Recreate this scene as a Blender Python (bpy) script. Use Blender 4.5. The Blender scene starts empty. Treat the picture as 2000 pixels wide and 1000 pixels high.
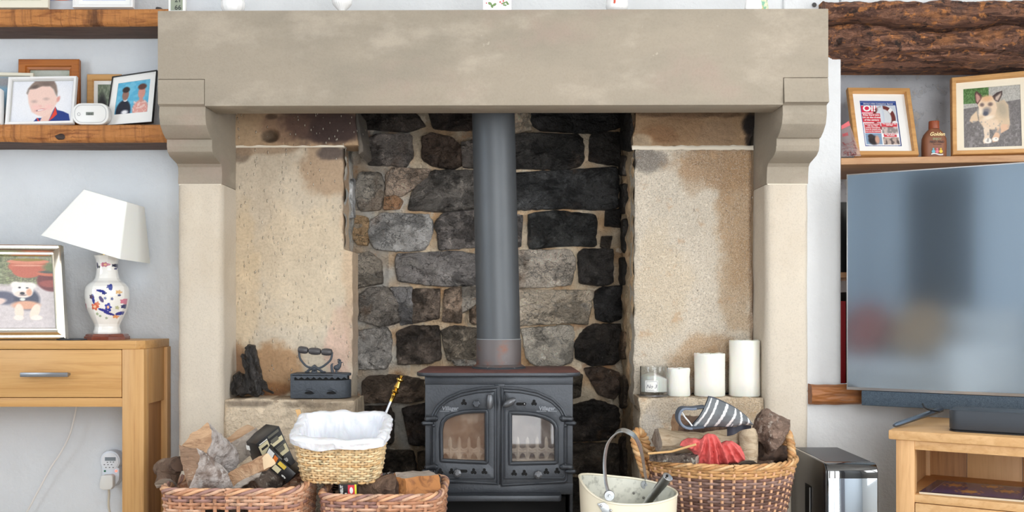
import bpy, bmesh, math, random
import numpy as np
from mathutils import Vector, Matrix, noise as mnoise
random.seed(7)
PI = math.pi
C = bpy.context.scene.collection
# ---------------------------------------------------------------- camera, world, lights, exposure
F = 1944.4; YH = 605.0; ZC = 0.86          # focal length in px of the 2000 px frame, horizon row, eye height
cam_d = bpy.data.cameras.new('camera'); cam = bpy.data.objects.new('camera', cam_d); C.objects.link(cam)
cam_d.sensor_width = 36; cam_d.lens = 36*F/2000; cam_d.shift_y = (YH-500)/2000
cam.location = (0, 0, ZC); cam.rotation_euler = (PI/2, 0, 0); cam_d.clip_start = 0.05
bpy.context.scene.camera = cam
S = bpy.context.scene
S.view_settings.view_transform = 'Standard'; S.view_settings.look = 'None'
S.view_settings.gamma = 1; S.view_settings.use_curve_mapping = False
S.view_settings.exposure = -0.13
world = bpy.data.worlds.new('sky'); S.world = world; world.use_nodes = True
wn = world.node_tree.nodes['Background']; wn.inputs[0].default_value = (0.80, 0.90, 1.0, 1); wn.inputs[1].default_value = 2.6
def area(name, loc, target, sx, sy, power, col=(1,1,1)):
    l = bpy.data.lights.new(name, 'AREA'); l.shape = 'RECTANGLE'; l.size = sx; l.size_y = sy; l.energy = power; l.color = col
    o = bpy.data.objects.new(name, l); C.objects.link(o); o.location = loc
    o.rotation_euler = (Vector(target)-Vector(loc)).to_track_quat('-Z', 'Y').to_euler(); return o
RX0, RX1, RY0, RY1, RZ = -2.9, 2.9, -1.0, 3.3, 2.42    # inner room
area('window_daylight_rear', (0.60, RY0-0.12, 1.12), (0.60, 2, 1.12), 1.44, 2.1, 88, (1.0, 0.99, 0.975))
area('window_daylight_right', (RX1+0.12, 0.55, 1.45), (0, 0.75, 1.3), 1.9, 1.3, 68, (1.0, 0.99, 0.98))
area('added_fill_left', (RX0-0.12, 0.8, 1.35), (0, 0.8, 1.2), 1.4, 1.4, 44, (0.86, 0.93, 1.0))  # fill light added from the left; no window is known there
# ---------------------------------------------------------------- helpers
def lin(c):
    r = []
    for v in c[:3]:
        v = v/255.0
        r.append(v/12.92 if v <= 0.04045 else ((v+0.055)/1.055)**2.4)
    return tuple(r)
def W(px, py, Y): return Vector(((px-1000)/F*Y, Y, ZC+(YH-py)/F*Y))
def N(x, y, z=0.0, s=1.0): return mnoise.noise(Vector((x*s, y*s, z*s)))
def sst(a, b, x):
    t = max(0.0, min(1.0, (x-a)/(b-a))); return t*t*(3-2*t)

MATS = {}
def mat(name, col=(200,200,200), rough=0.6, metal=0.0, layers=(), bumps=(), attr=False, coords='world', **kw):
    """layers: (kind, scale, stretch, colour, lo, hi, amount); bumps: (kind, scale, stretch, lo, hi, strength, distance)"""
    if name in MATS: return MATS[name]
    m = bpy.data.materials.new(name); m.use_nodes = True; MATS[name] = m
    nt = m.node_tree; nd = nt.nodes; lk = nt.links; p = nd['Principled BSDF']
    if coords == 'world': tc = nd.new('ShaderNodeNewGeometry').outputs['Position']
    else: tc = nd.new('ShaderNodeTexCoord').outputs['Object']
    def tex(kind, scale, stretch, lo, hi):
        mp = nd.new('ShaderNodeMapping'); mp.inputs['Scale'].default_value = stretch[:3]
        if len(stretch) > 3: mp.inputs['Rotation'].default_value = stretch[3:6]
        lk.new(tc, mp.inputs['Vector'])
        if kind in ('noise', 'fine', 'ridge'):
            t = nd.new('ShaderNodeTexNoise'); t.inputs['Scale'].default_value = scale
            t.inputs['Detail'].default_value = 8 if kind == 'noise' else (3 if kind == 'fine' else 6)
            t.inputs['Roughness'].default_value = 0.62
            if kind == 'ridge': t.inputs['Distortion'].default_value = 1.5
            out = t.outputs[0]
        elif kind == 'voro':
            t = nd.new('ShaderNodeTexVoronoi'); t.inputs['Scale'].default_value = scale; out = t.outputs['Distance']
        elif kind == 'crack':
            t = nd.new('ShaderNodeTexVoronoi'); t.feature = 'DISTANCE_TO_EDGE'; t.inputs['Scale'].default_value = scale
            nz = nd.new('ShaderNodeTexNoise'); nz.inputs['Scale'].default_value = scale*1.7; nz.inputs['Detail'].default_value = 5
            lk.new(mp.outputs[0], nz.inputs['Vector'])
            mx = nd.new('ShaderNodeMix'); mx.data_type = 'VECTOR'; mx.inputs[0].default_value = 0.25
            lk.new(mp.outputs[0], mx.inputs[4]); lk.new(nz.outputs['Color'], mx.inputs[5]); lk.new(mx.outputs[1], t.inputs['Vector'])
            out = t.outputs[0]
        else:
            t = nd.new('ShaderNodeTexWave'); t.inputs['Scale'].default_value = scale; t.inputs['Distortion'].default_value = 6
            t.inputs['Detail'].default_value = 3; out = t.outputs['Fac']
        if kind != 'crack' and kind != 'voro' or True:
            if t.inputs.get('Vector') is not None and not t.inputs['Vector'].is_linked: lk.new(mp.outputs[0], t.inputs['Vector'])
        r = nd.new('ShaderNodeMapRange'); r.interpolation_type = 'SMOOTHSTEP'
        r.inputs['From Min'].default_value = lo; r.inputs['From Max'].default_value = hi
        lk.new(out, r.inputs['Value']); return r.outputs[0]
    if attr:
        a = nd.new('ShaderNodeAttribute'); a.attribute_name = 'Col'; cur = a.outputs['Color']
    else:
        rgb = nd.new('ShaderNodeRGB'); rgb.outputs[0].default_value = (*lin(col), 1); cur = rgb.outputs[0]
    for (kind, sc, st, c2, lo, hi, amt) in layers:
        f = tex(kind, sc, st, lo, hi)
        mu = nd.new('ShaderNodeMath'); mu.operation = 'MULTIPLY'; mu.inputs[1].default_value = amt; lk.new(f, mu.inputs[0])
        mx = nd.new('ShaderNodeMix'); mx.data_type = 'RGBA'
        if isinstance(c2, (int, float)):                     # a factor: multiply
            mx.blend_type = 'MULTIPLY'; mx.inputs[7].default_value = (c2, c2, c2, 1)
        else: mx.inputs[7].default_value = (*lin(c2), 1)
        lk.new(mu.outputs[0], mx.inputs[0]); lk.new(cur, mx.inputs[6]); cur = mx.outputs[2]
    lk.new(cur, p.inputs['Base Color'])
    prev = None
    for (kind, sc, st, lo, hi, strength, dist) in bumps:
        f = tex(kind, sc, st, lo, hi); b = nd.new('ShaderNodeBump')
        b.inputs['Strength'].default_value = abs(strength); b.inputs['Distance'].default_value = dist; b.invert = strength < 0
        lk.new(f, b.inputs['Height'])
        if prev: lk.new(prev, b.inputs['Normal'])
        prev = b.outputs[0]
    if prev: lk.new(prev, p.inputs['Normal'])
    p.inputs['Roughness'].default_value = rough; p.inputs['Metallic'].default_value = metal
    for k, v in kw.items():
        k = {'coat': 'Coat Weight', 'trans': 'Transmission Weight', 'alpha': 'Alpha', 'ior': 'IOR', 'spec': 'Specular IOR Level',
             'emis': 'Emission Strength', 'sss': 'Subsurface Weight', 'coat_rough': 'Coat Roughness'}[k]
        p.inputs[k].default_value = v
        if k == 'Emission Strength': p.inputs['Emission Color'].default_value = (*lin(col), 1)
    return m

class G:
    """collects world-space geometry and links it as ONE mesh object"""
    def __init__(s): s.v = []; s.f = []; s.m = []; s.mi = 0
    def add(s, vs, fs, mi=None):
        b = len(s.v); s.v += [Vector(v) for v in vs]; k = s.mi if mi is None else mi
        for f in fs: s.f.append([i+b for i in f]); s.m.append(k)
        return s
    def box(s, x0, x1, y0, y1, z0, z1, mi=None):
        return s.add([(x0,y0,z0),(x1,y0,z0),(x1,y1,z0),(x0,y1,z0),(x0,y0,z1),(x1,y0,z1),(x1,y1,z1),(x0,y1,z1)],
                     [(0,3,2,1),(4,5,6,7),(0,1,5,4),(1,2,6,5),(2,3,7,6),(3,0,4,7)], mi)
    def hexa(s, p, mi=None):      # 8 points, order as box
        return s.add(p, [(0,3,2,1),(4,5,6,7),(0,1,5,4),(1,2,6,5),(2,3,7,6),(3,0,4,7)], mi)
    def grid(s, fn, nu, nv, mi=None, closed=False):
        vs = [fn(i/(nu if closed else nu-1), j/(nv-1)) for j in range(nv) for i in range(nu)]
        fs = []
        for j in range(nv-1):
            for i in range(nu if closed else nu-1):
                k = (i+1) % nu; fs.append((j*nu+i, j*nu+k, (j+1)*nu+k, (j+1)*nu+i))
        return s.add(vs, fs, mi)
    def tube(s, path, r, n=8, closed=False, caps=True, mi=None, flat=None):
        """r: number or list; flat=(a,b,up): elliptic section"""
        P = [Vector(p) for p in path]; L = len(P); vs = []; fs = []
        up = None
        for i, p in enumerate(P):
            if closed: t = P[(i+1) % L]-P[i-1]
            else: t = P[min(i+1, L-1)]-P[max(i-1, 0)]
            if t.length < 1e-9: t = Vector((0,0,1))
            t.normalize()
            if up is None:
                up = Vector((0,0,1)) if abs(t.z) < 0.9 else Vector((0,1,0))
                if flat: up = Vector(flat[2])
            a = t.cross(up)
            if a.length < 1e-6: a = t.orthogonal()
            a.normalize(); b = a.cross(t).normalized()
            if not flat: up = b
            rr = r[i] if hasattr(r, '__len__') else r
            fa, fb = (flat[0], flat[1]) if flat else (1, 1)
            for k in range(n):
                an = 2*PI*k/n; vs.append(p+a*(math.cos(an)*rr*fa)+b*(math.sin(an)*rr*fb))
        for i in range(L if closed else L-1):
            j = (i+1) % L
            for k in range(n):
                q = (k+1) % n; fs.append((i*n+k, i*n+q, j*n+q, j*n+k))
        if caps and not closed:
            fs.append(tuple(range(n-1, -1, -1))); fs.append(tuple((L-1)*n+k for k in range(n)))
        return s.add(vs, fs, mi)
    def lathe(s, c, prof, n=32, mi=None, rot=0.0, sq=1.0, wob=None):
        """prof: (radius, z) list, bottom to top, around vertical axis through c"""
        c = Vector(c); vs = []; fs = []
        for (r, z) in prof:
            for k in range(n):
                a = 2*PI*k/n+rot; q = r*(wob(a, z) if wob else 1)
                vs.append(c+Vector((q*math.cos(a), q*math.sin(a)*sq, z)))
        for j in range(len(prof)-1):
            for k in range(n):
                q = (k+1) % n; fs.append((j*n+k, j*n+q, (j+1)*n+q, (j+1)*n+k))
        fs.append(tuple(range(n-1, -1, -1))); b = (len(prof)-1)*n; fs.append(tuple(b+k for k in range(n)))
        return s.add(vs, fs, mi)
    def prism(s, pts, d, mi=None):     # pts: 3-D polygon, d: extrusion vector
        n = len(pts); d = Vector(d); P = [Vector(p) for p in pts]
        return s.add(P+[p+d for p in P], [tuple(range(n)), tuple(range(2*n-1, n-1, -1))]+[(i, i+n, (i+1) % n+n, (i+1) % n) for i in range(n)], mi)
    def ball(s, c, r, n=12, sc=(1,1,1), mi=None, M=None):
        c = Vector(c); vs = []; fs = []; h = max(4, n//2)
        for j in range(1, h):
            th = PI*j/h
            for k in range(n):
                a = 2*PI*k/n; q = Vector((math.sin(th)*math.cos(a)*sc[0], math.sin(th)*math.sin(a)*sc[1], math.cos(th)*sc[2]))*r
                if M: q = M @ q
                vs.append(c+q)
        t = Vector((0,0,r*sc[2])); t = (M @ t) if M else t
        vs += [c+t, c-t]; T = len(vs)-2
        for j in range(h-2):
            for k in range(n):
                q = (k+1) % n; fs.append((j*n+k, (j+1)*n+k, (j+1)*n+q, j*n+q))
        for k in range(n):
            q = (k+1) % n; fs.append((T, k, q)); fs.append((T+1, (h-2)*n+q, (h-2)*n+k))
        return s.add(vs, fs, mi)
    def ring(s, outer, inner, d, mi=None):   # plate with a hole: same count of points, d extrusion
        n = len(outer); d = Vector(d); O = [Vector(p) for p in outer]; I = [Vector(p) for p in inner]
        vs = O+I+[p+d for p in O]+[p+d for p in I]; fs = []
        for i in range(n):
            j = (i+1) % n
            fs += [(i, j, n+j, n+i), (2*n+i, 3*n+i, 3*n+j, 2*n+j), (i, 2*n+i, 2*n+j, j), (n+i, n+j, 3*n+j, 3*n+i)]
        return s.add(vs, fs, mi)
    def xf(s, M, start=0):
        for i in range(start, len(s.v)): s.v[i] = M @ s.v[i]
        return s
    def make(s, name, mats, parent=None, smooth=40, bevel=0, colorfn=None, noise=None, seg=2):
        if noise:
            a, sc = noise
            s.v = [v+Vector((N(v.x+3, v.y, v.z, sc), N(v.x, v.y+7, v.z, sc), N(v.x, v.y, v.z+11, sc)))*a for v in s.v]
        me = bpy.data.meshes.new(name)
        c = sum(s.v, Vector())/max(1, len(s.v))
        base = Vector((c.x, c.y, min(v.z for v in s.v)))
        me.from_pydata([v-base for v in s.v], [], s.f)
        ml = mats if isinstance(mats, (list, tuple)) else [mats]
        for m in ml: me.materials.append(m)
        me.polygons.foreach_set('material_index', s.m)
        bm = bmesh.new(); bm.from_mesh(me)
        bmesh.ops.recalc_face_normals(bm, faces=bm.faces)
        if bevel:
            ed = [e for e in bm.edges if len(e.link_faces) == 2 and e.calc_face_angle(0) > 0.5]
            bmesh.ops.bevel(bm, geom=ed, offset=bevel, segments=seg, affect='EDGES', profile=0.5, clamp_overlap=True)
        bm.to_mesh(me); bm.free()
        if smooth:
            me.shade_smooth(); me.set_sharp_from_angle(angle=math.radians(smooth))
        if colorfn:
            at = me.color_attributes.new('Col', 'FLOAT_COLOR', 'POINT'); buf = np.ones((len(me.vertices), 4), dtype=np.float32)
            for i, v in enumerate(me.vertices): buf[i, :3] = lin(colorfn(v.co+base))
            at.data.foreach_set('color', buf.ravel())
        o = bpy.data.objects.new(name, me); C.objects.link(o)
        if parent is not None:
            o.parent = parent; o.location = base-world_loc(parent)
        else: o.location = base
        return o
def world_loc(o):
    l = Vector(o.location)
    while o.parent: o = o.parent; l += Vector(o.location)
    return l
def thing(name, label, cat, loc, group=None):
    o = bpy.data.objects.new(name, None); C.objects.link(o); o.location = loc; o.empty_display_size = 0.05
    o['label'] = label; o['category'] = cat
    if group: o['group'] = group
    return o
def tag(o, label, cat, group=None, kind=None):
    o['label'] = label; o['category'] = cat
    if group: o['group'] = group
    if kind: o['kind'] = kind
    return o
def struct(o, label=None):
    o['kind'] = 'structure'
    if label: o['label'] = label
    return o
def bx(name, b, m, parent=None, bevel=0.002, smooth=40, M=None, **k):
    g = G().box(*b)
    if M: g.xf(M)
    return g.make(name, m, parent, smooth, bevel, **k)

# text as mesh, mapped by fn(x, y) -> point
def text_geo(txt, size, bold=0.0, shear=0.0, align='CENTER', spacing=1.0):
    cu = bpy.data.curves.new('t', 'FONT'); cu.body = txt; cu.size = size; cu.offset = bold; cu.shear = shear; cu.align_x = align
    cu.resolution_u = 3; cu.space_character = spacing
    o = bpy.data.objects.new('t', cu); C.objects.link(o); bpy.context.view_layer.update()
    me = bpy.data.meshes.new_from_object(o.evaluated_get(bpy.context.evaluated_depsgraph_get()))
    vs = [(v.co.x, v.co.y) for v in me.vertices]; fs = [tuple(p.vertices) for p in me.polygons]
    bpy.data.objects.remove(o); bpy.data.curves.remove(cu); bpy.data.meshes.remove(me)
    return vs, fs
def text_on(g, txt, size, fn, thick=None, mi=None, **k):
    vs, fs = text_geo(txt, size, **k)
    g.add([fn(x, y) for x, y in vs], fs, mi)
    if thick:   # raised: side walls by boundary edges
        cnt = {}
        for f in fs:
            for a, b in zip(f, f[1:]+f[:1]):
                e = (min(a, b), max(a, b)); cnt[e] = cnt.get(e, 0)+1
        for (a, b), c in cnt.items():
            if c == 1:
                p, q = Vector(fn(*vs[a])), Vector(fn(*vs[b])); g.add([p, q, q+Vector(thick), p+Vector(thick)], [(0,1,2,3)], mi)
    return g

# painted pictures: colour attribute on a fine grid over a quad map Q(u, v, n)
def paint(Q, u0, u1, v0, v1, shapes, bg, nu=90, nv=70, off=0.001, name='picture', parent=None, matl=None, jitter=6, seed=0):
    uu = np.linspace(0, 1, nu); vv = np.linspace(0, 1, nv); U, V = np.meshgrid(uu, vv)
    if callable(bg): img = bg(U, V)
    else: img = np.ones((nv, nu, 3))*np.array(bg, float)
    rng = np.random.RandomState(seed)
    for sh in shapes:
        k = sh[0]
        if k == 'e':      # ellipse cx cy rx ry colour soft rot
            _, cx, cy, rx, ry, col, soft, *rt = sh; a = math.radians(rt[0]) if rt else 0
            dx, dy = U-cx, V-cy; x = dx*math.cos(a)+dy*math.sin(a); y = -dx*math.sin(a)+dy*math.cos(a)
            d = np.sqrt((x/rx)**2+(y/ry)**2); mk = np.clip((1+soft-d)/(2*soft+1e-6), 0, 1)
        elif k == 'r':
            _, x0, y0, x1, y1, col, soft = sh
            mk = np.clip(np.minimum(np.minimum(U-x0, x1-U), np.minimum(V-y0, y1-V))/(soft+1e-6)+0.5, 0, 1)
        elif k == 'p':      # polygon [(u, v)...] colour soft
            _, pts, col, soft = sh; ins = np.zeros_like(U, bool); dist = np.full_like(U, 9.0)
            for (xa, ya), (xb, yb) in zip(pts, pts[1:]+pts[:1]):
                cr = ((ya > V) != (yb > V)) & (U < (xb-xa)*(V-ya)/((yb-ya) or 1e-9)+xa); ins ^= cr
                L2 = (xb-xa)**2+(yb-ya)**2+1e-12; t_ = np.clip(((U-xa)*(xb-xa)+(V-ya)*(yb-ya))/L2, 0, 1)
                dist = np.minimum(dist, np.hypot(U-xa-t_*(xb-xa), V-ya-t_*(yb-ya)))
            mk = np.clip(np.where(ins, dist, -dist)/(soft+1e-6)+0.5, 0, 1)
        elif k == 'n':    # noise patches inside rect: x0 y0 x1 y1 colour density cell
            _, x0, y0, x1, y1, col, dens, cell = sh
            c = rng.rand(210, 210); fx, fy = U/cell, V/cell; ix = np.clip(fx.astype(int), 0, 207); iy = np.clip(fy.astype(int), 0, 207)
            tx, ty = np.clip(fx-ix, 0, 1), np.clip(fy-iy, 0, 1); tx = tx*tx*(3-2*tx); ty = ty*ty*(3-2*ty)
            cv = (c[iy, ix]*(1-tx)+c[iy, ix+1]*tx)*(1-ty)+(c[iy+1, ix]*(1-tx)+c[iy+1, ix+1]*tx)*ty
            mk = np.clip((dens+.12-cv)/.22, 0, 1)*((U > x0) & (U < x1) & (V > y0) & (V < y1))*0.75
        img = img*(1-mk[..., None])+np.array(col, float)*mk[..., None]
    img = np.clip(img+rng.uniform(-jitter, jitter, (nv, nu, 1)), 0, 255)
    g = G(); g.grid(lambda u, v: Q(u0+(u1-u0)*u, v0+(v1-v0)*v, off), nu, nv)
    o = g.make(name, matl or mat('photo_print', rough=0.35, attr=True), parent, smooth=0)
    me = o.data; x = img/255.0; x = np.where(x <= 0.04045, x/12.92, ((x+0.055)/1.055)**2.4)
    buf = np.ones((nv*nu, 4), dtype=np.float32); buf[:, :3] = x.reshape(-1, 3)
    at = me.color_attributes.new('Col', 'FLOAT_COLOR', 'POINT'); at.data.foreach_set('color', buf.ravel())
    return o
def quad(bl, br, tr, tl, Y):
    """pixel corners and depths (bl, br, tr, tl) -> map Q(u, v, n)"""
    P = [W(p[0], p[1], y) for p, y in zip((bl, br, tr, tl), Y)]
    nrm = (P[1]-P[0]).cross(P[3]-P[0]).normalized()
    if nrm.y > 0: nrm = -nrm
    def Q(u, v, n=0.0): return P[0]*((1-u)*(1-v))+P[1]*(u*(1-v))+P[2]*(u*v)+P[3]*((1-u)*v)+nrm*n
    Q.w = (P[1]-P[0]).length; Q.h = (P[3]-P[0]).length; Q.P = P; Q.n = nrm
    return Q
def frame(name, label, cat, Q, fw, mframe, mmat=None, mw=0.0, depth=0.015, pic=None, prof=None, inner=None, group=None, bgc=None, glass=False, res=90, seed=0):
    """picture frame: four mitred rails, backing, mount and painted picture"""
    base = (Q(0,0)+Q(1,0))/2
    t = thing(name, label, cat, base, group)
    fu, fv = fw/Q.w, fw/Q.h
    prof = prof or [(0, 0), (0, 1), (0.12, 1.15), (0.85, 1.15), (1, 0.8), (1, 0)]
    for side in range(4):
        g = G(); rows = []
        for (a, d) in prof:
            n = d*depth; x0, x1, y0, y1 = a*fu, 1-a*fu, a*fv, 1-a*fv
            cs = [(x0, y0), (x1, y0), (x1, y1), (x0, y1)]
            c0, c1 = cs[side], cs[(side+1) % 4]; rows.append((Q(*c0, n), Q(*c1, n)))
        vs = [p for r in rows for p in r]; k = len(rows)
        g.add(vs, [(2*i, 2*i+1, 2*i+3, 2*i+2) for i in range(k-1)]+[tuple(2*i for i in range(k)), tuple(2*i+1 for i in range(k-1, -1, -1))])
        g.make('frame_rail', mframe, t, smooth=35)
    g = G(); g.hexa([Q(0.02,0.02,-0.004), Q(0.98,0.02,-0.004), Q(0.98,0.02,0.002), Q(0.02,0.02,0.002), Q(0.02,0.98,-0.004), Q(0.98,0.98,-0.004), Q(0.98,0.98,0.002), Q(0.02,0.98,0.002)])
    g.make('backing', mat('frame_backing', (70,60,50), 0.8), t, smooth=0)
    mu, mv = fu+mw/Q.w, fv+mw/Q.h
    hole = inner or (mu, 1-mu, mv, 1-mv)
    if mmat:
        g = G(); A = [(fu,fv),(1-fu,fv),(1-fu,1-fv),(fu,1-fv)]; B = [(hole[0]+.004,hole[2]+.004),(hole[1]-.004,hole[2]+.004),(hole[1]-.004,hole[3]-.004),(hole[0]+.004,hole[3]-.004)]
        g.ring([Q(*a, 0.003) for a in A], [Q(*b, 0.003) for b in B], Q.n*0.0015)
        g.make('mount', mmat, t, smooth=0)
    if pic is not None:
        u0, u1, v0, v1 = inner or (mu, 1-mu, mv, 1-mv)
        paint(Q, u0, u1, v0, v1, pic, bgc or (200,200,200), nu=res, nv=max(20, int(res*(v1-v0)*Q.h/((u1-u0)*Q.w))), off=0.0025, parent=t, seed=seed)
    return t

def resample(poly, n, smooth=1, cyc=True):
    P = [Vector((p[0], p[1])) for p in poly]; L = []; m = len(P)
    for i in range(m): L.append((P[(i+1) % m]-P[i]).length)
    T = sum(L); out = []; i = 0; acc = 0
    for k in range(n):
        d = T*k/n
        while acc+L[i] < d: acc += L[i]; i += 1
        out.append(P[i].lerp(P[(i+1) % m], (d-acc)/L[i]))
    for _ in range(smooth): out = [(out[k-1]+out[k]*2+out[(k+1) % n])/4 for k in range(n)]
    return out
def ray_sample(poly, c, angs):
    out = []
    for a in angs:
        d = (math.cos(a), math.sin(a)); best = None
        for i in range(len(poly)):
            p, q = poly[i], poly[(i+1) % len(poly)]
            ex, ey = q[0]-p[0], q[1]-p[1]; den = d[0]*ey-d[1]*ex
            if abs(den) < 1e-9: continue
            t = ((p[0]-c[0])*ey-(p[1]-c[1])*ex)/den; s = ((p[0]-c[0])*d[1]-(p[1]-c[1])*d[0])/den
            if t > 0 and -1e-6 <= s <= 1+1e-6 and (best is None or t > best): best = t
        out.append((c[0]+d[0]*best, c[1]+d[1]*best))
    return out
def fair(pts, n):     # Catmull-Rom through 3-D points
    P = [Vector(p) for p in pts]; P = [P[0]*2-P[1]]+P+[P[-1]*2-P[-2]]; out = []
    S_ = len(P)-3
    for i in range(n):
        t = i/(n-1)*S_; k = min(int(t), S_-1); f = t-k; a, b, c, d = P[k:k+4]
        out.append(0.5*((2*b)+(c-a)*f+(2*a-5*b+4*c-d)*f*f+(3*b-3*c+d-a)*f**3))
    return out

# ---------------------------------------------------------------- materials
plaster = lambda n, c, c2=(190,198,206): mat(n, c, 0.75, layers=[('noise', 1.6, (1,1,1), c2, 0.4, 0.75, 0.5), ('noise', 9, (1,1,1), 0.96, 0.4, 0.7, 0.6)],
    bumps=[('noise', 3.2, (1,1,1), 0.3, 0.7, 0.35, 0.02), ('noise', 22, (1,1,1), 0.3, 0.7, 0.25, 0.004)])
M_wl = plaster('pale_blue_grey_plaster', (228,232,236), (214,221,229))
M_wr = plaster('white_plaster', (228,230,232), (220,223,226))
M_grey = mat('flaking_grey_plaster', (230,231,235), 0.8, layers=[('noise', 3, (1,1,1), (208,209,214), 0.4, 0.7, 0.7), ('noise', 17, (1,1,1), (232,224,216), 0.60, 0.66, 0.75), ('noise', 40, (1,1,1), (96,88,84), 0.66, 0.72, 0.6)],
    bumps=[('noise', 17, (1,1,1), 0.55, 0.66, -0.7, 0.004), ('noise', 60, (1,1,1), 0.3, 0.7, 0.3, 0.002)])
M_ceil = mat('ceiling_white', (236,234,230), 0.85)
M_mantel = mat('dressed_sandstone', (162,151,135), 0.82, layers=[('noise', 1.7, (0.8,1,2.2), (144,136,122), 0.42, 0.66, 0.75), ('noise', 3.1, (1,1,2), (186,174,158), 0.50, 0.68, 0.6), ('noise', 2.3, (1,1,1.5), (168,146,134), 0.54, 0.70, 0.5), ('fine', 160, (1,1,1), 0.9, 0.45, 0.65, 0.5), ('noise', 42, (1,1,1), (214,200,182), 0.68, 0.74, 0.35)],
    bumps=[('fine', 210, (1,1,1), 0.3, 0.7, 0.18, 0.001), ('noise', 6, (1,1,1), 0.3, 0.7, 0.25, 0.004)])
M_col = mat('column_sandstone', (210,199,183), 0.85, layers=[('noise', 2.4, (1,1,0.8), (196,180,158), 0.45, 0.7, 0.6), ('noise', 7, (1,1,1), (217,206,188), 0.5, 0.7, 0.6), ('fine', 190, (1,1,1), 0.86, 0.5, 0.64, 0.6), ('noise', 33, (1,1,1), (150,128,104), 0.70, 0.76, 0.4)],
    bumps=[('fine', 260, (1,1,1), 0.3, 0.7, 0.25, 0.0008), ('noise', 9, (1,1,1), 0.3, 0.7, 0.3, 0.005)])
M_slab = mat('pecked_sandstone', attr=True, rough=0.88, layers=[('voro', 44, (1.9,0.4,0.75,0,0.5,0), (240,230,212), 0.17, 0.06, 0.75), ('noise', 5, (1,1,1), 0.86, 0.45, 0.7, 0.7), ('fine', 120, (1,1,1), 0.80, 0.45, 0.62, 0.6), ('noise', 26, (1,1,1), 1.16, 0.5, 0.68, 0.6), ('noise', 40, (1,1,1), (122,98,76), 0.66, 0.74, 0.5)],
    bumps=[('voro', 44, (1.9,0.4,0.75,0,0.5,0), 0.05, 0.22, -0.9, 0.005), ('noise', 60, (1,1,1), 0.3, 0.7, 0.35, 0.002), ('noise', 9, (1,1,1), 0.3, 0.7, 0.4, 0.008)])
M_gran = mat('gritty_sandstone', attr=True, rough=0.9, layers=[('fine', 230, (1,1,1), 0.58, 0.50, 0.62, 0.7), ('fine', 330, (1.1,1,1), (252,246,234), 0.52, 0.66, 0.38), ('noise', 90, (1,1,1), (104,90,78), 0.66, 0.70, 0.7), ('noise', 16, (1,1,1), (206,168,128), 0.56, 0.68, 0.55), ('noise', 4, (1,1,1), 0.88, 0.5, 0.7, 0.6)],
    bumps=[('noise', 110, (1,1,1), 0.35, 0.65, 0.7, 0.004), ('noise', 9, (1,1,1), 0.3, 0.7, 0.4, 0.008)])
M_rough = mat('rough_hewn_stone', attr=True, rough=0.92, layers=[('noise', 18, (1,1,1), 0.82, 0.48, 0.66, 0.6), ('fine', 150, (1,1,1), 0.85, 0.45, 0.62, 0.6)],
    bumps=[('noise', 30, (1,1,1), 0.3, 0.7, 0.9, 0.010), ('noise', 80, (1,1,1), 0.3, 0.7, 0.5, 0.003)])
M_mortar = mat('sooty_lime_mortar', attr=True, rough=0.95, layers=[('noise', 11, (1,1,1), 0.74, 0.52, 0.7, 0.4), ('noise', 45, (1,1,1), 1.25, 0.5, 0.7, 0.6), ('noise', 13, (1,1,1), (186,132,88), 0.56, 0.70, 0.65), ('noise', 21, (1,1,1), (236,224,204), 0.58, 0.68, 0.6), ('noise', 30, (1,1,1), 0.6, 0.64, 0.72, 0.4)],
    bumps=[('noise', 24, (1,1,1), 0.3, 0.7, 0.9, 0.012), ('noise', 110, (1,1,1), 0.3, 0.7, 0.5, 0.003)])
M_brick = mat('sooty_relief_painted_gritstone', attr=True, rough=0.5, layers=[('crack', 8, (1,1,1.4), 0.3, 0.035, 0.0, 0.6), ('noise', 6, (1,1,1.3), 1.9, 0.50, 0.62, 0.8), ('noise', 8, (1.2,1,1.5), 0.34, 0.48, 0.57, 0.9), ('noise', 19, (1,1,1), 1.8, 0.52, 0.66, 0.8), ('ridge', 24, (1,1,1), 2.0, 0.56, 0.68, 0.7), ('ridge', 36, (1,1,1), 0.35, 0.58, 0.68, 0.7), ('noise', 5.5, (1,1,1), (150,114,84), 0.58, 0.72, 0.5), ('fine', 210, (1,1,1), 0.75, 0.5, 0.65, 0.6), ('noise', 95, (1,1,1), (210,205,196), 0.735, 0.76, 0.6)],
    bumps=[('ridge', 13, (1,1,1.4), 0.3, 0.7, 1.0, 0.035), ('noise', 38, (1,1,1), 0.35, 0.65, 1.0, 0.012), ('noise', 150, (1,1,1), 0.3, 0.7, 0.5, 0.002)])  # light and dark streaks also paint the relief the bump leaves flat
M_brickl = mat('pale_relief_painted_gritstone', attr=True, rough=0.65, layers=[('crack', 6, (1,1,1.4), 0.3, 0.022, 0.0, 0.8), ('noise', 7, (1,1,1.3), 0.40, 0.51, 0.60, 0.85), ('noise', 17, (1,1,1), 1.5, 0.50, 0.64, 0.8), ('ridge', 12, (1,1,1.8), (198,192,184), 0.55, 0.68, 0.6), ('ridge', 30, (1,1,1), 0.4, 0.58, 0.68, 0.7), ('noise', 6, (1.3,1,1), (172,136,104), 0.58, 0.70, 0.5), ('fine', 210, (1,1,1), 0.72, 0.5, 0.65, 0.6)],
    bumps=[('ridge', 13, (1,1,1.4), 0.3, 0.7, 1.0, 0.035), ('noise', 38, (1,1,1), 0.35, 0.65, 1.0, 0.012), ('noise', 150, (1,1,1), 0.3, 0.7, 0.5, 0.002)])  # tone layers paint facet light and shade over the pale stone
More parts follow.
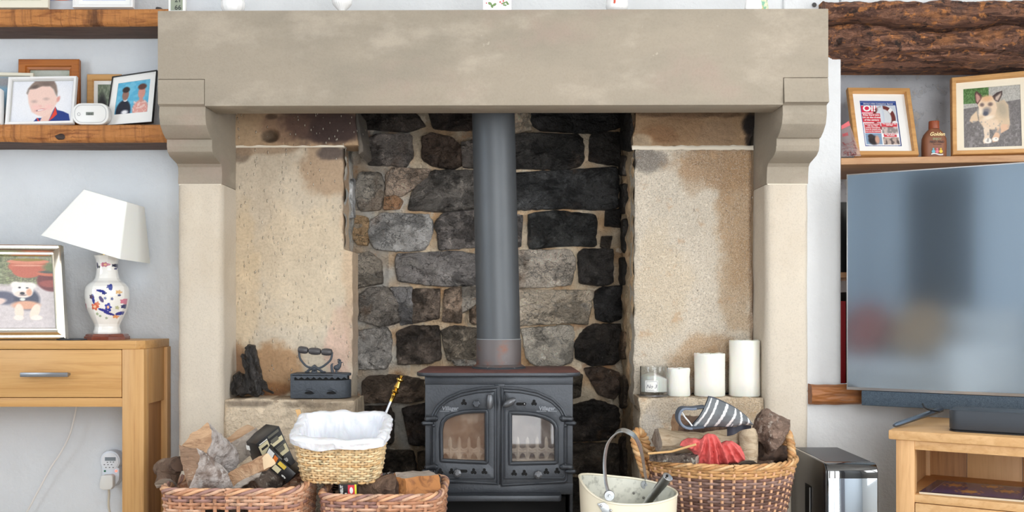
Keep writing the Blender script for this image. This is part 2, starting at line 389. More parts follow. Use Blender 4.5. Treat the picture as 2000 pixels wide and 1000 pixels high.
def wood(name, c1, c2, c3, ax='x', rough=0.45, sc=1.0, bump=0.15, coat=0.0):
    st = {'x': (1.2,22,22), 'y': (22,1.2,22), 'z': (22,22,1.2)}[ax]; st2 = {'x': (3,90,90), 'y': (90,3,90), 'z': (90,90,3)}[ax]
    return mat(name, c1, rough, layers=[('ridge', 1.0*sc, st, c2, 0.42, 0.66, 0.8), ('noise', 1.1*sc, st2, c3, 0.5, 0.72, 0.6), ('noise', 2.2, (1,1,1), c2, 0.5, 0.8, 0.4)],
        bumps=[('noise', 1.2*sc, st2, 0.35, 0.65, bump, 0.0015)], coat=coat)
M_oakx = wood('golden_oak_lengthways', (214,168,108), (200,150,90), (182,130,74), 'x', 0.42)
M_oakz = wood('golden_oak_upright', (212,166,108), (196,147,90), (180,128,74), 'z', 0.42)
M_oak2x = wood('pale_oak_lengthways', (220,178,126), (204,158,104), (190,142,90), 'x', 0.5)
M_oak2z = wood('pale_oak_upright', (220,176,124), (200,152,100), (186,138,88), 'z', 0.5)
M_oakd = wood('darker_oak_panel', (186,138,90), (160,112,70), (140,96,58), 'z', 0.6)  # darker oak for inset panels and alternate planks
M_black_gap = mat('dark_gap', (24,20,18), 0.9)
M_rustic = mat('rough_sawn_honey_pine', (198,132,72), 0.6, layers=[('ridge', 1.0, (5,40,40), (132,72,34), 0.5, 0.68, 0.8), ('noise', 1.0, (60,8,3), (120,68,36), 0.52, 0.68, 0.6), ('noise', 3, (1,1,1), (206,140,76), 0.5, 0.7, 0.6), ('noise', 1.5, (9,5,1), (66,34,18), 0.62, 0.72, 0.8), ('noise', 1.0, (120,20,2), (100,56,28), 0.6, 0.72, 0.6)],
    bumps=[('noise', 1.0, (70,8,3), 0.35, 0.65, 0.7, 0.003), ('ridge', 1.0, (6,50,50), 0.4, 0.65, 0.5, 0.003)])
M_rustic_d = mat('grey_brown_underside', (104,82,72), 0.75, layers=[('ridge', 1.0, (4,60,60), (66,50,44), 0.42, 0.66, 0.8), ('noise', 2, (2,20,20), (136,118,106), 0.55, 0.75, 0.5)],
    bumps=[('ridge', 1.0, (4,60,60), 0.35, 0.65, 0.5, 0.003)])  # darker grey-brown for the shelf's lower and end faces
M_beam = mat('ancient_oak_beam', (150,106,84), 0.72, layers=[('ridge', 1.1, (5,26,30), (82,52,42), 0.44, 0.58, 0.9), ('noise', 9, (1,1,2), (200,134,84), 0.52, 0.64, 0.7), ('noise', 34, (1,1,1.4), (226,150,84), 0.56, 0.64, 0.7), ('noise', 22, (1,1,1.6), (40,28,26), 0.57, 0.64, 0.85), ('noise', 60, (1,1,1), (214,170,128), 0.66, 0.74, 0.45), ('noise', 3.2, (1,1,2), (120,104,98), 0.56, 0.72, 0.5)],
    bumps=[('ridge', 1.0, (9,60,60), 0.35, 0.65, 1.0, 0.008), ('noise', 45, (1,1,1.4), 0.3, 0.7, 0.8, 0.004)])
M_iron = mat('blackened_cast_iron', (66,70,76), 0.38, 0.35, layers=[('noise', 6, (1,1,1), (48,52,58), 0.45, 0.7, 0.7), ('noise', 40, (1,1,1), (88,93,99), 0.6, 0.75, 0.35)],
    bumps=[('noise', 160, (1,1,1), 0.3, 0.7, 0.25, 0.0008)])
M_iron_r = mat('rust_red_stove_top', (128,84,78), 0.6, 0.2, layers=[('noise', 9, (1,1,1), (96,72,70), 0.4, 0.66, 0.8), ('noise', 25, (1,1,1), (160,110,98), 0.58, 0.72, 0.6)], bumps=[('noise', 60, (1,1,1), 0.3, 0.7, 0.3, 0.001)])
M_flue = mat('graphite_flue_pipe', (92,96,100), 0.48, 0.35, layers=[('noise', 3, (1,1,0.6), (82,86,90), 0.4, 0.7, 0.7)])
M_collar = mat('heat_stained_collar', (112,106,106), 0.55, 0.4, layers=[('noise', 11, (1,1,1), (136,88,66), 0.48, 0.64, 0.8), ('noise', 30, (1,1,1), (140,136,134), 0.6, 0.72, 0.5)])
M_hole = mat('painted_hole_black', (14,14,15), 0.9)  # flat black painted for the shade inside holes and hollows
M_steel = mat('brushed_steel', (190,192,196), 0.28, 1.0)
M_pewter = mat('brushed_pewter', (150,152,156), 0.35, 0.9)
M_brass = mat('polished_brass', (214,176,92), 0.25, 1.0)
M_white = mat('gloss_white', (240,240,238), 0.35)
M_black = mat('satin_black', (24,25,28), 0.35)
# ---------------------------------------------------------------- the room shell
bx('floor', (RX0-.15, RX1+.15, RY0-.15, 4.05, -0.1, 0.0), mat('floor_oak_boards', (196,176,150), 0.5, layers=[('ridge', 1.0, (1.5,18,18), (168,142,112), 0.45, 0.7, 0.7)]), bevel=0)['kind'] = 'structure'
bx('ceiling', (RX0-.15, RX1+.15, RY0-.15, 4.05, RZ, RZ+.1), M_ceil, bevel=0)['kind'] = 'structure'
def wall_open(name, axis, c0, c1, a0, a1, holes, m):
    """wall slab between c0..c1 on the thin axis, a0..a1 along it, with rectangular holes (a, b, z0, z1) in order"""
    g = G(); cur = a0
    def put(p, q, z0, z1):
        if q-p > 1e-4 and z1-z0 > 1e-4:
            if axis == 'y': g.box(p, q, c0, c1, z0, z1)
            else: g.box(c0, c1, p, q, z0, z1)
    for (h0, h1, z0, z1) in holes:
        put(cur, h0, 0, RZ); put(h0, h1, 0, z0); put(h0, h1, z1, RZ); cur = h1
    put(cur, a1, 0, RZ); return struct(g.make(name, m, smooth=0))
wr_ = wall_open('wall_rear', 'y', RY0-.1, RY0, RX0, RX1, [(-2.45,-1.75,0,2.02), (-0.12,1.32,0.03,2.16)], mat('rear_wall_paint', (206,214,222), 0.8))
wall_open('wall_left', 'x', RX0-.1, RX0, RY0, 4.0, [(0.1,1.5,0.85,2.05)], mat('left_wall_paint', (204,214,224), 0.8))
wall_open('wall_right', 'x', RX1, RX1+.1, RY0, 4.0, [(-0.4,1.5,0.8,2.1)], mat('right_wall_paint', (226,226,224), 0.8))
def window(name, axis, c, a0, a1, z0, z1, nb):
    g = G(); t = 0.05
    def b(p, q, r, s): g.box(p, q, c-.03, c+.03, r, s) if axis == 'y' else g.box(c-.03, c+.03, p, q, r, s)
    b(a0, a0+t, z0, z1); b(a1-t, a1, z0, z1); b(a0+t, a1-t, z0, z0+t); b(a0+t, a1-t, z1-t, z1)
    for k in range(1, nb): x = a0+(a1-a0)*k/nb; b(x-.035, x+.035, z0+t, z1-t)
    struct(g.make(name, M_white, smooth=0))
window('window_1', 'y', RY0-.05, -0.12, 1.32, 0.03, 2.16, 4)
window('window_2', 'x', RX1+.05, -0.4, 1.5, 0.8, 2.1, 2)
window('window_3', 'x', RX0-.05, 0.1, 1.5, 0.85, 2.05, 2)
struct(bx('door_1', (-2.45,-1.75,RY0-.09,RY0-.04,0,2.02), mat('dark_door_paint', (34,36,42), 0.5), bevel=0))
# walls either side of the fireplace; the right one has a deep book recess
XC0, XC1 = -1.0346, 0.917        # outer faces of the stone columns
YL, YR = 3.30, 3.28
g = G(); g.grid(lambda u, v: Vector((RX0+(XC0+0.12-RX0)*u, YL+0.006*N(u*6, v*7, 0), RZ*v)), 60, 60); g.box(RX0, XC0+.12, YL+.012, YL+.1, 0, RZ)
struct(g.make('wall_front', M_wl, smooth=60), 'pale blue-grey plaster wall left of the fireplace')
bx_ = G()
bx_.box(XC0-.0, 1.03, YL, YL+.1, 1.70, RZ); struct(bx_.make('wall_chimney', M_wr, smooth=0), 'white plaster above the mantel')
RZ0, RZ1 = W(1650, 752, YR).z, W(1640, 118, YR).z      # recess sill and head
RXa, RXb = W(1643, 400, YR).x, 1.86
g = G()
g.box(XC1-.02, RXa, YR, YR+.46, RZ0-.02, W(1620, 78, YR).z); g.box(XC1-.02, RX1, YR, YR+.1, 0, RZ0-.02); g.box(RXb+.03, RX1, YR, YR+.46, RZ0-.02, RZ)
g.box(RXa, RXb+.03, YR, YR+.1, W(1640, 0, YR).z-.02, RZ); g.box(XC1-.02, RXa, YR+.01, YR+.2, W(1620,78,YR).z, RZ)
struct(g.make('wall_front_right', M_wr, smooth=0, bevel=0.006), 'white plaster wall right of the fireplace around the recess')
g = G(); YB = 3.66
g.grid(lambda u, v: Vector((RXa-.1+(RXb+.2-RXa)*u, YB+0.008*N(u*7, v*7, 3), RZ0-.05+(RZ1+.3-RZ0)*v)), 50, 50)
g.box(RXb, RXb+.03, YR, YB+.03, RZ0-.05, RZ); g.box(RXa-.12, RXb+.03, YB+.02, YB+.06, RZ0-.1, RZ)
struct(g.make('wall_recess', M_grey, smooth=60), 'flaking grey plaster at the back of the recess')

# ---------------------------------------------------------------- fireplace
fp = thing('fireplace_surround', 'big pale sandstone fireplace surround with deep lintel on curved corbels', 'fireplace', (-0.06, 3.1, 0))
yl, yr = 2.907, 2.885            # the front is very slightly turned
def lf(x): return yl+(yr-yl)*(x-XC0)/(XC1-XC0)
zb, zt = 1.4545, W(960, 19, 2.896).z
xi0, xi1 = -0.898, 0.7875
zc = W(350, 155, yl).z           # top of the corbel blocks
e = 0.0007
g = G()      # lintel notched over the corbel blocks; a shallow slab on top reaches the wall
xz = [(XC0,zt),(XC1,zt),(XC1,zc+e),(xi1-e,zc+e),(xi1-e,zb),(xi0+e,zb),(xi0+e,zc+e),(XC0,zc+e)]
F_ = [Vector((x, lf(x), z)) for x, z in xz]; g.prism(F_, (0,.115,0)); g.make('lintel', M_mantel, fp, bevel=0.0014)
g = G(); g.hexa([(XC0,lf(XC0)+.125,zt-.08),(XC1,lf(XC1)+.125,zt-.08),(XC1,3.3,zt-.08),(XC0,3.3,zt-.08),(XC0,lf(XC0)+.125,zt),(XC1,lf(XC1)+.125,zt),(XC1,3.3,zt),(XC0,3.3,zt)])
g.make('mantel_shelf', M_mantel, fp)
prof_px = [(1618,152),(1619.5,199),(1616,203),(1614.5,206),(1615,222),(1613,242),(1608,258),(1603,269),(1600.5,270.5),(1600.5,284),(1599,295),(1595,304),(1589,311),(1582,319),(1579.5,326),(1578.5,340),(1578,359)]
cp = []
for (px, py) in prof_px:
    Y = 0.9165*F/(px-1000); cp.append((Y, ZC+(YH-py)/F*Y))
for (x0, x1, off) in ((XC0, xi0-e, 0.022), (xi1+e, XC1, 0.0)):
    g = G()
    pts = []
    for i, (y, z) in enumerate(cp): pts.append((y+off*(1-i/(len(cp)-1))**0.5, z))
    pts[0] = (lf((x0+x1)/2), zc-e)
    if off: pts[1] = (lf(x0), pts[1][1])
    poly = [Vector((x0, y, z)) for y, z in pts]+[Vector((x0, 3.29, pts[-1][1])), Vector((x0, 3.29, zc-e))]
    g.prism(poly, (x1-x0, 0, 0)); g.make('corbel', M_mantel, fp, smooth=18, bevel=0.0014)
zk = cp[-1][1]-0.003
for (x0, x1) in ((XC0, xi0), (xi1, XC1)):
    g = G(); n = 34      # column with softly worn face
    ring = []
    def pt(x, y): return (x, y)
    per = [(x0, 3.29), (x0, 3.092), (x0+.012, 3.08), (x1-.012, 3.08), (x1, 3.092), (x1, 3.29)]
    den = []
    for a, b in zip(per, per[1:]):
        k = max(1, int(math.hypot(b[0]-a[0], b[1]-a[1])/0.02))
        den += [(a[0]+(b[0]-a[0])*i/k, a[1]+(b[1]-a[1])*i/k) for i in range(k)]
    den.append(per[-1]); nn = len(den)
    g.grid(lambda u, v: Vector((den[int(round(u*(nn-1)))][0]+.002*N(u*9, v*14, x0), den[int(round(u*(nn-1)))][1]+.0025*N(u*8, v*16, 5+x0), zk*v)), nn, 60)
    g.make('column', M_col, fp, smooth=50)
    g = G(); g.box(x0+.003, x1-.003, 3.084, 3.27, zk-.001, zk+.006); g.make('mortar_joint', mat('pale_mortar', (226,216,198), 0.9), fp, smooth=0, noise=(.002, 40))

def stain_shade(base, spots):
    def fn(co):
        px = 1000+co.x/co.y*F; py = YH-(co.z-ZC)/co.y*F; c = list(base)
        for (cx, cy, rx, ry, col, k) in spots:
            d = math.sqrt(((px-cx)/rx)**2+((py-cy)/ry)**2)+0.35*N(px/38.0, py/38.0, cx)+0.15*N(px/9.0, py/9.0, cy)
            w = k*(1-sst(0.7, 1.15, d)); c = [a*(1-w)+b*w for a, b in zip(c, col)]
        return c
    return fn
def slab(name, q, Y, thick, m, colorfn, nu=70, nv=90, amp=0.004, edge=0.0025, parent=fp, round_=0.010, sc=9, extra=None, redge=None):
    """stone slab from four pixel corners bl br tr tl at depth Y: worn front with rolled edges"""
    Pc = [W(a, b, Y) for a, b in q]
    def fn(u, v):
        s = (u*(nu-1)-2)/(nu-5); t = (v*(nv-1)-2)/(nv-5)
        back = 0.0
        for w in (s, t):
            if w < -1e-6 or w > 1+1e-6: back = max(back, 0.35 if (abs(w) < 1.5/(nu-5)+1e-6 if w < 0 else abs(w-1) < 1.5/(nv-5)+1e-6) else 1.0)
        if s < -1e-6 or s > 1+1e-6 or t < -1e-6 or t > 1+1e-6:
            k = max(-s*(nu-5), (s-1)*(nu-5), -t*(nv-5), (t-1)*(nv-5)); back = thick if k > 1.5 else round_
        else: back = 0
        s = min(1, max(0, s)); t = min(1, max(0, t))
        p = Pc[0]*((1-s)*(1-t))+Pc[1]*(s*(1-t))+Pc[2]*(s*t)+Pc[3]*((1-s)*t)
        if redge:
            py_ = YH-(p.z-ZC)/p.y*F; xl_ = Pc[0].x; p.x = xl_+(p.x-xl_)*(W(redge(py_), 0, Y).x-xl_)/(Pc[1].x-xl_)
        d = min(s*(Pc[1]-Pc[0]).length, (1-s)*(Pc[1]-Pc[0]).length, t*(Pc[3]-Pc[0]).length, (1-t)*(Pc[3]-Pc[0]).length)
        ew = 1-min(1, d/0.012)
        p = p+Vector((N(p.x*25, p.z*25, 1)*edge*ew*2, 0, N(p.x*25, p.z*25, 9)*edge*ew*2))
        p.y += back+ew*ew*0.004+amp*N(p.x, p.z, 2, sc)+amp*.4*N(p.x, p.z, 5, sc*4)
        if extra and back == 0: p.y += extra(1000+p.x/p.y*F, YH-(p.z-ZC)/p.y*F)
        return p
    g = G(); g.grid(fn, nu, nv); return g.make(name, m, parent, smooth=60, colorfn=colorfn)
YS = 3.24
buff = (206,193,173)
lsp = [(560,400,150,120,(196,180,158),.6), (690,460,26,170,(196,160,128),.6), (640,330,60,60,(168,140,112),.75), (648,298,30,16,(92,80,74),.9), (470,300,22,20,(120,104,88),.8),
       (510,290,80,14,(160,134,108),.7), (662,680,26,80,(214,180,162),.75), (690,600,20,120,(190,160,136),.5), (520,760,55,16,(120,76,44),.85), (540,720,60,50,(170,126,84),.7), (465,705,16,45,(128,88,58),.75), (600,520,120,130,(216,196,166),.5), (478,560,30,160,(214,188,150),.4)]
slab('jamb_slab', [(456,790),(688,790),(688,286),(456,286)], YS, .12, M_slab, stain_shade(buff, lsp), nv=130, redge=lambda py: 669+19*sst(486, 492, py)-3*sst(690, 780, py))
def hole(px, py):     # the chiselled socket in the top stone
    d = math.hypot((px-527)/19, (py-264)/15); return .03*max(0, 1-d*d) if d < 1 else 0
slab('head_stone', [(440,284),(698,284),(692,214),(436,214)], YS-.004, .12, M_slab, stain_shade((172,144,114), [(620,235,75,46,(74,56,52),.97),(560,250,60,30,(120,92,76),.5),(660,250,60,36,(66,50,46),.97),(527,265,17,13,(96,80,64),.8),(530,228,12,6,(80,62,50),.8),(475,260,40,30,(186,160,128),.5)]), nv=40, extra=hole)  # one spot paints the socket's inner shade darker
g = G(); g.box(*[W(456,0,YS).x, W(672,0,YS).x, YS-.001, YS+.03, W(0,287.5,YS).z, W(0,282.5,YS).z]); g.make('mortar_joint', mat('pale_mortar'), fp, smooth=0, noise=(.003, 50))
# narrow weathered flue edge beside the head stone
slab('flue_stone', [(700,302),(709,296),(698,214),(690,214)], YS+.02, .2, M_slab, stain_shade((112,104,94), [(700,240,10,30,(66,62,58),.7)]), nu=14, nv=30)
slab('jamb_slab', [(1238,790),(1471,790),(1467,291),(1241,291)], YS, .12, M_gran, stain_shade((222,209,190), [(1262,310,40,26,(128,120,112),.8),(1400,330,90,50,(178,142,106),.8),(1440,420,40,150,(186,150,112),.7),(1330,400,60,60,(206,194,176),.5),(1440,560,40,90,(190,158,122),.55),(1380,700,70,50,(186,152,116),.7),(1290,560,60,120,(220,200,170),.5),(1470,500,8,300,(140,110,84),.5)]), amp=.003)
slab('head_stone', [(1236,284),(1462,286),(1486,214),(1244,214)], YS-.004, .12, M_rough, stain_shade((178,146,112), [(1290,262,40,20,(148,108,74),.8),(1250,275,24,16,(196,174,146),.8),(1467,240,18,26,(34,28,26),.97),(1466,275,12,16,(60,48,42),.9),(1350,222,120,8,(110,84,64),.7),(1330,250,60,30,(164,128,96),.5),(1400,262,40,30,(170,140,112),.6)]), nv=40)
g = G(); g.grid(lambda u, v: W(1234+238*u, 293-9*v+2*N(u*16, 0, 1), YS-.006*math.sin(PI*v)), 60, 4); g.make('mortar_joint', mat('pale_mortar'), fp, smooth=60, noise=(.002, 50))
# strip of stone between jamb slab and column on the right, darker towards the bottom
slab('side_stone', [(1467,790),(1486,790),(1486,290),(1466,290)], YS+.01, .1, M_slab, stain_shade((150,126,100), [(1476,640,20,90,(118,96,78),.7),(1474,730,16,60,(54,48,44),.85),(1480,470,12,60,(170,150,120),.7)]), nu=14, nv=60)
# ledge blocks under each jamb
slab('ledge_block', [(436,1090),(692,1090),(692,784),(438,780)], 3.105, .2, M_rough, stain_shade((244,224,196), [(640,800,60,20,(176,156,132),.6),(480,788,50,8,(120,106,92),.7),(600,790,60,8,(140,124,106),.6),(620,980,80,60,(120,108,94),.8),(560,900,60,40,(206,180,148),.5)]), nv=60, amp=.009, round_=.014)
slab('ledge_block', [(1250,1090),(1492,1090),(1491,778),(1249,777)], 3.105, .2, M_gran, stain_shade((224,206,180), [(1300,800,40,30,(180,166,148),.6),(1440,800,60,30,(190,164,132),.6),(1275,850,30,50,(206,200,192),.6)]), nv=60, amp=.008, round_=.014)
g = G(); zl = W(0,780.5,3.105).z
g.box(W(437,0,3.105).x, W(690,0,3.105).x, 3.11, 3.26, zl-.05, zl); g.make('ledge_top', M_slab, fp, bevel=.008, colorfn=lambda c: (168,150,128), noise=(.001,14))
g = G(); zr = W(0,776.5,3.105).z
g.box(W(1250,0,3.105).x, W(1491,0,3.105).x, 3.11, 3.26, zr-.05, zr); g.make('ledge_top', M_gran, fp, bevel=.008, colorfn=lambda c: (176,158,134), noise=(.001,14))

# fireback wall: mortar bed with individual stones
YF = 3.60
def soot(px, py):     # soot rises on the right and at the top
    s = sst(960, 1060, px)*(1-0.75*sst(480, 520, py)*(1-sst(1110, 1135, px))*(1-sst(700, 730, py)))
    s = max(s, 0.8*(1-sst(225, 330, py)), 0.85*sst(720, 830, py)); return min(1, s)
def mcol(co):
    px = 1000+co.x/co.y*F; py = YH-(co.z-ZC)/co.y*F
    n = N(px/40, py/40, 4); a = (240,234,222) if px < 800 else (248,228,198)
    t = (232,190,144); k = max(0, min(1, 0.35+1.3*n)); c = [a[i]*(1-k)+t[i]*k for i in range(3)]
    if px < 760: c = [c[i]*.5+(176,172,166)[i]*.5 for i in range(3)]
    s = max(.75*(1-sst(250,330,py))*.4, .30*sst(720,800,py)+.15*sst(850,950,py)); s = max(s, .25*sst(1110,1200,px)); return [v*(1-s)+20*s for v in c]
g = G()
x0, x1 = W(676,0,YF).x, W(1224,0,YF).x; z0, z1 = 0.0, W(0,190,YF).z
g.grid(lambda u, v: Vector((x0+(x1-x0)*u, YF+.004+.011*N(u*9, v*14, 2)+.005*N(u*40, v*60, 2), z0+(z1-z0)*v)), 170, 260)
fb = struct(g.make('wall_fireback', M_mortar, smooth=70, colorfn=mcol), 'sooty rubble stone wall behind the stove')
ST = [  # (polygon in photo pixels, colour)
 ([(703,219),(807,219),(831,244),(794,256),(732,251),(706,252)],(66,60,56)), ([(838,221),(922,216),(924,252),(883,253),(849,249)],(52,45,42)),
 ([(720,274),(740,265),(802,264),(805,304),(789,327),(766,322),(722,321)],(98,92,88)), ([(826,270),(846,261),(878,270),(898,286),(901,320),(883,330),(846,322),(826,309)],(74,62,54)),
 ([(903,281),(935,275),(935,327),(906,325)],(96,90,86)), ([(701,346),(709,338),(742,340),(750,366),(742,408),(706,411),(696,382)],(126,120,112)),
 ([(755,345),(771,330),(841,333),(831,353),(789,382),(755,382)],(148,132,118)), ([(797,408),(810,369),(846,335),(935,335),(935,405),(867,413)],(88,84,80)),
 ([(754,388),(770,384),(786,395),(778,406),(752,408)],(160,126,98)),
 ([(724,434),(748,418),(836,421),(845,440),(842,460),(827,487),(782,490),(734,485),(722,460)],(140,138,136)), ([(867,418),(935,412),(935,481),(858,487),(857,460),(850,440)],(100,95,92)),
 ([(690,500),(719,494),(743,512),(746,551),(695,562),(687,530)],(128,120,110)), ([(774,498),(890,492),(932,500),(930,556),(862,558),(812,552),(776,546)],(110,106,104)),
 ([(704,578),(725,563),(755,562),(776,590),(781,627),(741,638),(702,622)],(116,110,104)), ([(764,563),(803,563),(805,630),(784,633),(781,595)],(108,106,106)),
 ([(807,566),(857,566),(856,620),(808,630)],(92,82,74)), ([(870,569),(887,561),(902,566),(899,629),(866,626)],(112,98,86)), ([(905,563),(928,560),(930,590),(918,600),(905,610)],(158,150,140)),
 ([(918,590),(936,578),(936,633),(920,628)],(104,90,78)), ([(687,650),(752,640),(764,656),(762,701),(752,719),(695,719),(687,690)],(126,122,118)), ([(776,650),(806,638),(856,638),(860,700),(836,708),(779,710)],(74,66,60)),
 ([(863,648),(890,637),(940,645),(940,700),(876,702)],(98,90,80)), ([(884,704),(940,704),(940,714),(890,711)],(128,124,118)),
 ([(690,420),(716,428),(722,450),(716,478),(702,476),(690,462)],(134,112,86)), ([(680,560),(694,566),(698,600),(692,645),(680,640)],(116,114,112)),
 ([(709,752),(719,737),(773,734),(826,744),(828,778),(792,786),(766,783),(711,786)],(70,60,52)), ([(696,796),(758,795),(768,812),(766,864),(742,869),(700,869)],(52,47,43)),
 ([(787,799),(828,788),(834,869),(802,866),(794,830)],(40,36,34)), ([(738,880),(805,882),(813,918),(735,918)],(62,56,50)), ([(818,886),(836,880),(836,920),(820,920)],(66,58,48)),
 ([(700,925),(830,925),(832,985),(702,990)],(56,50,46)), ([(680,876),(728,880),(726,918),(682,920)],(74,66,56)),
 ([(1038,224),(1043,214),(1211,214),(1211,247),(1162,258),(1126,258),(1053,252),(1039,240)],(40,39,39)), ([(1002,216),(1034,216),(1036,252),(1004,262)],(150,138,122)),
 ([(1000,265),(1040,262),(1126,265),(1138,275),(1139,314),(1126,325),(1094,330),(1000,327)],(54,52,50)), ([(1154,268),(1162,261),(1209,261),(1210,322),(1188,320),(1152,313)],(44,41,39)),
 ([(1000,340),(1120,333),(1206,328),(1207,405),(1162,409),(1110,405),(1066,407),(1000,408)],(60,60,60)), ([(1033,421),(1084,413),(1162,421),(1165,440),(1162,480),(1120,478),(1070,481),(1034,486)],(54,54,53)),
 ([(1185,414),(1209,411),(1210,442),(1183,439)],(44,42,40)), ([(1000,421),(1019,423),(1015,480),(1000,480)],(90,86,84)), ([(1178,464),(1193,464),(1187,488),(1175,479)],(60,54,48)),
 ([(1004,491),(1112,489),(1124,512),(1115,554),(1070,560),(1004,560)],(164,154,142)), ([(1130,497),(1142,488),(1196,488),(1195,551),(1172,557),(1133,551)],(54,51,49)),
 ([(1004,568),(1160,569),(1147,632),(1106,629),(1004,635)],(160,148,132)), ([(1160,575),(1175,563),(1212,560),(1212,620),(1187,629),(1166,622)],(40,39,39)),
 ([(1019,644),(1115,636),(1120,655),(1116,705),(1094,713),(1049,713),(1030,700)],(168,160,148)), ([(1124,674),(1142,644),(1160,635),(1210,635),(1212,698),(1196,710),(1157,713),(1127,698)],(48,43,39)),
 ([(1141,721),(1178,718),(1209,731),(1209,765),(1196,778),(1172,770),(1149,737)],(64,54,47)), ([(1112,726),(1136,734),(1131,772),(1112,778)],(62,56,48)),
 ([(1113,796),(1162,781),(1180,788),(1206,799),(1209,820),(1201,851),(1170,858),(1113,861)],(38,34,31)), ([(1113,869),(1188,866),(1214,872),(1222,882),(1219,921),(1196,931),(1144,926),(1113,918)],(58,52,46)),
 ([(1113,934),(1190,940),(1214,936),(1212,1000),(1113,1004)],(50,46,42)), ([(932,275),(990,274),(990,326),(934,326)],(70,62,56)), ([(932,216),(990,216),(992,258),(930,256)],(52,47,44)), ([(945,340),(992,340),(992,406),(944,405)],(72,70,68)), ([(940,420),(992,421),(990,480),(942,481)],(84,80,78)), ([(936,498),(996,492),(994,556),(938,556)],(130,124,116)), ([(944,568),(996,569),(994,632),(944,632)],(120,112,102)), ([(946,644),(1010,644),(1012,704),(946,702)],(130,124,114)), ([(940,720),(1110,722),(1108,760),(940,760)],(52,46,42)),
]
def stone(poly, col, Y, parent, n=56, rise=0.019, mapf=None, name='stone', m=None, seed=0, rough=1.0):
    R = resample(poly, n, 0); R = [(R[k-1]+R[k]*4+R[(k+1) % n])/6 for k in range(n)]; c = sum(R, Vector((0,0)))/n
    mapf = mapf or (lambda px, py, d: W(px, py, Y)-Vector((0, d, 0)))
    vs = []; fs = []; rings = [(1.0,-0.014,0), (0.99,0.45,.3), (0.965,0.8,.6), (0.91,0.95,.9), (0.80,1.0,1), (0.64,1.0,1), (0.46,1.02,1), (0.24,1.03,1)]
    tx, ty = N(seed, 1.5, 0.3)*.5, N(seed, 7.5, 2.3)*.5
    for k, (s, d, w) in enumerate(rings):
        for i, p in enumerate(R):
            jit = 1+0.05*N(p.x/7, p.y/7, seed); q = c+(p-c)*s*jit
            r = (q-c)
            dd = rise*(d*(1+tx*r.x/60+ty*r.y/60)) if d > 0 else d
            dd += w*rough*(.022*N(q.x/34, q.y/26, seed*3.1)+.014*N(q.x/13, q.y/10, seed)+.005*abs(N(q.x/5, q.y/5, seed)))
            vs.append(mapf(q.x, q.y, dd))
    vs.append(mapf(c.x, c.y, rise*1.05+rough*(.020*N(c.x/34, c.y/26, seed*3.1))))
    for k in range(len(rings)-1):
        for i in range(n):
            j = (i+1) % n; fs.append((k*n+i, k*n+j, (k+1)*n+j, (k+1)*n+i))
    b = (len(rings)-1)*n
    for i in range(n): fs.append((b+i, b+(i+1) % n, len(vs)-1))
    g = G(); g.add(vs, fs); return g.make(name, m or M_brick, parent, smooth=55, colorfn=lambda co: col)
for i, (p, c) in enumerate(ST):
    cx = sum(q[0] for q in p)/len(p); cy = sum(q[1] for q in p)/len(p)
    p = [(q[0]+(3.2 if q[0] > cx else -3.2), q[1]+(3 if q[1] > cy else -3)) for q in p]
    L = sum(c)/3; k = 1.75 if L > 105 else (1.35+.4*(L-50)/55 if L > 50 else 1.35); k *= 1.2 if cy > 720 else 1; stone(p, tuple(v*min(k, 244/max(c)) for v in c), YF-.004, fb, seed=i+1, m=M_brickl if L > 105 else M_brick)
# stone cheeks of the fire opening
def cheek(name, X0, X1, stones, base, lab):
    def P(yy, py, d):      # yy: 0 front, 1 back
        Y = YS+.02+(YF+.02-YS)*yy; x = X0+(X1-X0)*yy; s = 1 if X0 < 0 else -1
        return Vector((x+s*d, Y, ZC+(YH-py)/F*Y))
    g = G(); g.grid(lambda u, v: P(u, 1060-870*v, .012*N(u*7, v*30, 5)+.004*N(u*30, v*90, 5)), 40, 160)
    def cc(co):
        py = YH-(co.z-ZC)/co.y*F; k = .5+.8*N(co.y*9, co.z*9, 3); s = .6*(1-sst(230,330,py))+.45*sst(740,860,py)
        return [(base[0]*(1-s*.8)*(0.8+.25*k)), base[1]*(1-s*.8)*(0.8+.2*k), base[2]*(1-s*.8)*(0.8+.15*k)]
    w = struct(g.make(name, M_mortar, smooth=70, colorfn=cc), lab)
    for i, (a, b, y0, y1, col) in enumerate(stones):
        col = tuple(min(230, c*1.35) for c in col); stone([(a,y0+4),(a+.06,y0),(b-.06,y0),(b,y0+4),(b,y1-4),(b-.05,y1),(a+.05,y1),(a,y1-5)], col, 0, w, n=36, rise=.012, mapf=P, seed=80+i, rough=.25)
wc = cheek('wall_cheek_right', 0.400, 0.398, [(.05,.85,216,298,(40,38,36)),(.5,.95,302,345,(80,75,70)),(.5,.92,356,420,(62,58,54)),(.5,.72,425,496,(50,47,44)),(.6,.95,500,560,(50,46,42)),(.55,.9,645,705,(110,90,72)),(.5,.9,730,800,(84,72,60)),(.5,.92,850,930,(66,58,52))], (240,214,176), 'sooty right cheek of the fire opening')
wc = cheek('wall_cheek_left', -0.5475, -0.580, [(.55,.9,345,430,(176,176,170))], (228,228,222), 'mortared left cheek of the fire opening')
struct(bx('trim_1', (XC0,XC1,YS+.1,3.75,0,zt), mat('sooty_core', (60,54,50), .95), bevel=0), 'masonry core'); bpy.data.objects.remove(bpy.data.objects['trim_1'])
g = G(); g.box(xi0-.05, x0-.02, YS+.06, YF+.06, 0, zt-.08); g.box(x1+.02, xi1+.05, YS+.06, YF+.06, 0, zt-.08); g.box(xi0-.05, xi1+.05, 3.0, YF+.1, zt-.07, zt-.05); g.box(xi0, xi1, YF+.06, YF+.1, 0, zt-.05)
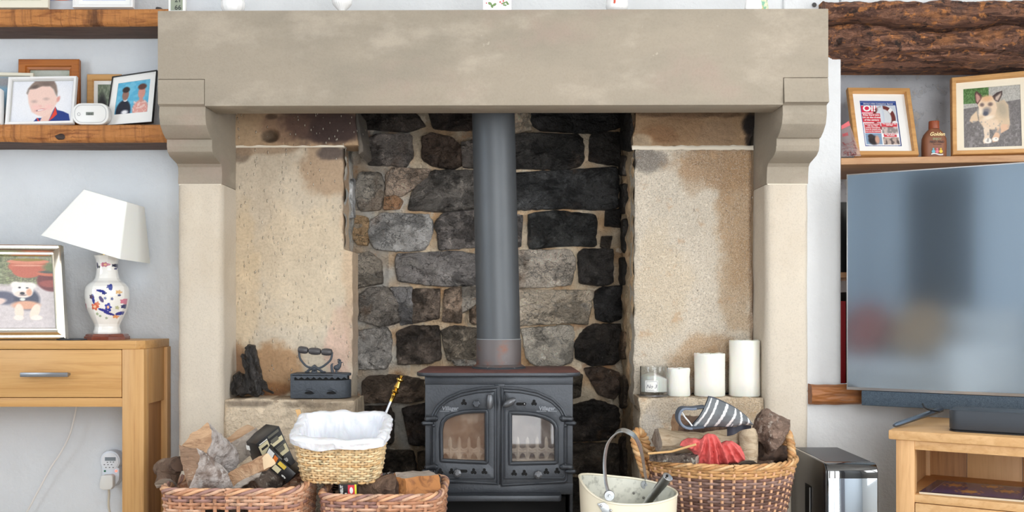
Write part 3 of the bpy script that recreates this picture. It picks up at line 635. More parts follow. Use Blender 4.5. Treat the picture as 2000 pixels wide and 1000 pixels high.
struct(g.make('wall_chimney_core', mat('sooty_core', (52,47,44), .95), smooth=0), 'sooty masonry inside the chimney')
struct(bx('floor_hearth', (XC0-.1, XC1+.1, 2.35, YF, 0, 0.045), mat('hearth_stone', (150,136,118), .8, layers=[('noise', 8, (1,1,1), .7, .45, .7, .6)]), bevel=.006), 'stone hearth slab')
HZ = 0.045
# ---------------------------------------------------------------- oak beam over the recess
def beam_mesh(pxa, pxb, ytop, ybot, Y, nm, m, seed=0, two=True, depth=.2):
    xa, xb = (pxa-1000)/F*Y, (pxb-1000)/F*Y; za, zb2 = ZC+(YH-ybot)/F*Y, ZC+(YH-ytop)/F*Y
    def fn(u, v):
        x = xa+(xb-xa)*u; z = za+(zb2-za)*v
        crack = .60+.05*math.sin(u*9+.6)+.04*N(u*12, 1, seed)
        if two:
            d = v-crack
            prof_ = .05*(abs(v/crack-.5)*2)**4 if d < 0 else .03*(abs((v-crack)/(1-crack)-.5)*2)**4-.012
            prof_ += .035*math.exp(-(d/.022)**2)
            if v < .17+.03*math.sin(u*14): prof_ += .032
            if v < .06: prof_ += .03
        else: prof_ = .02*(abs(v-.5)*2)**6
        am = 1.0 if two else .3
        y = Y+prof_-am*(.018*N(u*9, v*3.2, seed)+.009*N(u*34, v*9, seed+3)+.004*N(u*120, v*24, 1))
        ed = 1.0 if two else .22
        z += ed*.008*N(u*8, 3, v)+ed*(.014*N(u*7, 0, seed)+.006*N(u*24, 0, seed) if v > .9 or v < .1 else 0)
        return Vector((x, y, z))
    g = G(); nu, nv = (230, 70) if two else (120, 30); g.grid(fn, nu, nv)
    g.box(xa, xb, Y+.06, Y+.06+depth, za+.012, zb2-.012)
    for u in (0, 1):
        e_ = [fn(u, j/(nv-1)) for j in range(nv)]; g.add(e_+[Vector((p.x, Y+.1, p.z)) for p in e_], [(j, j+1, nv+j+1, nv+j) for j in range(nv-1)])
    return g.make(nm, m, None, smooth=60)
b = beam_mesh(1610, 2110, -1, 117, 3.23, 'ceiling_beam', M_beam, 2)
tag(b, 'massive dark gnarled oak beam above the recess at top right', 'beam')
b = beam_mesh(1586, 2090, 751, 791, 3.235, 'timber_sill', wood('mellow_oak_sill', (170,110,62), (128,76,40), (96,56,30), 'x', .5), 9, two=False, depth=.1)
tag(b, 'short squared oak timber running along the wall under the television', 'timber')
# ---------------------------------------------------------------- stove
YD = 2.985                       # door plane
st = thing('wood_stove', 'black cast iron wood-burning stove with two arched glass doors', 'stove', (-0.04, 3.15, HZ))
zp = W(0, 728, 2.975).z          # top of the plate
def D(px, py, d=0.0): return W(px, py, YD)-Vector((0, d, 0))
# top plate with rounded front corners
xa, xb = W(811,0,2.975).x, W(1136,0,2.975).x
pl = [(xa+.01,3.33),(xb-.01,3.33)]+[(xb-.055+.055*math.cos(a), 3.03-.055*math.sin(a)) for a in [i*PI/16 for i in range(9)]]+[(xa+.055-.055*math.cos(a), 3.03-.055*math.sin(a)) for a in [PI/2-i*PI/16 for i in range(9)]]
g = G(); g.prism([(x, y, zp-.012) for x, y in pl], (0,0,.012)); o = g.make('top_plate', [M_iron_r, M_iron], st, bevel=.003)
for p in o.data.polygons: p.material_index = 0 if p.normal.z > .6 else 1
bxl, bxr = W(830,0,3.01).x, W(1119,0,3.01).x; zb_ = .15
zlow = W(0, 985, 3.0).z
g = G(); g.box(bxl, bxr, 3.30, 3.315, zb_, zp-.012); g.box(bxl, bxl+.01, 3.01, 3.30, zb_, zp-.012); g.box(bxr-.01, bxr, 3.01, 3.30, zb_, zp-.012); g.box(bxl, bxr, 3.01, 3.30, zb_, zb_+.02)
g.box(bxl, bxr, 3.0, 3.03, W(0,752,YD).z, zp-.012); g.box(bxl, bxr, 3.0, 3.3, W(0,968,YD).z, W(0,945,YD).z)
g.box(W(966,0,3).x, W(986,0,3).x, 3.0, 3.03, W(0,950,YD).z, W(0,750,YD).z)
g.make('body', M_iron, st, bevel=.003)
doorL = [(974,754),(935,757),(900,764),(872,776),(853,792),(844,808),(842,820),(842,938),(846,941),(974,948)]
doorR = [(978,755),(1015,757),(1050,764),(1080,778),(1098,795),(1107,812),(1109,822),(1109,941),(1105,944),(978,951)]
winL = [(864,897),(863,842),(866,826),(874,817),(888,811),(905,807),(924,805.5),(948,805),(948,901),(900,899)]
winR = [(999,903),(999,808.5),(1028,809.5),(1045,811.5),(1060,815.5),(1073,821),(1081,828),(1084.5,837),(1085,901)]
# front frame with the arch cut out (shows between the doors and the body edge)
for dr, wi, side in ((doorL, winL, -1), (doorR, winR, 1)):
    cx = sum(p[0] for p in wi)/len(wi); cy = 855
    n = 110; angs = sorted([2*PI*k/n for k in range(n)]+[math.atan2(p[1]-cy, p[0]-cx) % (2*PI) for p in dr+wi])
    O = ray_sample(dr, (cx,cy), angs); I = ray_sample(wi, (cx,cy), angs)
    x0_, x1_ = (830, 975) if side < 0 else (977, 1119)
    rect = [(x0_,748),(x1_,748),(x1_,952),(x0_,952)]; R_ = ray_sample(rect, (cx,cy), angs); O2 = [((p[0]-cx)*.985+cx, (p[1]-cy)*.985+cy) for p in O]
    g = G(); g.ring([D(*p, -.018) for p in R_], [D(*p, -.018) for p in O2], (0,.01,0)); g.make('front_frame', M_iron, st, smooth=0)
    g = G(); g.ring([D(*p) for p in O], [D(*p) for p in I], (0,.014,0)); door = g.make('door', M_iron, st, smooth=30, bevel=.0015)
    # outer double moulding
    for k, (s, r) in enumerate(((.965, .0035), (.90, .0028))):
        Q_ = resample([((p[0]-cx)*s+cx, (p[1]-cy)*s+cy) for p in dr], 90, 0)
        if k == 1: Q_ = [Vector((q.x, min(q.y, 934))) for q in Q_]
        g = G(); g.tube([D(q.x, q.y, .001) for q in Q_], r, 6, closed=True); g.make('moulding', M_iron, door)
    Q_ = resample([((p[0]-cx)*1.055+cx, (p[1]-cy)*1.05+cy) for p in wi], 90, 0)
    g = G(); g.tube([D(q.x, q.y, .002) for q in Q_], .0065, 8, closed=True); g.make('window_rim', M_iron, door)
    g = G(); g.prism([D(*p, -.012)-Vector((0, .0032*(p[1]-803)/100-.003, 0)) for p in wi], (0,.003,0))
    Mg = mat('smoke_hazed_stove_glass', (150,120,100) if side < 0 else (150,120,100), .04, alpha=0.34, layers=[('noise', 14, (1,1,1), (206,184,164), .45, .62, .8), ('noise', 7, (1,1,1), (110,86,72), .5, .66, .7)], spec=1.0, ior=1.6)
    Mg2 = mat('smoke_hazed_stove_glass_clear', (96,92,96), .02, alpha=0.26, layers=[('noise', 12, (1,1,1), (190,182,174), .5, .66, .7)], spec=1.0, ior=1.5)
    g.make('glass_pane', Mg if side < 0 else Mg2, door, smooth=0)
    # trefoil vents: black inlays painted for the dark of the holes
    vents = [(906,786),(860,921),(882,921),(925,921),(946,921)] if side < 0 else [(1043,787),(1004,924),(1024,924),(1067,921),(1088,920)]
    for vx, vy in vents:
        g = G()
        for dx, dy in ((0,-3.4),(-2.6,1.6),(2.8,2.0)):
            g.prism([D(vx+dx+3.0*math.cos(a*PI/5), vy+dy+3.3*math.sin(a*PI/5), -.001) for a in range(10)], (0,-.0016,0))
        g.make('vent_hole_inlay', M_hole, door, smooth=0)
    slots = [(904,920,6)] if side < 0 else [(1018,789,7)]
    for vx, vy, l in slots:
        g = G(); g.prism([D(vx+(l if math.cos(a*PI/8) > 0 else -l)+3*math.cos(a*PI/8), vy+3*math.sin(a*PI/8), -.001) for a in range(16)], (0,-.0016,0)); g.make('vent_slot_inlay', M_hole, door, smooth=0)
        if side > 0: g = G(); g.ball(D(vx+6, vy, .002), .003, 10); g.make('vent_pin', M_steel, door)
    # knobs and handles
    kx, ky = (894,922) if side < 0 else (1051,925)
    g = G(); g.tube([D(kx,ky,0), D(kx,ky,.012), D(kx,ky,.014), D(kx,ky,.026), D(kx,ky,.029)], [.004,.004,.0115,.012,.006], 8); g.make('vent_knob', mat('worn_iron_knob', (104,106,110), .35, .5), door, smooth=20)
    if side < 0:
        g = G(); g.tube([D(931,788,0), D(931,788,.012), D(931,788,.013), D(931,788,.024), D(931,788,.026)], [.005,.005,.0125,.012,.008], 6); g.make('hex_knob', M_iron, door, smooth=0)
        g = G(); g.tube([D(957,783,0), D(957,783,.02)], .006, 8); g.tube([D(957+t*0,783+14.5*math.sin(t*PI/2),.024) for t in (-1,-.75,-.4,0,.4,.75,1)], [.002,.007,.0098,.011,.0098,.007,.002], 10); g.make('handle', mat('worn_iron_knob'), door)
    else:
        g = G(); g.tube([D(995,785,0), D(995,785,.02)], .006, 8); g.tube([D(995+12.5*t,785-7.5*t,.025) for t in (-1,-.75,-.4,0,.4,.75,1)], [.002,.0075,.0102,.0112,.0102,.0075,.002], 10); g.make('handle', mat('worn_iron_knob'), door)
    tx = 879 if side < 0 else 1068
    g = G(); text_on(g, 'Villager', .0165, lambda x, y: D(tx+x*F/YD*.985, 801-y*F/YD+x*(.0), .0036), thick=(0,.004,0), bold=.0004, shear=.12)
    for a, b, yy in ((-20,-1,802.6),(4,20,802.6)): g.hexa([D(tx+a,yy+1,0),D(tx+b,yy+1,0),D(tx+b,yy+1,.002),D(tx+a,yy+1,.002),D(tx+a,yy,0),D(tx+b,yy,0),D(tx+b,yy,.002),D(tx+a,yy,.002)])
    g.make('raised_lettering', mat('lightened_iron_lettering', (122,126,132), .4, .4), door, smooth=0)  # faces lightened so the letters stand out without their cast shadows
    # hinges
    hx = 834 if side < 0 else 1115
    for hy in (821, 915):
        g = G(); s = side
        g.tube([D(hx,hy-8,.008), D(hx,hy-6,.008), D(hx,hy+8,.008), D(hx,hy+9,.008)], [.003,.0045,.0045,.003], 8)
        g.tube([D(hx-s*20,hy-4,.006), D(hx-s*16,hy-4,.010), D(hx-s*8,hy-4,.010), D(hx,hy-3,.008), D(hx+s*3,hy-3,.006)], [.007,.010,.0065,.009,.006], 10)
        g.tube([D(hx-s*10,hy+5,.004), D(hx-s*4,hy+5,.008), D(hx+s*7,hy+5,.008), D(hx+s*9,hy+5,.006)], [.005,.007,.007,.004], 10)
        g.ball(D(hx-s*19,hy-4,.013), .005, 8)
        g.make('hinge', M_iron, door)
    rx = 847 if side < 0 else 1104
    g = G(); g.tube([D(rx,834,.004), D(rx,903,.004)], .0042, 8); g.ball(D(rx,831,.005), .005, 8); g.ball(D(rx,907,.005), .005, 8); g.make('hinge_bar', M_iron, door)
# ash lip
g = G(); zA = W(0, 968, 2.95).z; xA, xB = W(858,0,2.95).x, W(1097,0,2.95).x
pl = [(xA,3.0),(xB,3.0)]+[(xB-.012+.012*math.cos(a), 2.95+.012-.012*math.sin(a)) for a in (0,PI/6,PI/3,PI/2)]+[(xA+.012-.012*math.cos(a), 2.95+.012-.012*math.sin(a)) for a in (PI/2,PI/3,PI/6,0)]
g.prism([(x, y, zA-.018) for x, y in pl], (0,0,.018)); g.make('ash_lip', M_iron, st, bevel=.004)
g = G(); g.box(bxl+.02, bxr-.02, 3.05, 3.28, HZ+.06, zA-.02); g.make('ash_pan', M_hole, st, bevel=.002)
for lx in (bxl+.015, bxr-.05):
    for ly in (3.02, 3.25): g = G(); g.hexa([(lx,ly,HZ),(lx+.03,ly,HZ),(lx+.03,ly+.03,HZ),(lx,ly+.03,HZ),(lx-.004,ly,zb_),(lx+.036,ly,zb_),(lx+.036,ly+.034,zb_),(lx-.004,ly+.034,zb_)]); g.make('leg', M_iron, st, bevel=.003)
# firebricks and the fire fence behind the glass
M_fbk = mat('pale_firebrick', (206,178,150), .9, layers=[('noise', 14, (1,1,1), (150,110,84), .45, .65, .7)])
g = G(); g.box(bxl+.02, bxr-.02, 3.20, 3.22, W(0,940,3).z, zp-.05); g.make('firebrick', M_fbk, st, smooth=0)
for xx in (bxl+.012, bxr-.034): g = G(); g.box(xx, xx+.022, 3.03, 3.20, W(0,940,3).z, zp-.05); g.make('firebrick', M_fbk, st, smooth=0)
g = G(); g.box(bxl+.03, bxr-.03, 3.04, 3.2, W(0,905,3.04).z-.02, W(0,905,3.04).z); g.make('grate', M_fbk, st, smooth=0)
M_fence = mat('ash_pale_fire_fence', (226,208,186), .6, layers=[('noise', 30, (1,1,1), (150,130,112), .5, .7, .6)])
g = G(); FY = 3.03
def Fp(px, py): return W(px, py, FY)
for xs in ([861,879,897,916,935,953], [993,1011,1030,1049,1067,1087]):
    for i, x in enumerate(xs):
        if 0 < i < 5: g.tube([Fp(x,902), Fp(x,880), Fp(x,868), Fp(x,858), Fp(x,853)], [.006,.0055,.006,.005,.0015], 8)
        if i < 5:
            x2 = xs[i+1]; m_ = (x+x2)/2
            g.tube([Fp(x+(x2-x)*t, 876+(6*math.sin(PI*t)) -3) for t in [k/6 for k in range(7)]], .0045, 6)
            g.tube([Fp(m_+(x2-x)*.36*math.cos(a), 892-9*math.sin(a)) for a in [k*PI/8 for k in range(9)]], .003, 6)
    g.tube([Fp(xs[0],882), Fp(xs[-1],882)], .005, 6); g.tube([Fp(xs[0],900), Fp(xs[-1],900)], .007, 6)
g.make('fire_fence', M_fence, st)
# flue pipe
CY = 3.215
def cxp(px0, px1, Y): return (px0+px1)/2
xb_, rb_ = W(974,0,CY).x, 44/F*CY*1.0
zc1 = W(0, 664, CY-.07).z
g = G(); g.lathe((xb_, CY, 0), [(rb_*1.10, zp+.001),(rb_*1.12, zp+.008),(rb_*1.02, zp+.012),(rb_*.995, zp+.014),(rb_*.995, zc1),(rb_*.98, zc1+.002)], 48); g.make('flue_collar', M_collar, st)
g = G(); g.lathe((xb_, CY, 0), [(rb_*1.19, zp),(rb_*1.19, zp+.004),(rb_*1.1, zp+.006)], 48, wob=lambda a, z: 1+.006*math.sin(a*9)); g.make('fire_cement', mat('crumbly_fire_cement', (56,62,68), .8, layers=[('noise', 60, (1,1,1), (220,220,220), .6, .66, .8)]), st)
xt = W(963.5,0,CY).x; zt_ = 1.80
def pipe(u, v):
    a = 2*PI*u; z = zc1-.004+(zt_-zc1)*v; k = (z-zc1)/(W(0,220,CY).z-zc1); c = xb_+(xt-xb_)*k; r = (42.6-1.0*k)/F*CY
    return Vector((c+r*math.cos(a), CY+r*math.sin(a), z))
g = G(); g.grid(pipe, 56, 30, closed=True); g.make('flue_pipe', M_flue, st)
g = G(); g.tube([pipe(u/56, .0045) for u in range(56)], .0022, 6, closed=True); g.make('cement_seam', mat('grey_seam', (140,146,150), .7), st)

# ---------------------------------------------------------------- things on the left ledge
zL = W(0, 780.5, 3.105).z
# box iron
def IP(px, py, Y): return W(px, py, Y)
it = thing('box_iron', 'antique black charcoal box iron with cockerel latch on the left stone ledge', 'iron', (W(626,0,3.16).x, 3.16, zL))
def plan(s, y0=3.115, y1=3.205):
    xl, xr = W(567,0,y0).x, W(685,0,3.15).x; cy_ = (y0+y1)/2; r = (y1-y0)/2; cx_ = (xl+xr)/2
    pts = [(xl,y0),(xl,y1)]+[(xr-.05+.05*math.cos(a), cy_-r*math.sin(a)) for a in [-PI/2+k*PI/12 for k in range(13)]]
    return [((x-cx_)*s+cx_, (y-cy_)*s+cy_) for x, y in pts]
z1, z2, z3 = zL+.003, W(0,743,3.115).z, W(0,730,3.115).z
g = G(); P1 = plan(1.0); P2 = plan(.94)
g.ring([(x,y,z1) for x,y in P1], [(x,y,z1) for x,y in P2], (0,0,z2-z1)); g.prism([(x,y,z1) for x,y in P2], (0,0,.006)); ib = g.make('body', mat('pitted_black_iron', (74,80,88), .55, .25, bumps=[('noise', 90, (1,1,1), .35, .65, .6, .0015)]), it, bevel=.0015)
for vx in (604.5, 647.5): g = G(); g.prism([W(vx+9.5*math.cos(a*PI/8), 768-3.6*math.sin(a*PI/8)*(1 if a < 9 else .5), 3.1135) for a in range(16)], (0,-.0015,0)); g.make('air_hole', M_hole, ib, smooth=0)
for vx in (604, 647): g = G(); g.tube([W(vx-2+11*math.cos(a*PI/10), 767.5-6.5*math.sin(a*PI/10), 3.1125) for a in range(0, 8)], [.0008,.003,.004,.004,.0035,.003,.002,.001], 6); g.make('hole_hood', mat('pitted_black_iron'), ib)
g = G(); P3 = plan(1.0); g.prism([(x,y,z3-.008) for x,y in P3], (0,0,.008)); lid = g.make('lid', mat('pitted_black_iron'), it, bevel=.002)
g = G(); xl_, xr_ = P1[0][0], W(678,0,3.113).x; n = 9
pts = [(xl_+.004,3.115,z3-.004)]
for k in range(n*4+1):
    t = k/(n*4); pts.append((xl_+.006+(xr_-xl_-.006)*t, 3.115, z3-.0105-.0065*abs(((t*n) % 1)*2-1)))
pts.append((xr_,3.115,z3-.004)); g.prism(pts, (0,.003,0)); g.make('scalloped_rim', mat('pitted_black_iron'), lid, smooth=0)
g = G(); g.box(xl_, xl_+.012, 3.1155, 3.2, z2-.002, z3-.004); g.make('hinge', mat('pitted_black_iron'), lid)
g = G(); g.prism([(x, y, z2-.010) for x, y in plan(.93)], (0,0,z3-z2+.001)); g.make('dark_filler', M_hole, it, smooth=0)  # black block added inside so the toothed gap reads dark
g = G()
YI = 3.16
bow = fair([W(584,686,YI), W(586,700,YI), W(597,714,YI), W(606,718,YI), W(614,720,YI)], 14)+fair([W(614,720,YI), W(626,718,YI), W(636,712,YI), W(646,702,YI), W(649,688,YI)], 14)[1:]
g.tube(bow, .0035, 8); g.ball(W(614,721,YI-.006), .0075, 12); g.ball(W(614,721,YI-.012), .0035, 10)
g.tube([W(598,727,YI), W(604,722,YI), W(614,716,YI), W(624,722,YI), W(632,727,YI)], [.003,.004,.007,.004,.003], 8); g.ball(W(600,726.5,YI), .005, 8, (1.8,1,.7)); g.ball(W(631,726.5,YI), .005, 8, (2.0,1,.7)); g.tube([W(614,722,YI), W(614,729,YI)], [.008,.011], 10)
hb = g.make('handle_bow', mat('pitted_black_iron'), it)
g = G()
for (a, b, ya, yb) in ((582,602,682,685), (602.5,627,685,687), (627.5,649,687,688)):
    A, B = W(a, ya, YI), W(b, yb, YI); g.tube([A.lerp(B, t) for t in (0,.06,.25,.5,.75,.94,1)], [.0045,.009,.0112,.0118,.0112,.009,.0045], 14)
g.make('handle_grip', mat('dark_turned_grip', (78,76,78), .4), it)
g = G()  # cockerel
cr = [W(651,717,YI), W(648,711,YI), W(650,706,YI), W(655,709,YI), W(660,711,YI), W(664,707,YI), W(665,702,YI), W(668,703,YI)]
g.tube(fair([W(650,728,YI), W(648,720,YI), W(648,712,YI), W(651,710,YI)], 8), [.004,.005,.0045,.004,.004,.003,.002,.001], 8)
g.ball(W(658,718,YI), .0105, 12, (1.05,.7,.85)); g.tube(fair([W(661,716,YI), W(664,710,YI), W(663,706,YI)], 6), [.008,.007,.0055,.005,.005,.005], 8)
g.ball(W(663,707,YI), .0058, 10); g.tube([W(666,708,YI), W(670,708,YI)], [.003,.001], 6); g.tube([W(659,703,YI), W(662,702,YI), W(666,704,YI)], [.0015,.003,.0015], 6)
g.tube([W(657,722,YI), W(657,730,YI)], .004, 6); g.ball(W(664,728.5,YI), .004, 8, (1.8,1,.6))
g.make('cockerel_latch', mat('pitted_black_iron'), it)
# bogwood
Mb = mat('charred_black_driftwood', (58,54,52), .38, layers=[('ridge', 16, (1,1,.5), (24,21,20), .45, .62, .85), ('ridge', 40, (1,1,.6), (146,140,136), .62, .72, .6)], bumps=[('ridge', 30, (1,1,.5), .3, .7, 1.0, .008)])
g = G(); YW = 3.17
def limb(pts, rs, n=12, s=1):
    P_ = fair([W(a, b, YW+d) for a, b, d in pts], 22); R_ = [np.interp(i/21*(len(rs)-1), range(len(rs)), rs) for i in range(22)]
    k0 = len(g.v); g.tube(P_, R_, n)
    for i in range(k0, len(g.v)):
        v = g.v[i]; g.v[i] = v+Vector((N(v.x*70, v.y*70, v.z*45+s), N(v.x*70+9, v.y*70, v.z*45+s), N(v.x*50, v.y*70, v.z*40+s)))*.0075
limb([(490,683,.0),(489,700,0),(496,730,0),(500,760,0),(497,776,.01)], [.010,.020,.022,.020,.022], 14, 1)
limb([(482,686,.0),(492,692,0),(500,716,0),(508,745,0),(520,766,0),(532,777,0)], [.007,.013,.010,.008,.007,.004], 10, 2)
limb([(471,702,.0),(478,716,-.01),(484,745,-.01),(486,776,-.015)], [.005,.008,.010,.011], 10, 3)
limb([(488,704,-.02),(494,730,-.025),(500,755,-.03),(507,777,-.035)], [.005,.008,.008,.009], 10, 4)
limb([(462,737,.01),(470,752,.01),(478,776,.01)], [.014,.024,.03], 12, 5); limb([(484,740,.01),(480,762,.0),(466,776,-.01)], [.016,.024,.016], 12, 6)
limb([(462,742,.0),(458,760,0),(457,777,0)], [.006,.010,.009], 10, 7); limb([(505,760,0),(500,770,-.01),(515,777,-.01)], [.006,.012,.006], 8, 8)
k = zL-min(v.z for v in g.v)+.001; g.v = [v+Vector((0,0,k)) for v in g.v]
tag(g.make('driftwood', Mb, smooth=50), 'gnarled charred black driftwood standing at the left end of the ledge', 'driftwood')
# ---------------------------------------------------------------- candles on the right ledge
zR = W(0, 776.5, 3.105).z
M_wax = mat('ivory_wax', (246,243,234), .45, sss=0.25, layers=[('noise', 8, (1,1,.4), (236,230,216), .5, .7, .5)], bumps=[('noise', 9, (1,1,.5), .3, .7, .35, .004)])
def candle(px, w, ytop, Y, lab, seed, squash=0):
    x = W(px,0,Y).x; r = w/2/F*Y; h = ZC+(YH-ytop)/F*(Y-r)-zR
    g = G()
    pr = [(r*.93, 0),(r, .003),(r*.99,h*.3),(r*.985, h*.7),(r*.99, h-.008),(r*.985,h-.002),(r*.93,h),(r*.84,h-.002),(r*.80,h-.012),(r*.4,h-.014),(.001,h-.014)]
    g.lathe((x, Y, zR), pr, 48, wob=lambda a, z: 1+.022*N(math.cos(a)*2.2, math.sin(a)*2.2, z*9+seed)+.012*N(math.cos(a)*6, math.sin(a)*6, z*14+seed)-squash*.10*math.exp(-((z-h*.55)/.018)**2)*(math.cos(a) > .3)*math.cos(a))
    for i, v in enumerate(g.v):
        if v.z > zR+h-.03: g.v[i] = v+Vector((0,0,.003*N(v.x*60, v.y*60, seed)-.002))
    t = thing('pillar_candle', lab, 'candle', (x, Y, zR), 'pillar candles on the right ledge')
    g.make('wax', M_wax, t, smooth=60)
    g = G(); g.tube([(x,Y,zR+h-.014),(x+.001,Y,zR+h-.008),(x+.003,Y,zR+h-.003)], .0012, 6); g.make('wick', M_black, t)
candle(1325, 46, 719, 3.165, 'short squat melted ivory pillar candle beside the glass jar candle', 3, 1)
candle(1386, 60, 690, 3.165, 'medium-height ivory pillar candle in the middle of the right ledge', 5)
candle(1454, 60, 664, 3.165, 'tallest ivory pillar candle at the right end of the ledge', 9)
jx = W(1277,0,3.16).x; jr = 27/F*3.16; jh = ZC+(YH-717)/F*(3.16-jr)-zR
t = thing('jar_candle', 'clear glass jar candle with white paper label numbered 3 at left end of right ledge', 'candle', (jx, 3.16, zR))
M_glass = mat('clear_glass', (250,252,252), .03, trans=1.0, ior=1.45)
g = G(); g.lathe((jx,3.16,zR+.006), [(jr*.97,0),(jr,.004),(jr,jh-.008),(jr*.99,jh-.006),(jr*.955,jh-.006),(jr*.95,jh-.01),(jr*.95,.008),(jr*.5,.007),(.0005,.007)], 48); g.make('glass_jar', M_glass, t)
g = G(); g.lathe((jx,3.16,zR), [(jr*1.06,0),(jr*1.08,.002),(jr*1.08,.005),(jr*.9,.0058)], 48); g.make('base_plate', M_steel, t)
g = G(); g.lathe((jx,3.16,zR+.016), [(jr*.92,0),(jr*.93,.003),(jr*.93,jh*.55),(jr*.8,jh*.58),(.001,jh*.56)], 40)
for i, v in enumerate(g.v):
    if v.z > zR+.05: g.v[i] = v+Vector((0,0,.016*((v.x-jx)/jr)*(-1 if v.x > jx else .4)))
g.make('wax', M_wax, t)
def onjar(x, y, r=jr*1.012): a = -PI/2+(x-.012)/r; return Vector((jx+r*math.cos(a), 3.16+r*math.sin(a), zR+.034+y))
lab = G(); lab.grid(lambda u, v: onjar(-.021+.042*u-.002, -.018+.036*v), 16, 4); lab.make('paper_label', mat('cream_paper', (240,240,236), .6), t)
lt = G(); text_on(lt, 'No 3', .016, lambda x, y: onjar(x-.002, y-.006, jr*1.02), bold=.0001, shear=.3); 
for dx in (-.018, .0155): lt.grid(lambda u, v: onjar(dx+.0008*u, -.015+.030*v, jr*1.018), 2, 2)
for dy in (-.0155, .0145): lt.grid(lambda u, v: onjar(-.018+.0343*u, dy+.0008*v, jr*1.018), 10, 2)
lt.grid(lambda u, v: onjar(-.012+.018*u, -.0125+.0008*v, jr*1.018), 8, 2)
lt.make('label_print', mat('grey_ink', (110,112,118), .6), t, smooth=0)
g = G()
g.tube([W(1412,775,3.22), W(1416,769,3.225), W(1422,768,3.225), W(1428,775,3.22)], .004, 8); g.tube([W(1348,774,3.225), W(1353,768,3.225), W(1358,773,3.225)], .003, 8); g.tube([W(1358,775,3.228), W(1390,776,3.228), W(1412,775,3.225)], .0022, 6)
tag(g.make('lighter_wire', M_black), 'small black wire scrap lying behind the pillar candles', 'wire')

# ---------------------------------------------------------------- console table
YT0, YT1 = 3.04, 3.285
zT = W(0, 665.5, YT0).z; xr = W(275,0,YT0).x; xr1 = W(329.5,0,YT1).x; xl = -2.05
tb = thing('console_table', 'light oak console table with grey bar handle left of the fireplace', 'table', ((xl+xr)/2, 3.16, 0))
xe = xr1+.002
zt0 = W(0, 682, YT0).z
cham = .03
g = G(); g.prism([(xl,YT0,zt0),(xe-cham*.6,YT0,zt0),(xe,YT0+cham,zt0),(xe,YT1,zt0),(xl,YT1,zt0)], (0,0,zT-zt0)); g.make('table_top', M_oakx, tb, bevel=.002)
xlg = W(237.5,0,YT0).x; zr0, zr1 = W(0,795,YT0).z, W(0,777.5,YT0).z
for (a, b) in ((xlg, xr+.008), (xl+.004, xl+.07)):
    g = G(); g.box(a, b, YT0+.003, YT0+.045, 0, zt0); g.make('leg', M_oakz, tb, bevel=.002)
    g = G(); g.box(b-.03 if a > -1.5 else a, b if a > -1.5 else a+.03, YT1-.035, YT1, 0, zt0); g.make('leg', M_oakz, tb, bevel=.002)
g = G(); g.box(xr-.022, xr-.002, YT0+.045, YT1-.035, W(0,786,3.15).z, zt0); g.make('side_apron', M_oakz, tb)
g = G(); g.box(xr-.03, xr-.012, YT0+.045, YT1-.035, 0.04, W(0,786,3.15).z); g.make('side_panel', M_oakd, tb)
g = G(); g.box(xl+.07, xlg, YT0+.005, YT0+.03, zr0, zr1); g.make('rail', M_oakx, tb, bevel=.0015)
g = G(); g.box(xl+.07, xlg, YT0+.04, YT1-.03, zr0+.003, zr0+.012); g.make('drawer_bottom', M_oakd, tb)
xm = W(-51,0,YT0).x
for (a, b) in ((xm+.004, xlg-.002), (xl+.074, xm-.02)):
    g = G(); g.box(a, b, YT0+.004, YT0+.025, zr1+.002, zt0-.002); dr = g.make('drawer', M_oakx, tb, bevel=.0012)
    hc = W(93,0,YT0).x if a > -1.7 else (a+b)/2; zh = W(0,731,YT0).z; hw = .072
    g = G(); g.box(hc-hw, hc+hw, YT0-.026, YT0-.016, zh-.0068, zh+.0068); g.box(hc-hw+.004, hc-hw+.012, YT0-.018, YT0+.005, zh-.004, zh+.004); g.box(hc+hw-.012, hc+hw-.004, YT0-.018, YT0+.005, zh-.004, zh+.004); g.make('handle', M_pewter, dr, bevel=.001)
g = G(); g.box(xm-.018, xm+.002, YT0+.005, YT0+.03, zr1, zt0); g.make('drawer_divider', M_oakz, tb)
g = G(); g.box(xl+.01, xlg, YT0+.03, YT0+.034, zr0+.01, zt0); g.make('carcass_gap', M_black_gap, tb)

# lamp
LY = 3.145; lx = W(209.5,0,LY).x
lp = thing('table_lamp', 'white floral octagonal vase lamp with crooked cream shade on the oak table', 'lamp', (lx, LY, zT))
Mred = mat('mahogany_plinth', (122,62,44), .22, layers=[('noise', 30, (1,1,3), (96,44,32), .45, .65, .6)], coat=.6)
g = G(); q = PI/8; r8 = 39.5/F*LY/math.cos(q)*.98
g.lathe((lx,LY,zT), [(r8,0),(r8,.011),(r8*.95,.0125),(r8*.93,.017),(r8*.86,.0195),(r8*.80,.020)], 8, rot=q+.05); g.make('plinth', Mred, lp, smooth=0, bevel=.0008)
pz = [(24.5,650),(25.5,644),(24,640),(23,634),(24,629),(29.5,618),(34,608),(38.5,597),(41,582),(41.5,574),(41,563),(39,556),(33,549.5),(26,545),(22.5,540),(20.5,532),(19.5,524),(20,512),(21,504),(24,497.5),(24.5,495.5),(22,495)]
prof_ = []
for w, y in pz:
    prof_.append((w/F*LY*1.02, W(0,y,LY).z-zT-.006))
zz = np.linspace(prof_[0][1], prof_[-1][1], 170); rr = np.interp(zz, [p[1] for p in prof_], [p[0] for p in prof_])
def octw(a, z):
    b = ((a-.05+PI/8) % (PI/4))-PI/8; return .93*(math.cos(PI/8)/math.cos(b)*.5+.53)/.985
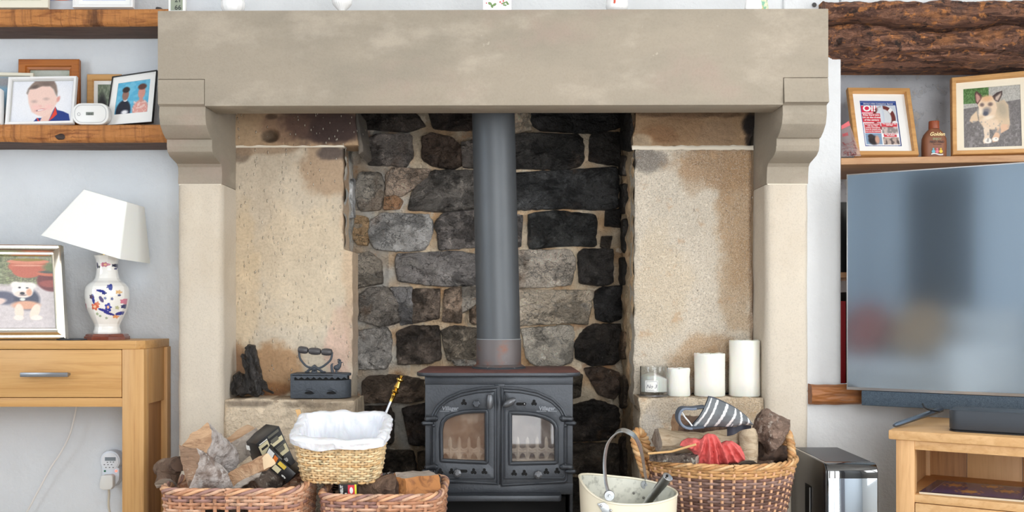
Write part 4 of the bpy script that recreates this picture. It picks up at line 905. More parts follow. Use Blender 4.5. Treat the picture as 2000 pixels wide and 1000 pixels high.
def flowers(co):
    u = (co.x-lx)*F/LY+209.5; v = YH-(co.z-ZC)*F/LY; base = (243,241,236)
    a = math.atan2(co.y-LY, co.x-lx)
    if co.y > LY: u = 209.5-(u-209.5)*1.0+7; 
    F_ = [('c',200.5,599,8.5,7.5,(214,104,76)),('c',206,594,5,5,(224,140,110)),('c',194,580,5,5,(86,60,92)),('s',198,584,2.8,10,(52,58,140),-8),('s',213,569,9,2.6,(48,56,140),12),('c',219,573,5,3.5,(44,50,120)),('s',229,562,3,7,(56,72,150),-10),('c',227,560,5,5,(96,100,160)),('c',241,571,5,4,(226,180,120)),('c',242,577,2.5,2.5,(60,60,110)),
      ('s',214,585,3.4,7,(90,84,130),-30),('c',225,600,6,9,(50,62,160)),('s',216,606,10,2.6,(44,50,150),18),('s',224,612,9,2.6,(48,52,140),22),('c',247,589,5,6,(214,128,150)),('c',246,599,3.5,5,(58,62,110)),('s',240,612,7,3,(64,70,150),-20),('c',233,618,5,4,(230,160,110)),('c',203,613,3,3,(170,186,150)),('c',208,617,3,2.4,(150,170,134)),('c',219,621,3,2.5,(160,170,150)),('c',238,601,3,4,(190,190,150)),
      ('c',202,570,3,5,(232,190,196)),('c',175,600,3.5,8,(196,120,140)),('c',172,586,3,3,(160,160,130)),('c',213,517.5,9,5,(190,112,132)),('c',207,518,4,4,(214,150,160)),('c',227,519,4.5,3.4,(40,44,70)),('s',196,519,2.6,6,(60,56,90),-10),('c',201,522,2.6,2.6,(70,80,70)),('c',228,525,2,2,(80,80,120)),('c',221,583,3,3,(120,130,170)),('c',232,584,2.5,3,(90,100,150))]
    for f in F_:
        dx, dy = u-f[1], v-f[2]
        if f[0] == 's':
            an = math.radians(f[6]); dx, dy = dx*math.cos(an)+dy*math.sin(an), -dx*math.sin(an)+dy*math.cos(an)
            if (dx/f[3])**2+(dy/f[4])**2 < 1: return f[5]
        else:
            d = (dx/f[3])**2+(dy/f[4])**2; k = math.atan2(dy, dx)
            if d < .72+.28*math.cos(5*k): return f[5] if (d > .12 or f[3] < 6) else (240,190,150)
    return base
def vase(u, v):
    i = v*(len(zz)-1); a = 2*PI*u; z = zz[int(round(i))]; r = rr[int(round(i))]*octw(a, z); return Vector((lx+r*math.cos(a), LY+r*math.sin(a), zT+z))
g = G(); g.grid(vase, 320, 170, closed=True)
g.make('vase_body', mat('glazed_floral_porcelain', attr=True, rough=.12, coat=.6), lp, smooth=60, colorfn=flowers)
g = G(); ztop = zT+zz[-1]; g.lathe((lx,LY,ztop-.004), [(.02,0),(.02,.006),(.008,.008),(.008,.04),(.012,.042),(.012,.07)], 20); g.make('lamp_holder', M_brass, lp)
g = G(); sc = LY/F
A = math.radians(16.5)
Bc = W(190,488,LY); ax = Vector((-math.sin(-A), 0, math.cos(A))); sx = Vector((math.cos(A), 0, -math.sin(A))); sy = Vector((0,1,0))
yaw = math.radians(-4)
def sq(cen, hw, hd, r): # rounded square ring
    out = []
    for (ex, ey, a0) in ((1,1,0),(-1,1,90),(-1,-1,180),(1,-1,270)):
        for k in range(5):
            a = math.radians(a0+k*22.5); lx_ = ex*(hw-r)+r*math.cos(a); ly_ = ey*(hd-r)+r*math.sin(a)
            rx_ = lx_*math.cos(yaw)-ly_*math.sin(yaw); ry_ = lx_*math.sin(yaw)+ly_*math.cos(yaw)
            out.append(cen+sx*rx_+sy*ry_)
    return out
H_ = 106*sc; top_c = Bc+ax*H_+sx*(4*sc)
R0, R1 = sq(Bc, 81*sc, 68*sc, .006), sq(top_c, 45*sc, 40*sc, .006)
n = len(R0); IN0, IN1 = sq(Bc+ax*.001, 80*sc, 67*sc, .006), sq(top_c-ax*.001, 44*sc, 39*sc, .006)
g.add(R0+R1+IN0+IN1, [(i,(i+1)%n,n+(i+1)%n,n+i) for i in range(n)]+[(2*n+i,3*n+i,3*n+(i+1)%n,2*n+(i+1)%n) for i in range(n)]+[(i,2*n+i,2*n+(i+1)%n,(i+1)%n) for i in range(n)]+[(n+i,n+(i+1)%n,3*n+(i+1)%n,3*n+i) for i in range(n)])
g.make('lamp_shade', mat('cream_fabric_shade', (248,246,240), .85, sss=.1, bumps=[('noise', 300, (1,1,1), .3, .7, .1, .0004)]), lp, smooth=30)
g = G()
for p in (R0[2], R0[7], R0[12], R0[17]): g.tube([p.lerp(Bc, .02)+ax*.004, Bc+ax*.02], .0012, 6)
g.tube([Vector((lx,LY,ztop+.04)), Bc+ax*.02, Bc+ax*.06], .004, 8); g.make('shade_carrier', M_steel, lp)
# disc
g = G(); dx = W(144,0,3.12).x; g.lathe((dx,3.12,zT), [(.048,0),(.05,.001),(.05,.003),(.047,.004),(.001,.004)], 40)
tag(g.make('charging_pad', mat('dark_rubber', (44,50,62), .4)), 'thin dark round coaster on the oak table between silver frame and lamp', 'coaster')

# silver framed dog photo
Q = quad((-160,664), (134,662.5), (124,481), (-160,478), (3.12,3.10,3.14,3.16))
M_silver = mat('polished_silver', (236,232,222), .16, 1.0)
def softn(seed, fx, fy):
    c = np.random.RandomState(seed).rand(110, 110); ix, iy = fx.astype(int), fy.astype(int); tx, ty = fx-ix, fy-iy; tx = tx*tx*(3-2*tx); ty = ty*ty*(3-2*ty)
    return (c[iy, ix]*(1-tx)+c[iy, ix+1]*tx)*(1-ty)+(c[iy+1, ix]*(1-tx)+c[iy+1, ix+1]*tx)*ty
def dogbg(U, V):
    n = softn(5, U*55, V*45)
    a = np.ones((*U.shape,3))*np.array([214,204,204.]); a += (n[...,None]-.5)*16
    k = (V > .62)*(U < .72); a[k > 0] = np.array([140,150,112])+(n[k > 0][:,None]-.5)*np.array([120,110,100]); return a
fd = frame('picture_frame', 'wide polished silver frame with a photo of a tan and black puppy', 'picture frame', Q, .036, M_silver, None, 0, .018, bgc=dogbg, seed=3, res=220,
  prof=[(0,0),(0,1.1),(.10,1.25),(.2,.9),(.3,1.0),(.55,1.5),(.72,.9),(.8,.75),(.88,.9),(1,.5),(1,0)],
  pic=[('r',.60,.62,1,1,(120,116,92),.1),('n',.6,.6,1,1,(170,180,130),.35,.01),
   ('e',.80,.86,.16,.10,(200,112,86),.06),('e',.79,.80,.12,.10,(196,106,82),.05),('e',.80,.93,.17,.035,(218,140,112),.05),('e',.80,.955,.13,.02,(150,130,60),.1),('e',.80,.875,.13,.012,(226,160,134),.2),
   ('e',.985,.66,.12,.15,(120,60,60),.08),('e',.985,.76,.12,.035,(206,118,90),.1),('e',.985,.785,.10,.02,(90,92,84),.2),('e',.98,.62,.10,.05,(164,84,74),.2),('e',1.0,.85,.08,.06,(120,130,90),.3),
   ('e',.60,.42,.11,.09,(96,96,116),.2,-20),('e',.52,.36,.10,.05,(232,206,196),.15,20),('e',.50,.34,.05,.03,(238,220,214),.2,10),
   ('e',.78,.40,.10,.15,(72,74,92),.15),('e',.77,.32,.11,.06,(226,170,140),.2),('e',.715,.23,.036,.11,(246,224,206),.12),('e',.84,.23,.036,.11,(248,226,208),.12,-12),('e',.71,.145,.04,.035,(250,232,222),.15),('e',.85,.145,.045,.035,(250,234,224),.15),
   ('e',.75,.53,.085,.11,(250,244,238),.1),('e',.70,.60,.045,.05,(246,238,232),.2,30),('e',.81,.59,.05,.045,(244,236,230),.2,-30),('e',.75,.475,.07,.045,(248,226,214),.15),('e',.745,.485,.02,.018,(40,42,50),.15),('e',.75,.46,.03,.008,(110,96,96),.4),
   ('e',.725,.565,.012,.010,(60,50,56),.2),('e',.785,.56,.012,.010,(60,50,56),.2),('e',.80,.50,.022,.05,(226,170,140),.3),('e',.745,.40,.022,.02,(226,230,220),.2)])

# plug-in timer, socket, cables
YW_ = YL-.004
zs = W(0,903,YW_).z
g = G(); sx0 = W(203,0,YW_).x; g.box(sx0, sx0+.146, YL-.008, YL+.002, W(0,936,YW_).z, W(0,936,YW_).z+.07)
tag(g.make('wall_socket', M_white, bevel=.002), 'white double wall socket behind the plug-in timer and table leg', 'socket')
YM = YL-.045
tm = thing('plug_in_timer', 'white round-headed digital plug-in timer on the wall under the oak table', 'timer', (W(215,0,YM).x, YM, W(0,935,YM).z))
g = G(); sc = YM/F
out = [W(215+19.5*math.cos(a), 900-19.5*math.sin(a), YM) for a in [k*PI/16-.75 for k in range(0, 30) if -.75+k*PI/16 < PI+.75]]
P_ = [W(234,912,YM), W(233,938,YM), W(226,950,YM), W(210,952,YM), W(201,945,YM), W(199,915,YM)]
g.prism(out+P_[::-1][0:0]+[W(199,916,YM), W(200,944,YM), W(208,952,YM), W(224,950,YM), W(232,938,YM), W(233,915,YM)], (0,.037,0)); M_pl = mat('pale_blue_white_plastic', (228,236,246), .35)
g.make('housing', M_pl, tm, smooth=30, bevel=.002)
g = G(); g.prism([W(215+17*math.cos(a*PI/16), 901-17*math.sin(a*PI/16), YM) for a in range(32)], (0,-.002,0)); g.make('bezel', mat('white_plastic', (236,240,246), .3), tm, bevel=.0006)
g = G(); g.prism([W(205,893,YM-.002), W(226,893,YM-.002), W(226,900,YM-.002), W(205,900,YM-.002)], (0,-.0006,0)); g.make('display', mat('lcd_grey', (132,142,150), .2), tm, smooth=0)
g = G()
for (a, b) in ((204,907.5),(211,907.5),(218,907.5),(207,913),(214,913),(221,913),(210,903),(216,902.5),(221.5,902.5)): g.prism([W(a+1.6*math.cos(k), b+.9*math.sin(k), YM-.002) for k in [j*PI/4 for j in range(8)]], (0,-.0008,0))
g.make('button', mat('grey_ink'), tm, smooth=0)
for (a, b, m) in ((205,920,mat('green_lens', (20,110,80), .3)), (227,920,mat('lit_red_neon', (255,90,70), .3, emis=3.0))):
    g = G(); g.prism([W(a+2.2*math.cos(k), b+2.0*math.sin(k), YM) for k in [j*PI/5 for j in range(10)]], (0,-.001,0)); g.make('indicator', m, tm, smooth=0)
g = G(); g.prism([W(x, y, YM) for x, y in ((203,928),(206,926),(222,925),(226,929),(226,948),(222,954),(207,955),(200,951),(200,942))], (0,-.024,0)); g.make('plug', mat('ivory_plug', (232,232,228), .4), tm, bevel=.003)
g = G(); g.tube(fair([W(212,953,YM-.012), W(213,965,YM), W(212,985,YM+.01), W(216,1010,YM+.02), W(225,1060,YM+.02)], 24), .0035, 8); tag(g.make('timer_flex', mat('ivory_flex', (222,214,196), .5)), 'cream flex hanging down from the plug-in timer', 'cable')
g = G(); g.tube(fair([W(150,790,3.24), W(146,812,3.25), W(136,850,3.255), W(118,885,3.26), W(100,912,3.265), W(82,945,3.27), W(58,990,3.275), W(30,1040,3.28)], 50), .0026, 8)
tag(g.make('lamp_flex', mat('white_flex', (244,242,238), .5)), 'thin white flex trailing down the wall under the table', 'cable')
# ---------------------------------------------------------------- wicker baskets
def wick(name, c, seed=0, rough=.6):
    return mat(name, c, rough, layers=[('noise', 45, (1,1,1), tuple(int(v*.66) for v in c), .48, .66, .7), ('noise', 90, (1,1,1), tuple(min(255, int(v*1.18)) for v in c), .58, .7, .6)])
def shape_table(aspect, p, n=720):
    pts = []
    for k in range(n*4):
        a = 2*PI*k/(n*4)-PI/2; c, s = math.cos(a), math.sin(a)
        pts.append((math.copysign(abs(c)**(2/p), c)*aspect, math.copysign(abs(s)**(2/p), s)))
    P = resample(pts, n, 0); return [(q.x/aspect, q.y) for q in P]
def basket(name, label, cx, cy, z0, h, r0, r1, p, ns, pitch, rw, mats, M=None, skip=None, rimr=.006, rimmats=None, light_rows=0, stakem=None, group=None, twist=True, zrim=None):
    T = shape_table(r1[0]/r1[1], p); nT = len(T)
    t = thing(name, label, 'basket', (cx, cy, z0), group); I = M or Matrix.Identity(4)
    def S(s, v, off=0.0, dz=0.0):
        k = (s % 1.0)*nT; i = int(k) % nT; f = k-int(k); j = (i+1) % nT
        ux, uy = T[i][0]*(1-f)+T[j][0]*f, T[i][1]*(1-f)+T[j][1]*f
        rx, ry = r0[0]+(r1[0]-r0[0])*v, r0[1]+(r1[1]-r0[1])*v
        tx, ty = (T[j][0]-T[i][0])*rx, (T[j][1]-T[i][1])*ry; l = math.hypot(tx, ty) or 1
        z = z0+h*v+dz
        if zrim: z += zrim(ux, uy)*v
        return I @ Vector((cx+rx*ux+ty/l*off, cy+ry*uy-tx/l*off, z))
    for k in range(ns):
        g = G(); s = k/ns
        g.tube([S(s, v) for v in (0, .25, .5, .75, .97)], rw*1.15, 6); g.make('stake', stakem or mats[0], t)
    rows = int(h/pitch); g = G(); sub = 3
    for r in range(rows):
        v = (r+.5)/rows; run = []; par = r % 2
        mi = (len(mats)-1) if r >= rows-light_rows else random.randrange(max(1, len(mats)-1))
        tot = ns*sub
        for q in range(tot+1):
            s = q/tot
            if skip and skip(s, v):
                if len(run) > 2: g.tube(run, rw, 5, mi=mi)
                run = []; continue
            ph = math.cos(PI*(q/sub)+PI*par); run.append(S(s, v, ph*rw*1.0, .0012*N(s*60, r, seed_of(name))))
            if len(run) > 26 and random.random() < .1: g.tube(run, rw, 5, mi=mi); run = run[-1:]; mi = (len(mats)-1) if r >= rows-light_rows else random.randrange(max(1, len(mats)-1))
        if len(run) > 2: g.tube(run, rw, 5, mi=mi)
    o = g.make('weave', mats, t, smooth=60); o['kind'] = 'stuff'
    g = G(); rm = rimmats or mats
    for st_ in range(4):
        path = []; n_ = ns*6
        for q in range(n_):
            a = 2*PI*(q/n_*round(ns/3.6))+st_*PI/2; path.append(S(q/n_, 1.0, math.cos(a)*rimr*.9, math.sin(a)*rimr*.9))
        g.tube(path, rimr*.62, 6, closed=True, mi=st_ % len(rm))
    o = g.make('rim', rm, t, smooth=60)
    return t, S
def seed_of(n): return sum(map(ord, n)) % 17
Wred = [wick('reddish_willow', (196,144,112)), wick('pinkish_willow', (218,176,148)), wick('dull_mauve_willow', (166,128,118)), wick('light_red_willow', (226,176,136))]
Wdk = [wick('weathered_brown_willow', (132,100,90)), wick('grey_brown_willow', (150,122,112)), wick('dusky_willow', (110,82,72)), wick('honey_willow', (206,160,108))]
Wlt = [wick('straw_willow', (232,200,152)), wick('cream_willow', (240,216,172)), wick('tan_willow', (220,180,126)), wick('gold_willow', (232,196,140))]
# right large round basket
BY = 2.86; bcx = W(1402,0,BY).x; rr_ = 146/F*BY; brz = W(0,891,BY).z
wt, WS = basket('log_basket', 'large round brown willow log basket with pale plaited rim and handles at right', bcx, BY, HZ, brz-HZ, (rr_*.66, rr_*.62), (rr_, rr_*1.0), 2.0, 44, .0082, .0039, Wdk, rimr=.0066, rimmats=[Wdk[3], wick('pale_honey_willow', (220,180,132)), wick('amber_willow', (196,144,92))], light_rows=4, stakem=wick('peach_willow', (222,174,136)))
def rope(path, R, r, strands, turns, mats_, name, parent, n=90):
    P_ = fair(path, n); g = G()
    for s in range(strands):
        pts = []
        for i, p in enumerate(P_):
            t_ = (P_[min(i+1, n-1)]-P_[max(i-1, 0)]).normalized(); a_ = t_.cross(Vector((0.1,1,0.05))).normalized(); b_ = a_.cross(t_)
            an = 2*PI*turns*i/n+2*PI*s/strands; pts.append(p+a_*math.cos(an)*R+b_*math.sin(an)*R)
        g.tube(pts, r, 6, mi=s % len(mats_))
    return g.make(name, mats_, parent, smooth=60)
rm_ = [Wdk[3], mat('pale_honey_willow'), mat('amber_willow')]
hx_ = bcx-rr_
rope([W(1262,930,2.80), W(1250,895,2.79), W(1240,860,2.80), W(1246,843,2.82), W(1258,856,2.86), W(1268,890,2.88), W(1272,910,2.88)], .0075, .0065, 3, 7, rm_, 'handle', wt)
rope([W(1538,930,2.80), W(1546,905,2.80), W(1545,870,2.81), W(1538,846,2.83), W(1533,856,2.87), W(1534,885,2.89)], .007, .006, 3, 7, rm_, 'handle', wt)
# left log basket (rectangular)
def rim_slope(a, b): return lambda ux, uy: a*ux+b*uy
Lx, Ly = W(436,0,2.56).x+.012, 2.70
zL_ = W(0,962,2.54).z
def skL(s, v): return .72 < v < .86 and (s < .045 or s > .955)
lt_, LS = basket('log_basket', 'low rectangular reddish willow basket heaped with split logs and black boxes', Lx, Ly, HZ, zL_-HZ, (.165,.135), (.182,.155), 5, 40, .0088, .0043, Wred, skip=skL, rimr=.0072)
Mx, My = W(741,0,2.6).x, 2.74; zM_ = W(0,972,2.58).z
def skM(s, v): return .70 < v < .84 and (s < .05 or s > .95)
mt_, MS = basket('log_basket', 'low rectangular reddish willow basket of split logs under the lined wicker basket', Mx, My, HZ, zM_-HZ, (.145,.14), (.16,.165), 5, 38, .0088, .0043, Wred, skip=skM, rimr=.0072)
# lined pale basket, tipped forward on the logs
Pm = W(660,948,2.66); px_, py_ = Pm.x, 2.735; pz0 = Pm.z+.004
RT = Matrix.Translation((px_, 2.66, pz0)) @ Matrix.Rotation(math.radians(15.5), 4, 'X') @ Matrix.Rotation(math.radians(1.5), 4, 'Y') @ Matrix.Translation((-px_, -2.66, -pz0))
pt_, PS = basket('lined_basket', 'pale straw wicker basket with white plastic liner sitting on the middle log basket', px_, 2.66+.085, pz0, .125, (.103,.085), (.119,.102), 5, 44, .0070, .0033, Wlt, M=RT, rimr=.004)
Mbag = mat('thin_white_plastic_bag', (238,240,246), .32, sss=.15, bumps=[('ridge', 9, (1,1,1), .3, .7, .35, .006)])
def bag(u, v):
    wv = .007*N(u*26, v*3, 1)+.004*N(u*70, v*5, 4)
    if v < .55: k = v/.55; vv = .35+.72*k; off = -.014-.004*(1-k)+wv*.9
    elif v < .72: k = (v-.55)/.17; vv = 1.07+.03*math.sin(k*PI)-.03*k; off = -.014+.026*k+wv
    else: k = (v-.72)/.28; vv = 1.04-(.15+.09*N(u*9, 0, 2))*k; off = .012+.002*k+wv*.7
    p = PS(u, vv, off); sl = .022*max(0, N(u*5, 1, 1)); return p+Vector((0,0,.006*N(u*14, v*2, 7)))
g = G(); g.grid(bag, 260, 44, closed=True); g.make('bag_liner', Mbag, pt_, smooth=80)
g = G(); g.grid(lambda u, v: PS(u, .37, -.014-.07*v), 60, 6, closed=True); g.make('bag_bottom', Mbag, pt_)
g = G(); g.hexa([W(588,835,2.80),W(596,834,2.80),W(596,833,2.805),W(588,834,2.805),W(577,801,2.835),W(586,800,2.835),W(586,799,2.84),W(577,800,2.84)])
tag(g.make('kindling_stick', mat('fresh_pine', (224,180,124), .6), smooth=0), 'flat pale kindling stick poking up at the left corner of the lined basket', 'stick')

# ---------------------------------------------------------------- logs
M_split = mat('split_log_face', (196,158,124), .75, layers=[('ridge', 1.0, (10,40,30), (158,116,84), .45, .66, .7), ('noise', 8, (1,1,1), (222,192,160), .52, .7, .6), ('noise', 26, (1,1,1), (110,80,60), .66, .74, .6)], bumps=[('ridge', 1, (12,60,40), .3, .7, .7, .004)])
M_splitg = mat('greyed_split_face', (178,166,154), .8, layers=[('ridge', 1.0, (12,40,40), (136,122,112), .45, .66, .7), ('noise', 20, (1,1,1), (214,206,196), .55, .7, .6)], bumps=[('ridge', 1, (12,60,60), .3, .7, .7, .004)])
M_barks = mat('silvery_bark', (204,196,192), .6, layers=[('noise', 13, (1,1,1), (118,98,86), .46, .62, .85), ('noise', 30, (1,1,1), (232,230,228), .56, .68, .7), ('noise', 48, (1,1,1), (60,48,42), .66, .72, .7)], bumps=[('noise', 28, (1,1,1), .3, .7, .9, .008)])
M_barkb = mat('brown_bark', (134,108,90), .85, layers=[('noise', 16, (1,1,1), (84,62,50), .46, .62, .85), ('noise', 36, (1,1,1), (186,166,146), .58, .70, .6)], bumps=[('ridge', 30, (1,1,1), .3, .7, 1.0, .009)])
M_bark_lich = mat('lichened_bark', (120,106,96), .9, layers=[('noise', 22, (1,1,1), (58,46,40), .46, .6, .9), ('noise', 50, (1,1,1), (206,202,190), .55, .66, .8)], bumps=[('ridge', 34, (1,1,1), .3, .7, 1.0, .010)])
M_dark_end = mat('sooty_end', (96,76,64), .85, layers=[('noise', 30, (1,1,1), (52,40,34), .46, .6, .8)])
def log(label, p0, p1, sec, mats_, roll=0, taper=1.0, group='split logs in the baskets', seed=0, name='split_log', bend=0, amp=.006):
    """sec: list of ((a, b), face slot) around the section, metres; mats_: [bark, split, end]"""
    p0, p1 = Vector(p0), Vector(p1); ax = (p1-p0); L = ax.length; ax.normalize()
    up = Vector((0,0,1)); a_ = ax.cross(up).normalized(); b_ = a_.cross(ax).normalized()
    cr, sr = math.cos(roll), math.sin(roll); pts = []; fl = []
    for k, ((a, b), m) in enumerate(sec):
        (a2, b2), _ = sec[(k+1) % len(sec)]; n = max(1, int(math.hypot(a2-a, b2-b)/.009))
        for i in range(n): pts.append((a+(a2-a)*i/n, b+(b2-b)*i/n)); fl.append(m)
    n = len(pts); nl = max(6, int(L/.011)); g = G(); vs = []
    for j in range(nl+1):
        t = j/nl; s = 1+(taper-1)*t; c = p0.lerp(p1, t)+b_*(bend*math.sin(PI*t))
        for (a, b) in pts:
            x, y = (a*cr-b*sr)*s, (a*sr+b*cr)*s; p = c+a_*x+b_*y
            nn = N(p.x*28, p.y*28, p.z*28+seed)*amp+N(p.x*80, p.y*80, p.z*80+seed)*amp*.45
            e_ = .008*N(a*60, b*60, seed) if j in (0, nl) else 0
            vs.append(p+(a_*x+b_*y).normalized()*nn+ax*e_)
    b0 = 0; g.v = vs
    for j in range(nl):
        for k in range(n):
            q = (k+1) % n; g.f.append([j*n+k, j*n+q, (j+1)*n+q, (j+1)*n+k]); g.m.append(fl[k])
    for j, cc in ((0, p0), (nl, p1)):
        ci = len(g.v); g.v.append(sum((g.v[j*n+k] for k in range(n)), Vector())/n)
        for k in range(n): g.f.append([ci, j*n+k, j*n+(k+1) % n] if j else [ci, j*n+(k+1) % n, j*n+k]); g.m.append(2)
    o = g.make(name, mats_, None, smooth=42); return tag(o, label, 'log', group)
def wedge(r, ang, a0=0):     # pie slice: bark arc then two split faces
    k = max(3, int(ang/0.3)); out = [((r*math.cos(a0+ang*i/k), r*math.sin(a0+ang*i/k)), 0) for i in range(k)]
    out += [((r*math.cos(a0+ang), r*math.sin(a0+ang)), 1), ((0.0, 0.0), 1)]
    cx = sum(p[0][0] for p in out)/len(out); cy = sum(p[0][1] for p in out)/len(out)
    return [((p[0][0]-cx, p[0][1]-cy), p[1]) for p in out]
def rnd(r, k=12, fl=0): return [((r*math.cos(2*PI*i/k), r*math.sin(2*PI*i/k)*.85), fl) for i in range(k)]
def loft_log(label, near, far, Yn, Yf, slots, mats_, seed, group='split logs in the baskets', amp=.003):
    """near, far: matching pixel polygons of the two ends, with their depths"""
    m = len(near); pn, pf, fl = [], [], []
    for i in range(m):
        a, b, c, d = Vector(near[i]), Vector(near[(i+1) % m]), Vector(far[i]), Vector(far[(i+1) % m]); k = max(2, int((b-a).length/4))
        for q in range(k): pn.append(a.lerp(b, q/k)); pf.append(c.lerp(d, q/k)); fl.append(slots[i])
    n = len(pn); nl = 22; g = G(); cn, cf = W(*(sum(pn, Vector((0,0)))/n), Yn), W(*(sum(pf, Vector((0,0)))/n), Yf)
    ax = (cf-cn).normalized()
    side = Vector((0,1,0))
    for j in range(nl+1):
        t = j/nl
        for q in range(n):
            A = W(pn[q].x, pn[q].y, Yn); B = W(pf[q].x, pf[q].y, Yf); p = A.lerp(B, t); c = cn.lerp(cf, t)
            # give the section depth: push away from the viewer the points on the far side of the outline
            p += (p-c).normalized()*(N(p.x*30, p.y*30, p.z*30+seed)*amp*1.6+N(p.x*90, p.y*90, p.z*90+seed)*amp); g.v.append(p)
    for j in range(nl):
        for q in range(n): r = (q+1) % n; g.f.append([j*n+q, j*n+r, (j+1)*n+r, (j+1)*n+q]); g.m.append(fl[q])
    for j, s_ in ((0, 2), (nl, 2)):
        ci = len(g.v); g.v.append((cn if j == 0 else cf)+ax*(-.004 if j == 0 else .004))
        for q in range(n): g.f.append([ci, j*n+q, j*n+(q+1) % n]); g.m.append(s_)
    return tag(g.make('split_log', mats_, None, smooth=45), label, 'log', group)
M_tan_end = mat('tan_sawn_end', (200,164,130), .8, layers=[('ridge', 1.0, (14,14,30), (162,124,94), .45, .66, .8), ('noise', 20, (1,1,1), (224,198,168), .54, .7, .6), ('noise', 7, (1,1,1), (120,92,74), .6, .72, .5)], bumps=[('ridge', 1, (16,40,50), .3, .7, .7, .004)])
M_char_end = mat('scorched_sawn_end', (150,122,100), .8, layers=[('ridge', 1.0, (14,14,30), (132,104,84), .45, .66, .8), ('noise', 11, (1,1,1), (58,48,42), .5, .62, .9), ('noise', 30, (1,1,1), (206,190,170), .6, .7, .5)], bumps=[('ridge', 1, (16,40,50), .3, .7, .7, .004)])
loft_log('chunky split log with tan sawn end lying on top of the left basket heap', [(355,870),(371,849),(405,825),(413,841),(411,858),(405,886),(386,882)], [(424,922),(432,898),(458,872),(467,886),(468,904),(449,926),(436,928)], 2.60, 2.72, [1,0,0,0,0,1,1], [M_barks, M_split, M_tan_end], 1)
loft_log('silver-barked log with dark charred top corner at the front of the left basket', [(349,868),(362,873),(384,874),(390,892),(386,914),(369,951),(357,918)], [(392,900),(415,900),(437,912),(458,938),(455,956),(430,972),(400,960)], 2.555, 2.63, [1,0,0,0,0,1,1], [M_barks, M_split, M_char_end], 2)
loft_log('pale split wedge pointing up right in front of the black boxes', [(512,894),(522,884),(534,897),(540,905),(516,917)], [(444,924),(450,921),(456,930),(462,952),(456,950)], 2.57, 2.62, [1,0,0,1,1], [M_split, M_split, mat('cream_sawn_end', (222,196,160), .8)], 3)
loft_log('second thin split piece lying under the pale wedge in left basket', [(500,922),(512,918),(506,932),(498,934)], [(446,956),(452,952),(458,962),(448,966)], 2.585, 2.62, [1,1,0,0], [M_splitg, M_split, M_splitg], 4)
log('grey weathered log behind the black boxes in the left basket', W(445,885,2.79), W(500,850,2.84), [((-.04,-.035),1),((.04,-.03),1),((.035,.03),0),((-.02,.034),1)], [M_split, M_splitg, M_barkb], seed=5)
log('small ragged bark log at the left end of the left basket', W(325,945,2.66), W(333,905,2.70), rnd(.030), [M_barkb, M_barkb, M_splitg], seed=6)
log('short dark-ended log tucked beside the left rim of left basket', W(318,915,2.72), W(352,905,2.62), rnd(.026), [M_barkb, M_dark_end, M_dark_end], seed=16)
log('lichen-spotted bark log below the black boxes in left basket', W(490,960,2.66), W(545,925,2.76), rnd(.042), [M_bark_lich, M_bark_lich, M_barkb], seed=7)
log('rough grey log resting low behind the front rim of left basket', W(372,975,2.62), W(480,978,2.62), rnd(.038), [M_bark_lich, M_barkb, M_dark_end], seed=8)
log('buried round log at the bottom of the left basket', W(360,985,2.72), W(530,985,2.74), rnd(.045), [M_barkb, M_barkb, M_dark_end], seed=9)
log('brown mossy log lying lengthways in the middle basket', W(700,962,2.74), W(792,950,2.66), rnd(.046), [M_barkb, M_barkb, M_dark_end], seed=10)
log('orange-faced split log with grey top at right of the middle basket', W(776,948,2.64), W(842,940,2.70), [((-.050,-.03),1),((.045,-.03),1),((.040,.018),0),((-.012,.032),0)], [M_splitg, mat('orange_split_face', (176,118,66), .7, layers=[('ridge', 1, (10,50,30), (126,78,44), .45, .66, .8)]), mat('orange_split_face')], roll=.15, seed=11)
log('ragged grey log end wedged against the right rim of middle basket', W(838,955,2.66), W(846,935,2.78), rnd(.022), [M_bark_lich, M_splitg, M_splitg], seed=12)
log('low log under the lined basket in the middle basket', W(655,985,2.70), W(830,985,2.74), rnd(.045), [M_barkb, M_barkb, M_split], seed=13)
log('dark log at the back of the middle basket under the pale basket', W(640,965,2.86), W(740,958,2.86), rnd(.04), [M_dark_end, M_dark_end, M_split], seed=14)
# right basket contents
log('pale curved debarked log across the back of the round basket', W(1284,862,2.82), W(1448,856,2.86), rnd(.042), [mat('pale_stripped_wood', (206,186,158), .7, layers=[('ridge', 1, (10,30,30), (166,140,110), .45, .66, .8), ('noise', 20, (1,1,1), (120,96,74), .62, .72, .6)], bumps=[('ridge', 1, (12,50,50), .3, .7, .7, .005)]), M_split, M_splitg], seed=20, bend=-.012, group='logs in the round basket')
log('brown shaggy log under the striped oven mitt', W(1318,828,2.86), W(1440,838,2.90), rnd(.034), [M_barkb, M_barkb, M_split], seed=21, group='logs in the round basket')
log('upright pale bark log between red cloth and driftwood', W(1462,905,2.76), W(1462,842,2.80), rnd(.026), [mat('pale_stripped_wood'), M_split, M_splitg], seed=22, group='logs in the round basket')
log('flat grey bark slab lying inside the left rim of round basket', W(1272,893,2.74), W(1362,898,2.68), [((-.016,-.010),0),((.016,-.010),0),((.016,.010),0),((-.016,.012),0)], [M_bark_lich, M_bark_lich, M_splitg], seed=23, group='logs in the round basket')
log('dark log filling the middle of the round basket', W(1290,925,2.86), W(1500,925,2.88), rnd(.075), [M_barkb, M_barkb, M_dark_end], seed=24, group='logs in the round basket')
log('dark log at the right inside the round basket', W(1480,880,2.84), W(1535,888,2.88), rnd(.034), [M_dark_end, M_dark_end, M_dark_end], seed=25, group='logs in the round basket')
g = G(); RC = (1508, 842)
OL = [(1471,838),(1479,812),(1490,800),(1498,797),(1512,806),(1526,814),(1543,820),(1541,834),(1534,846),(1528,866),(1512,880),(1497,888),(1490,868),(1477,860)]
g.ball((0,0,0), 1.0, 56)
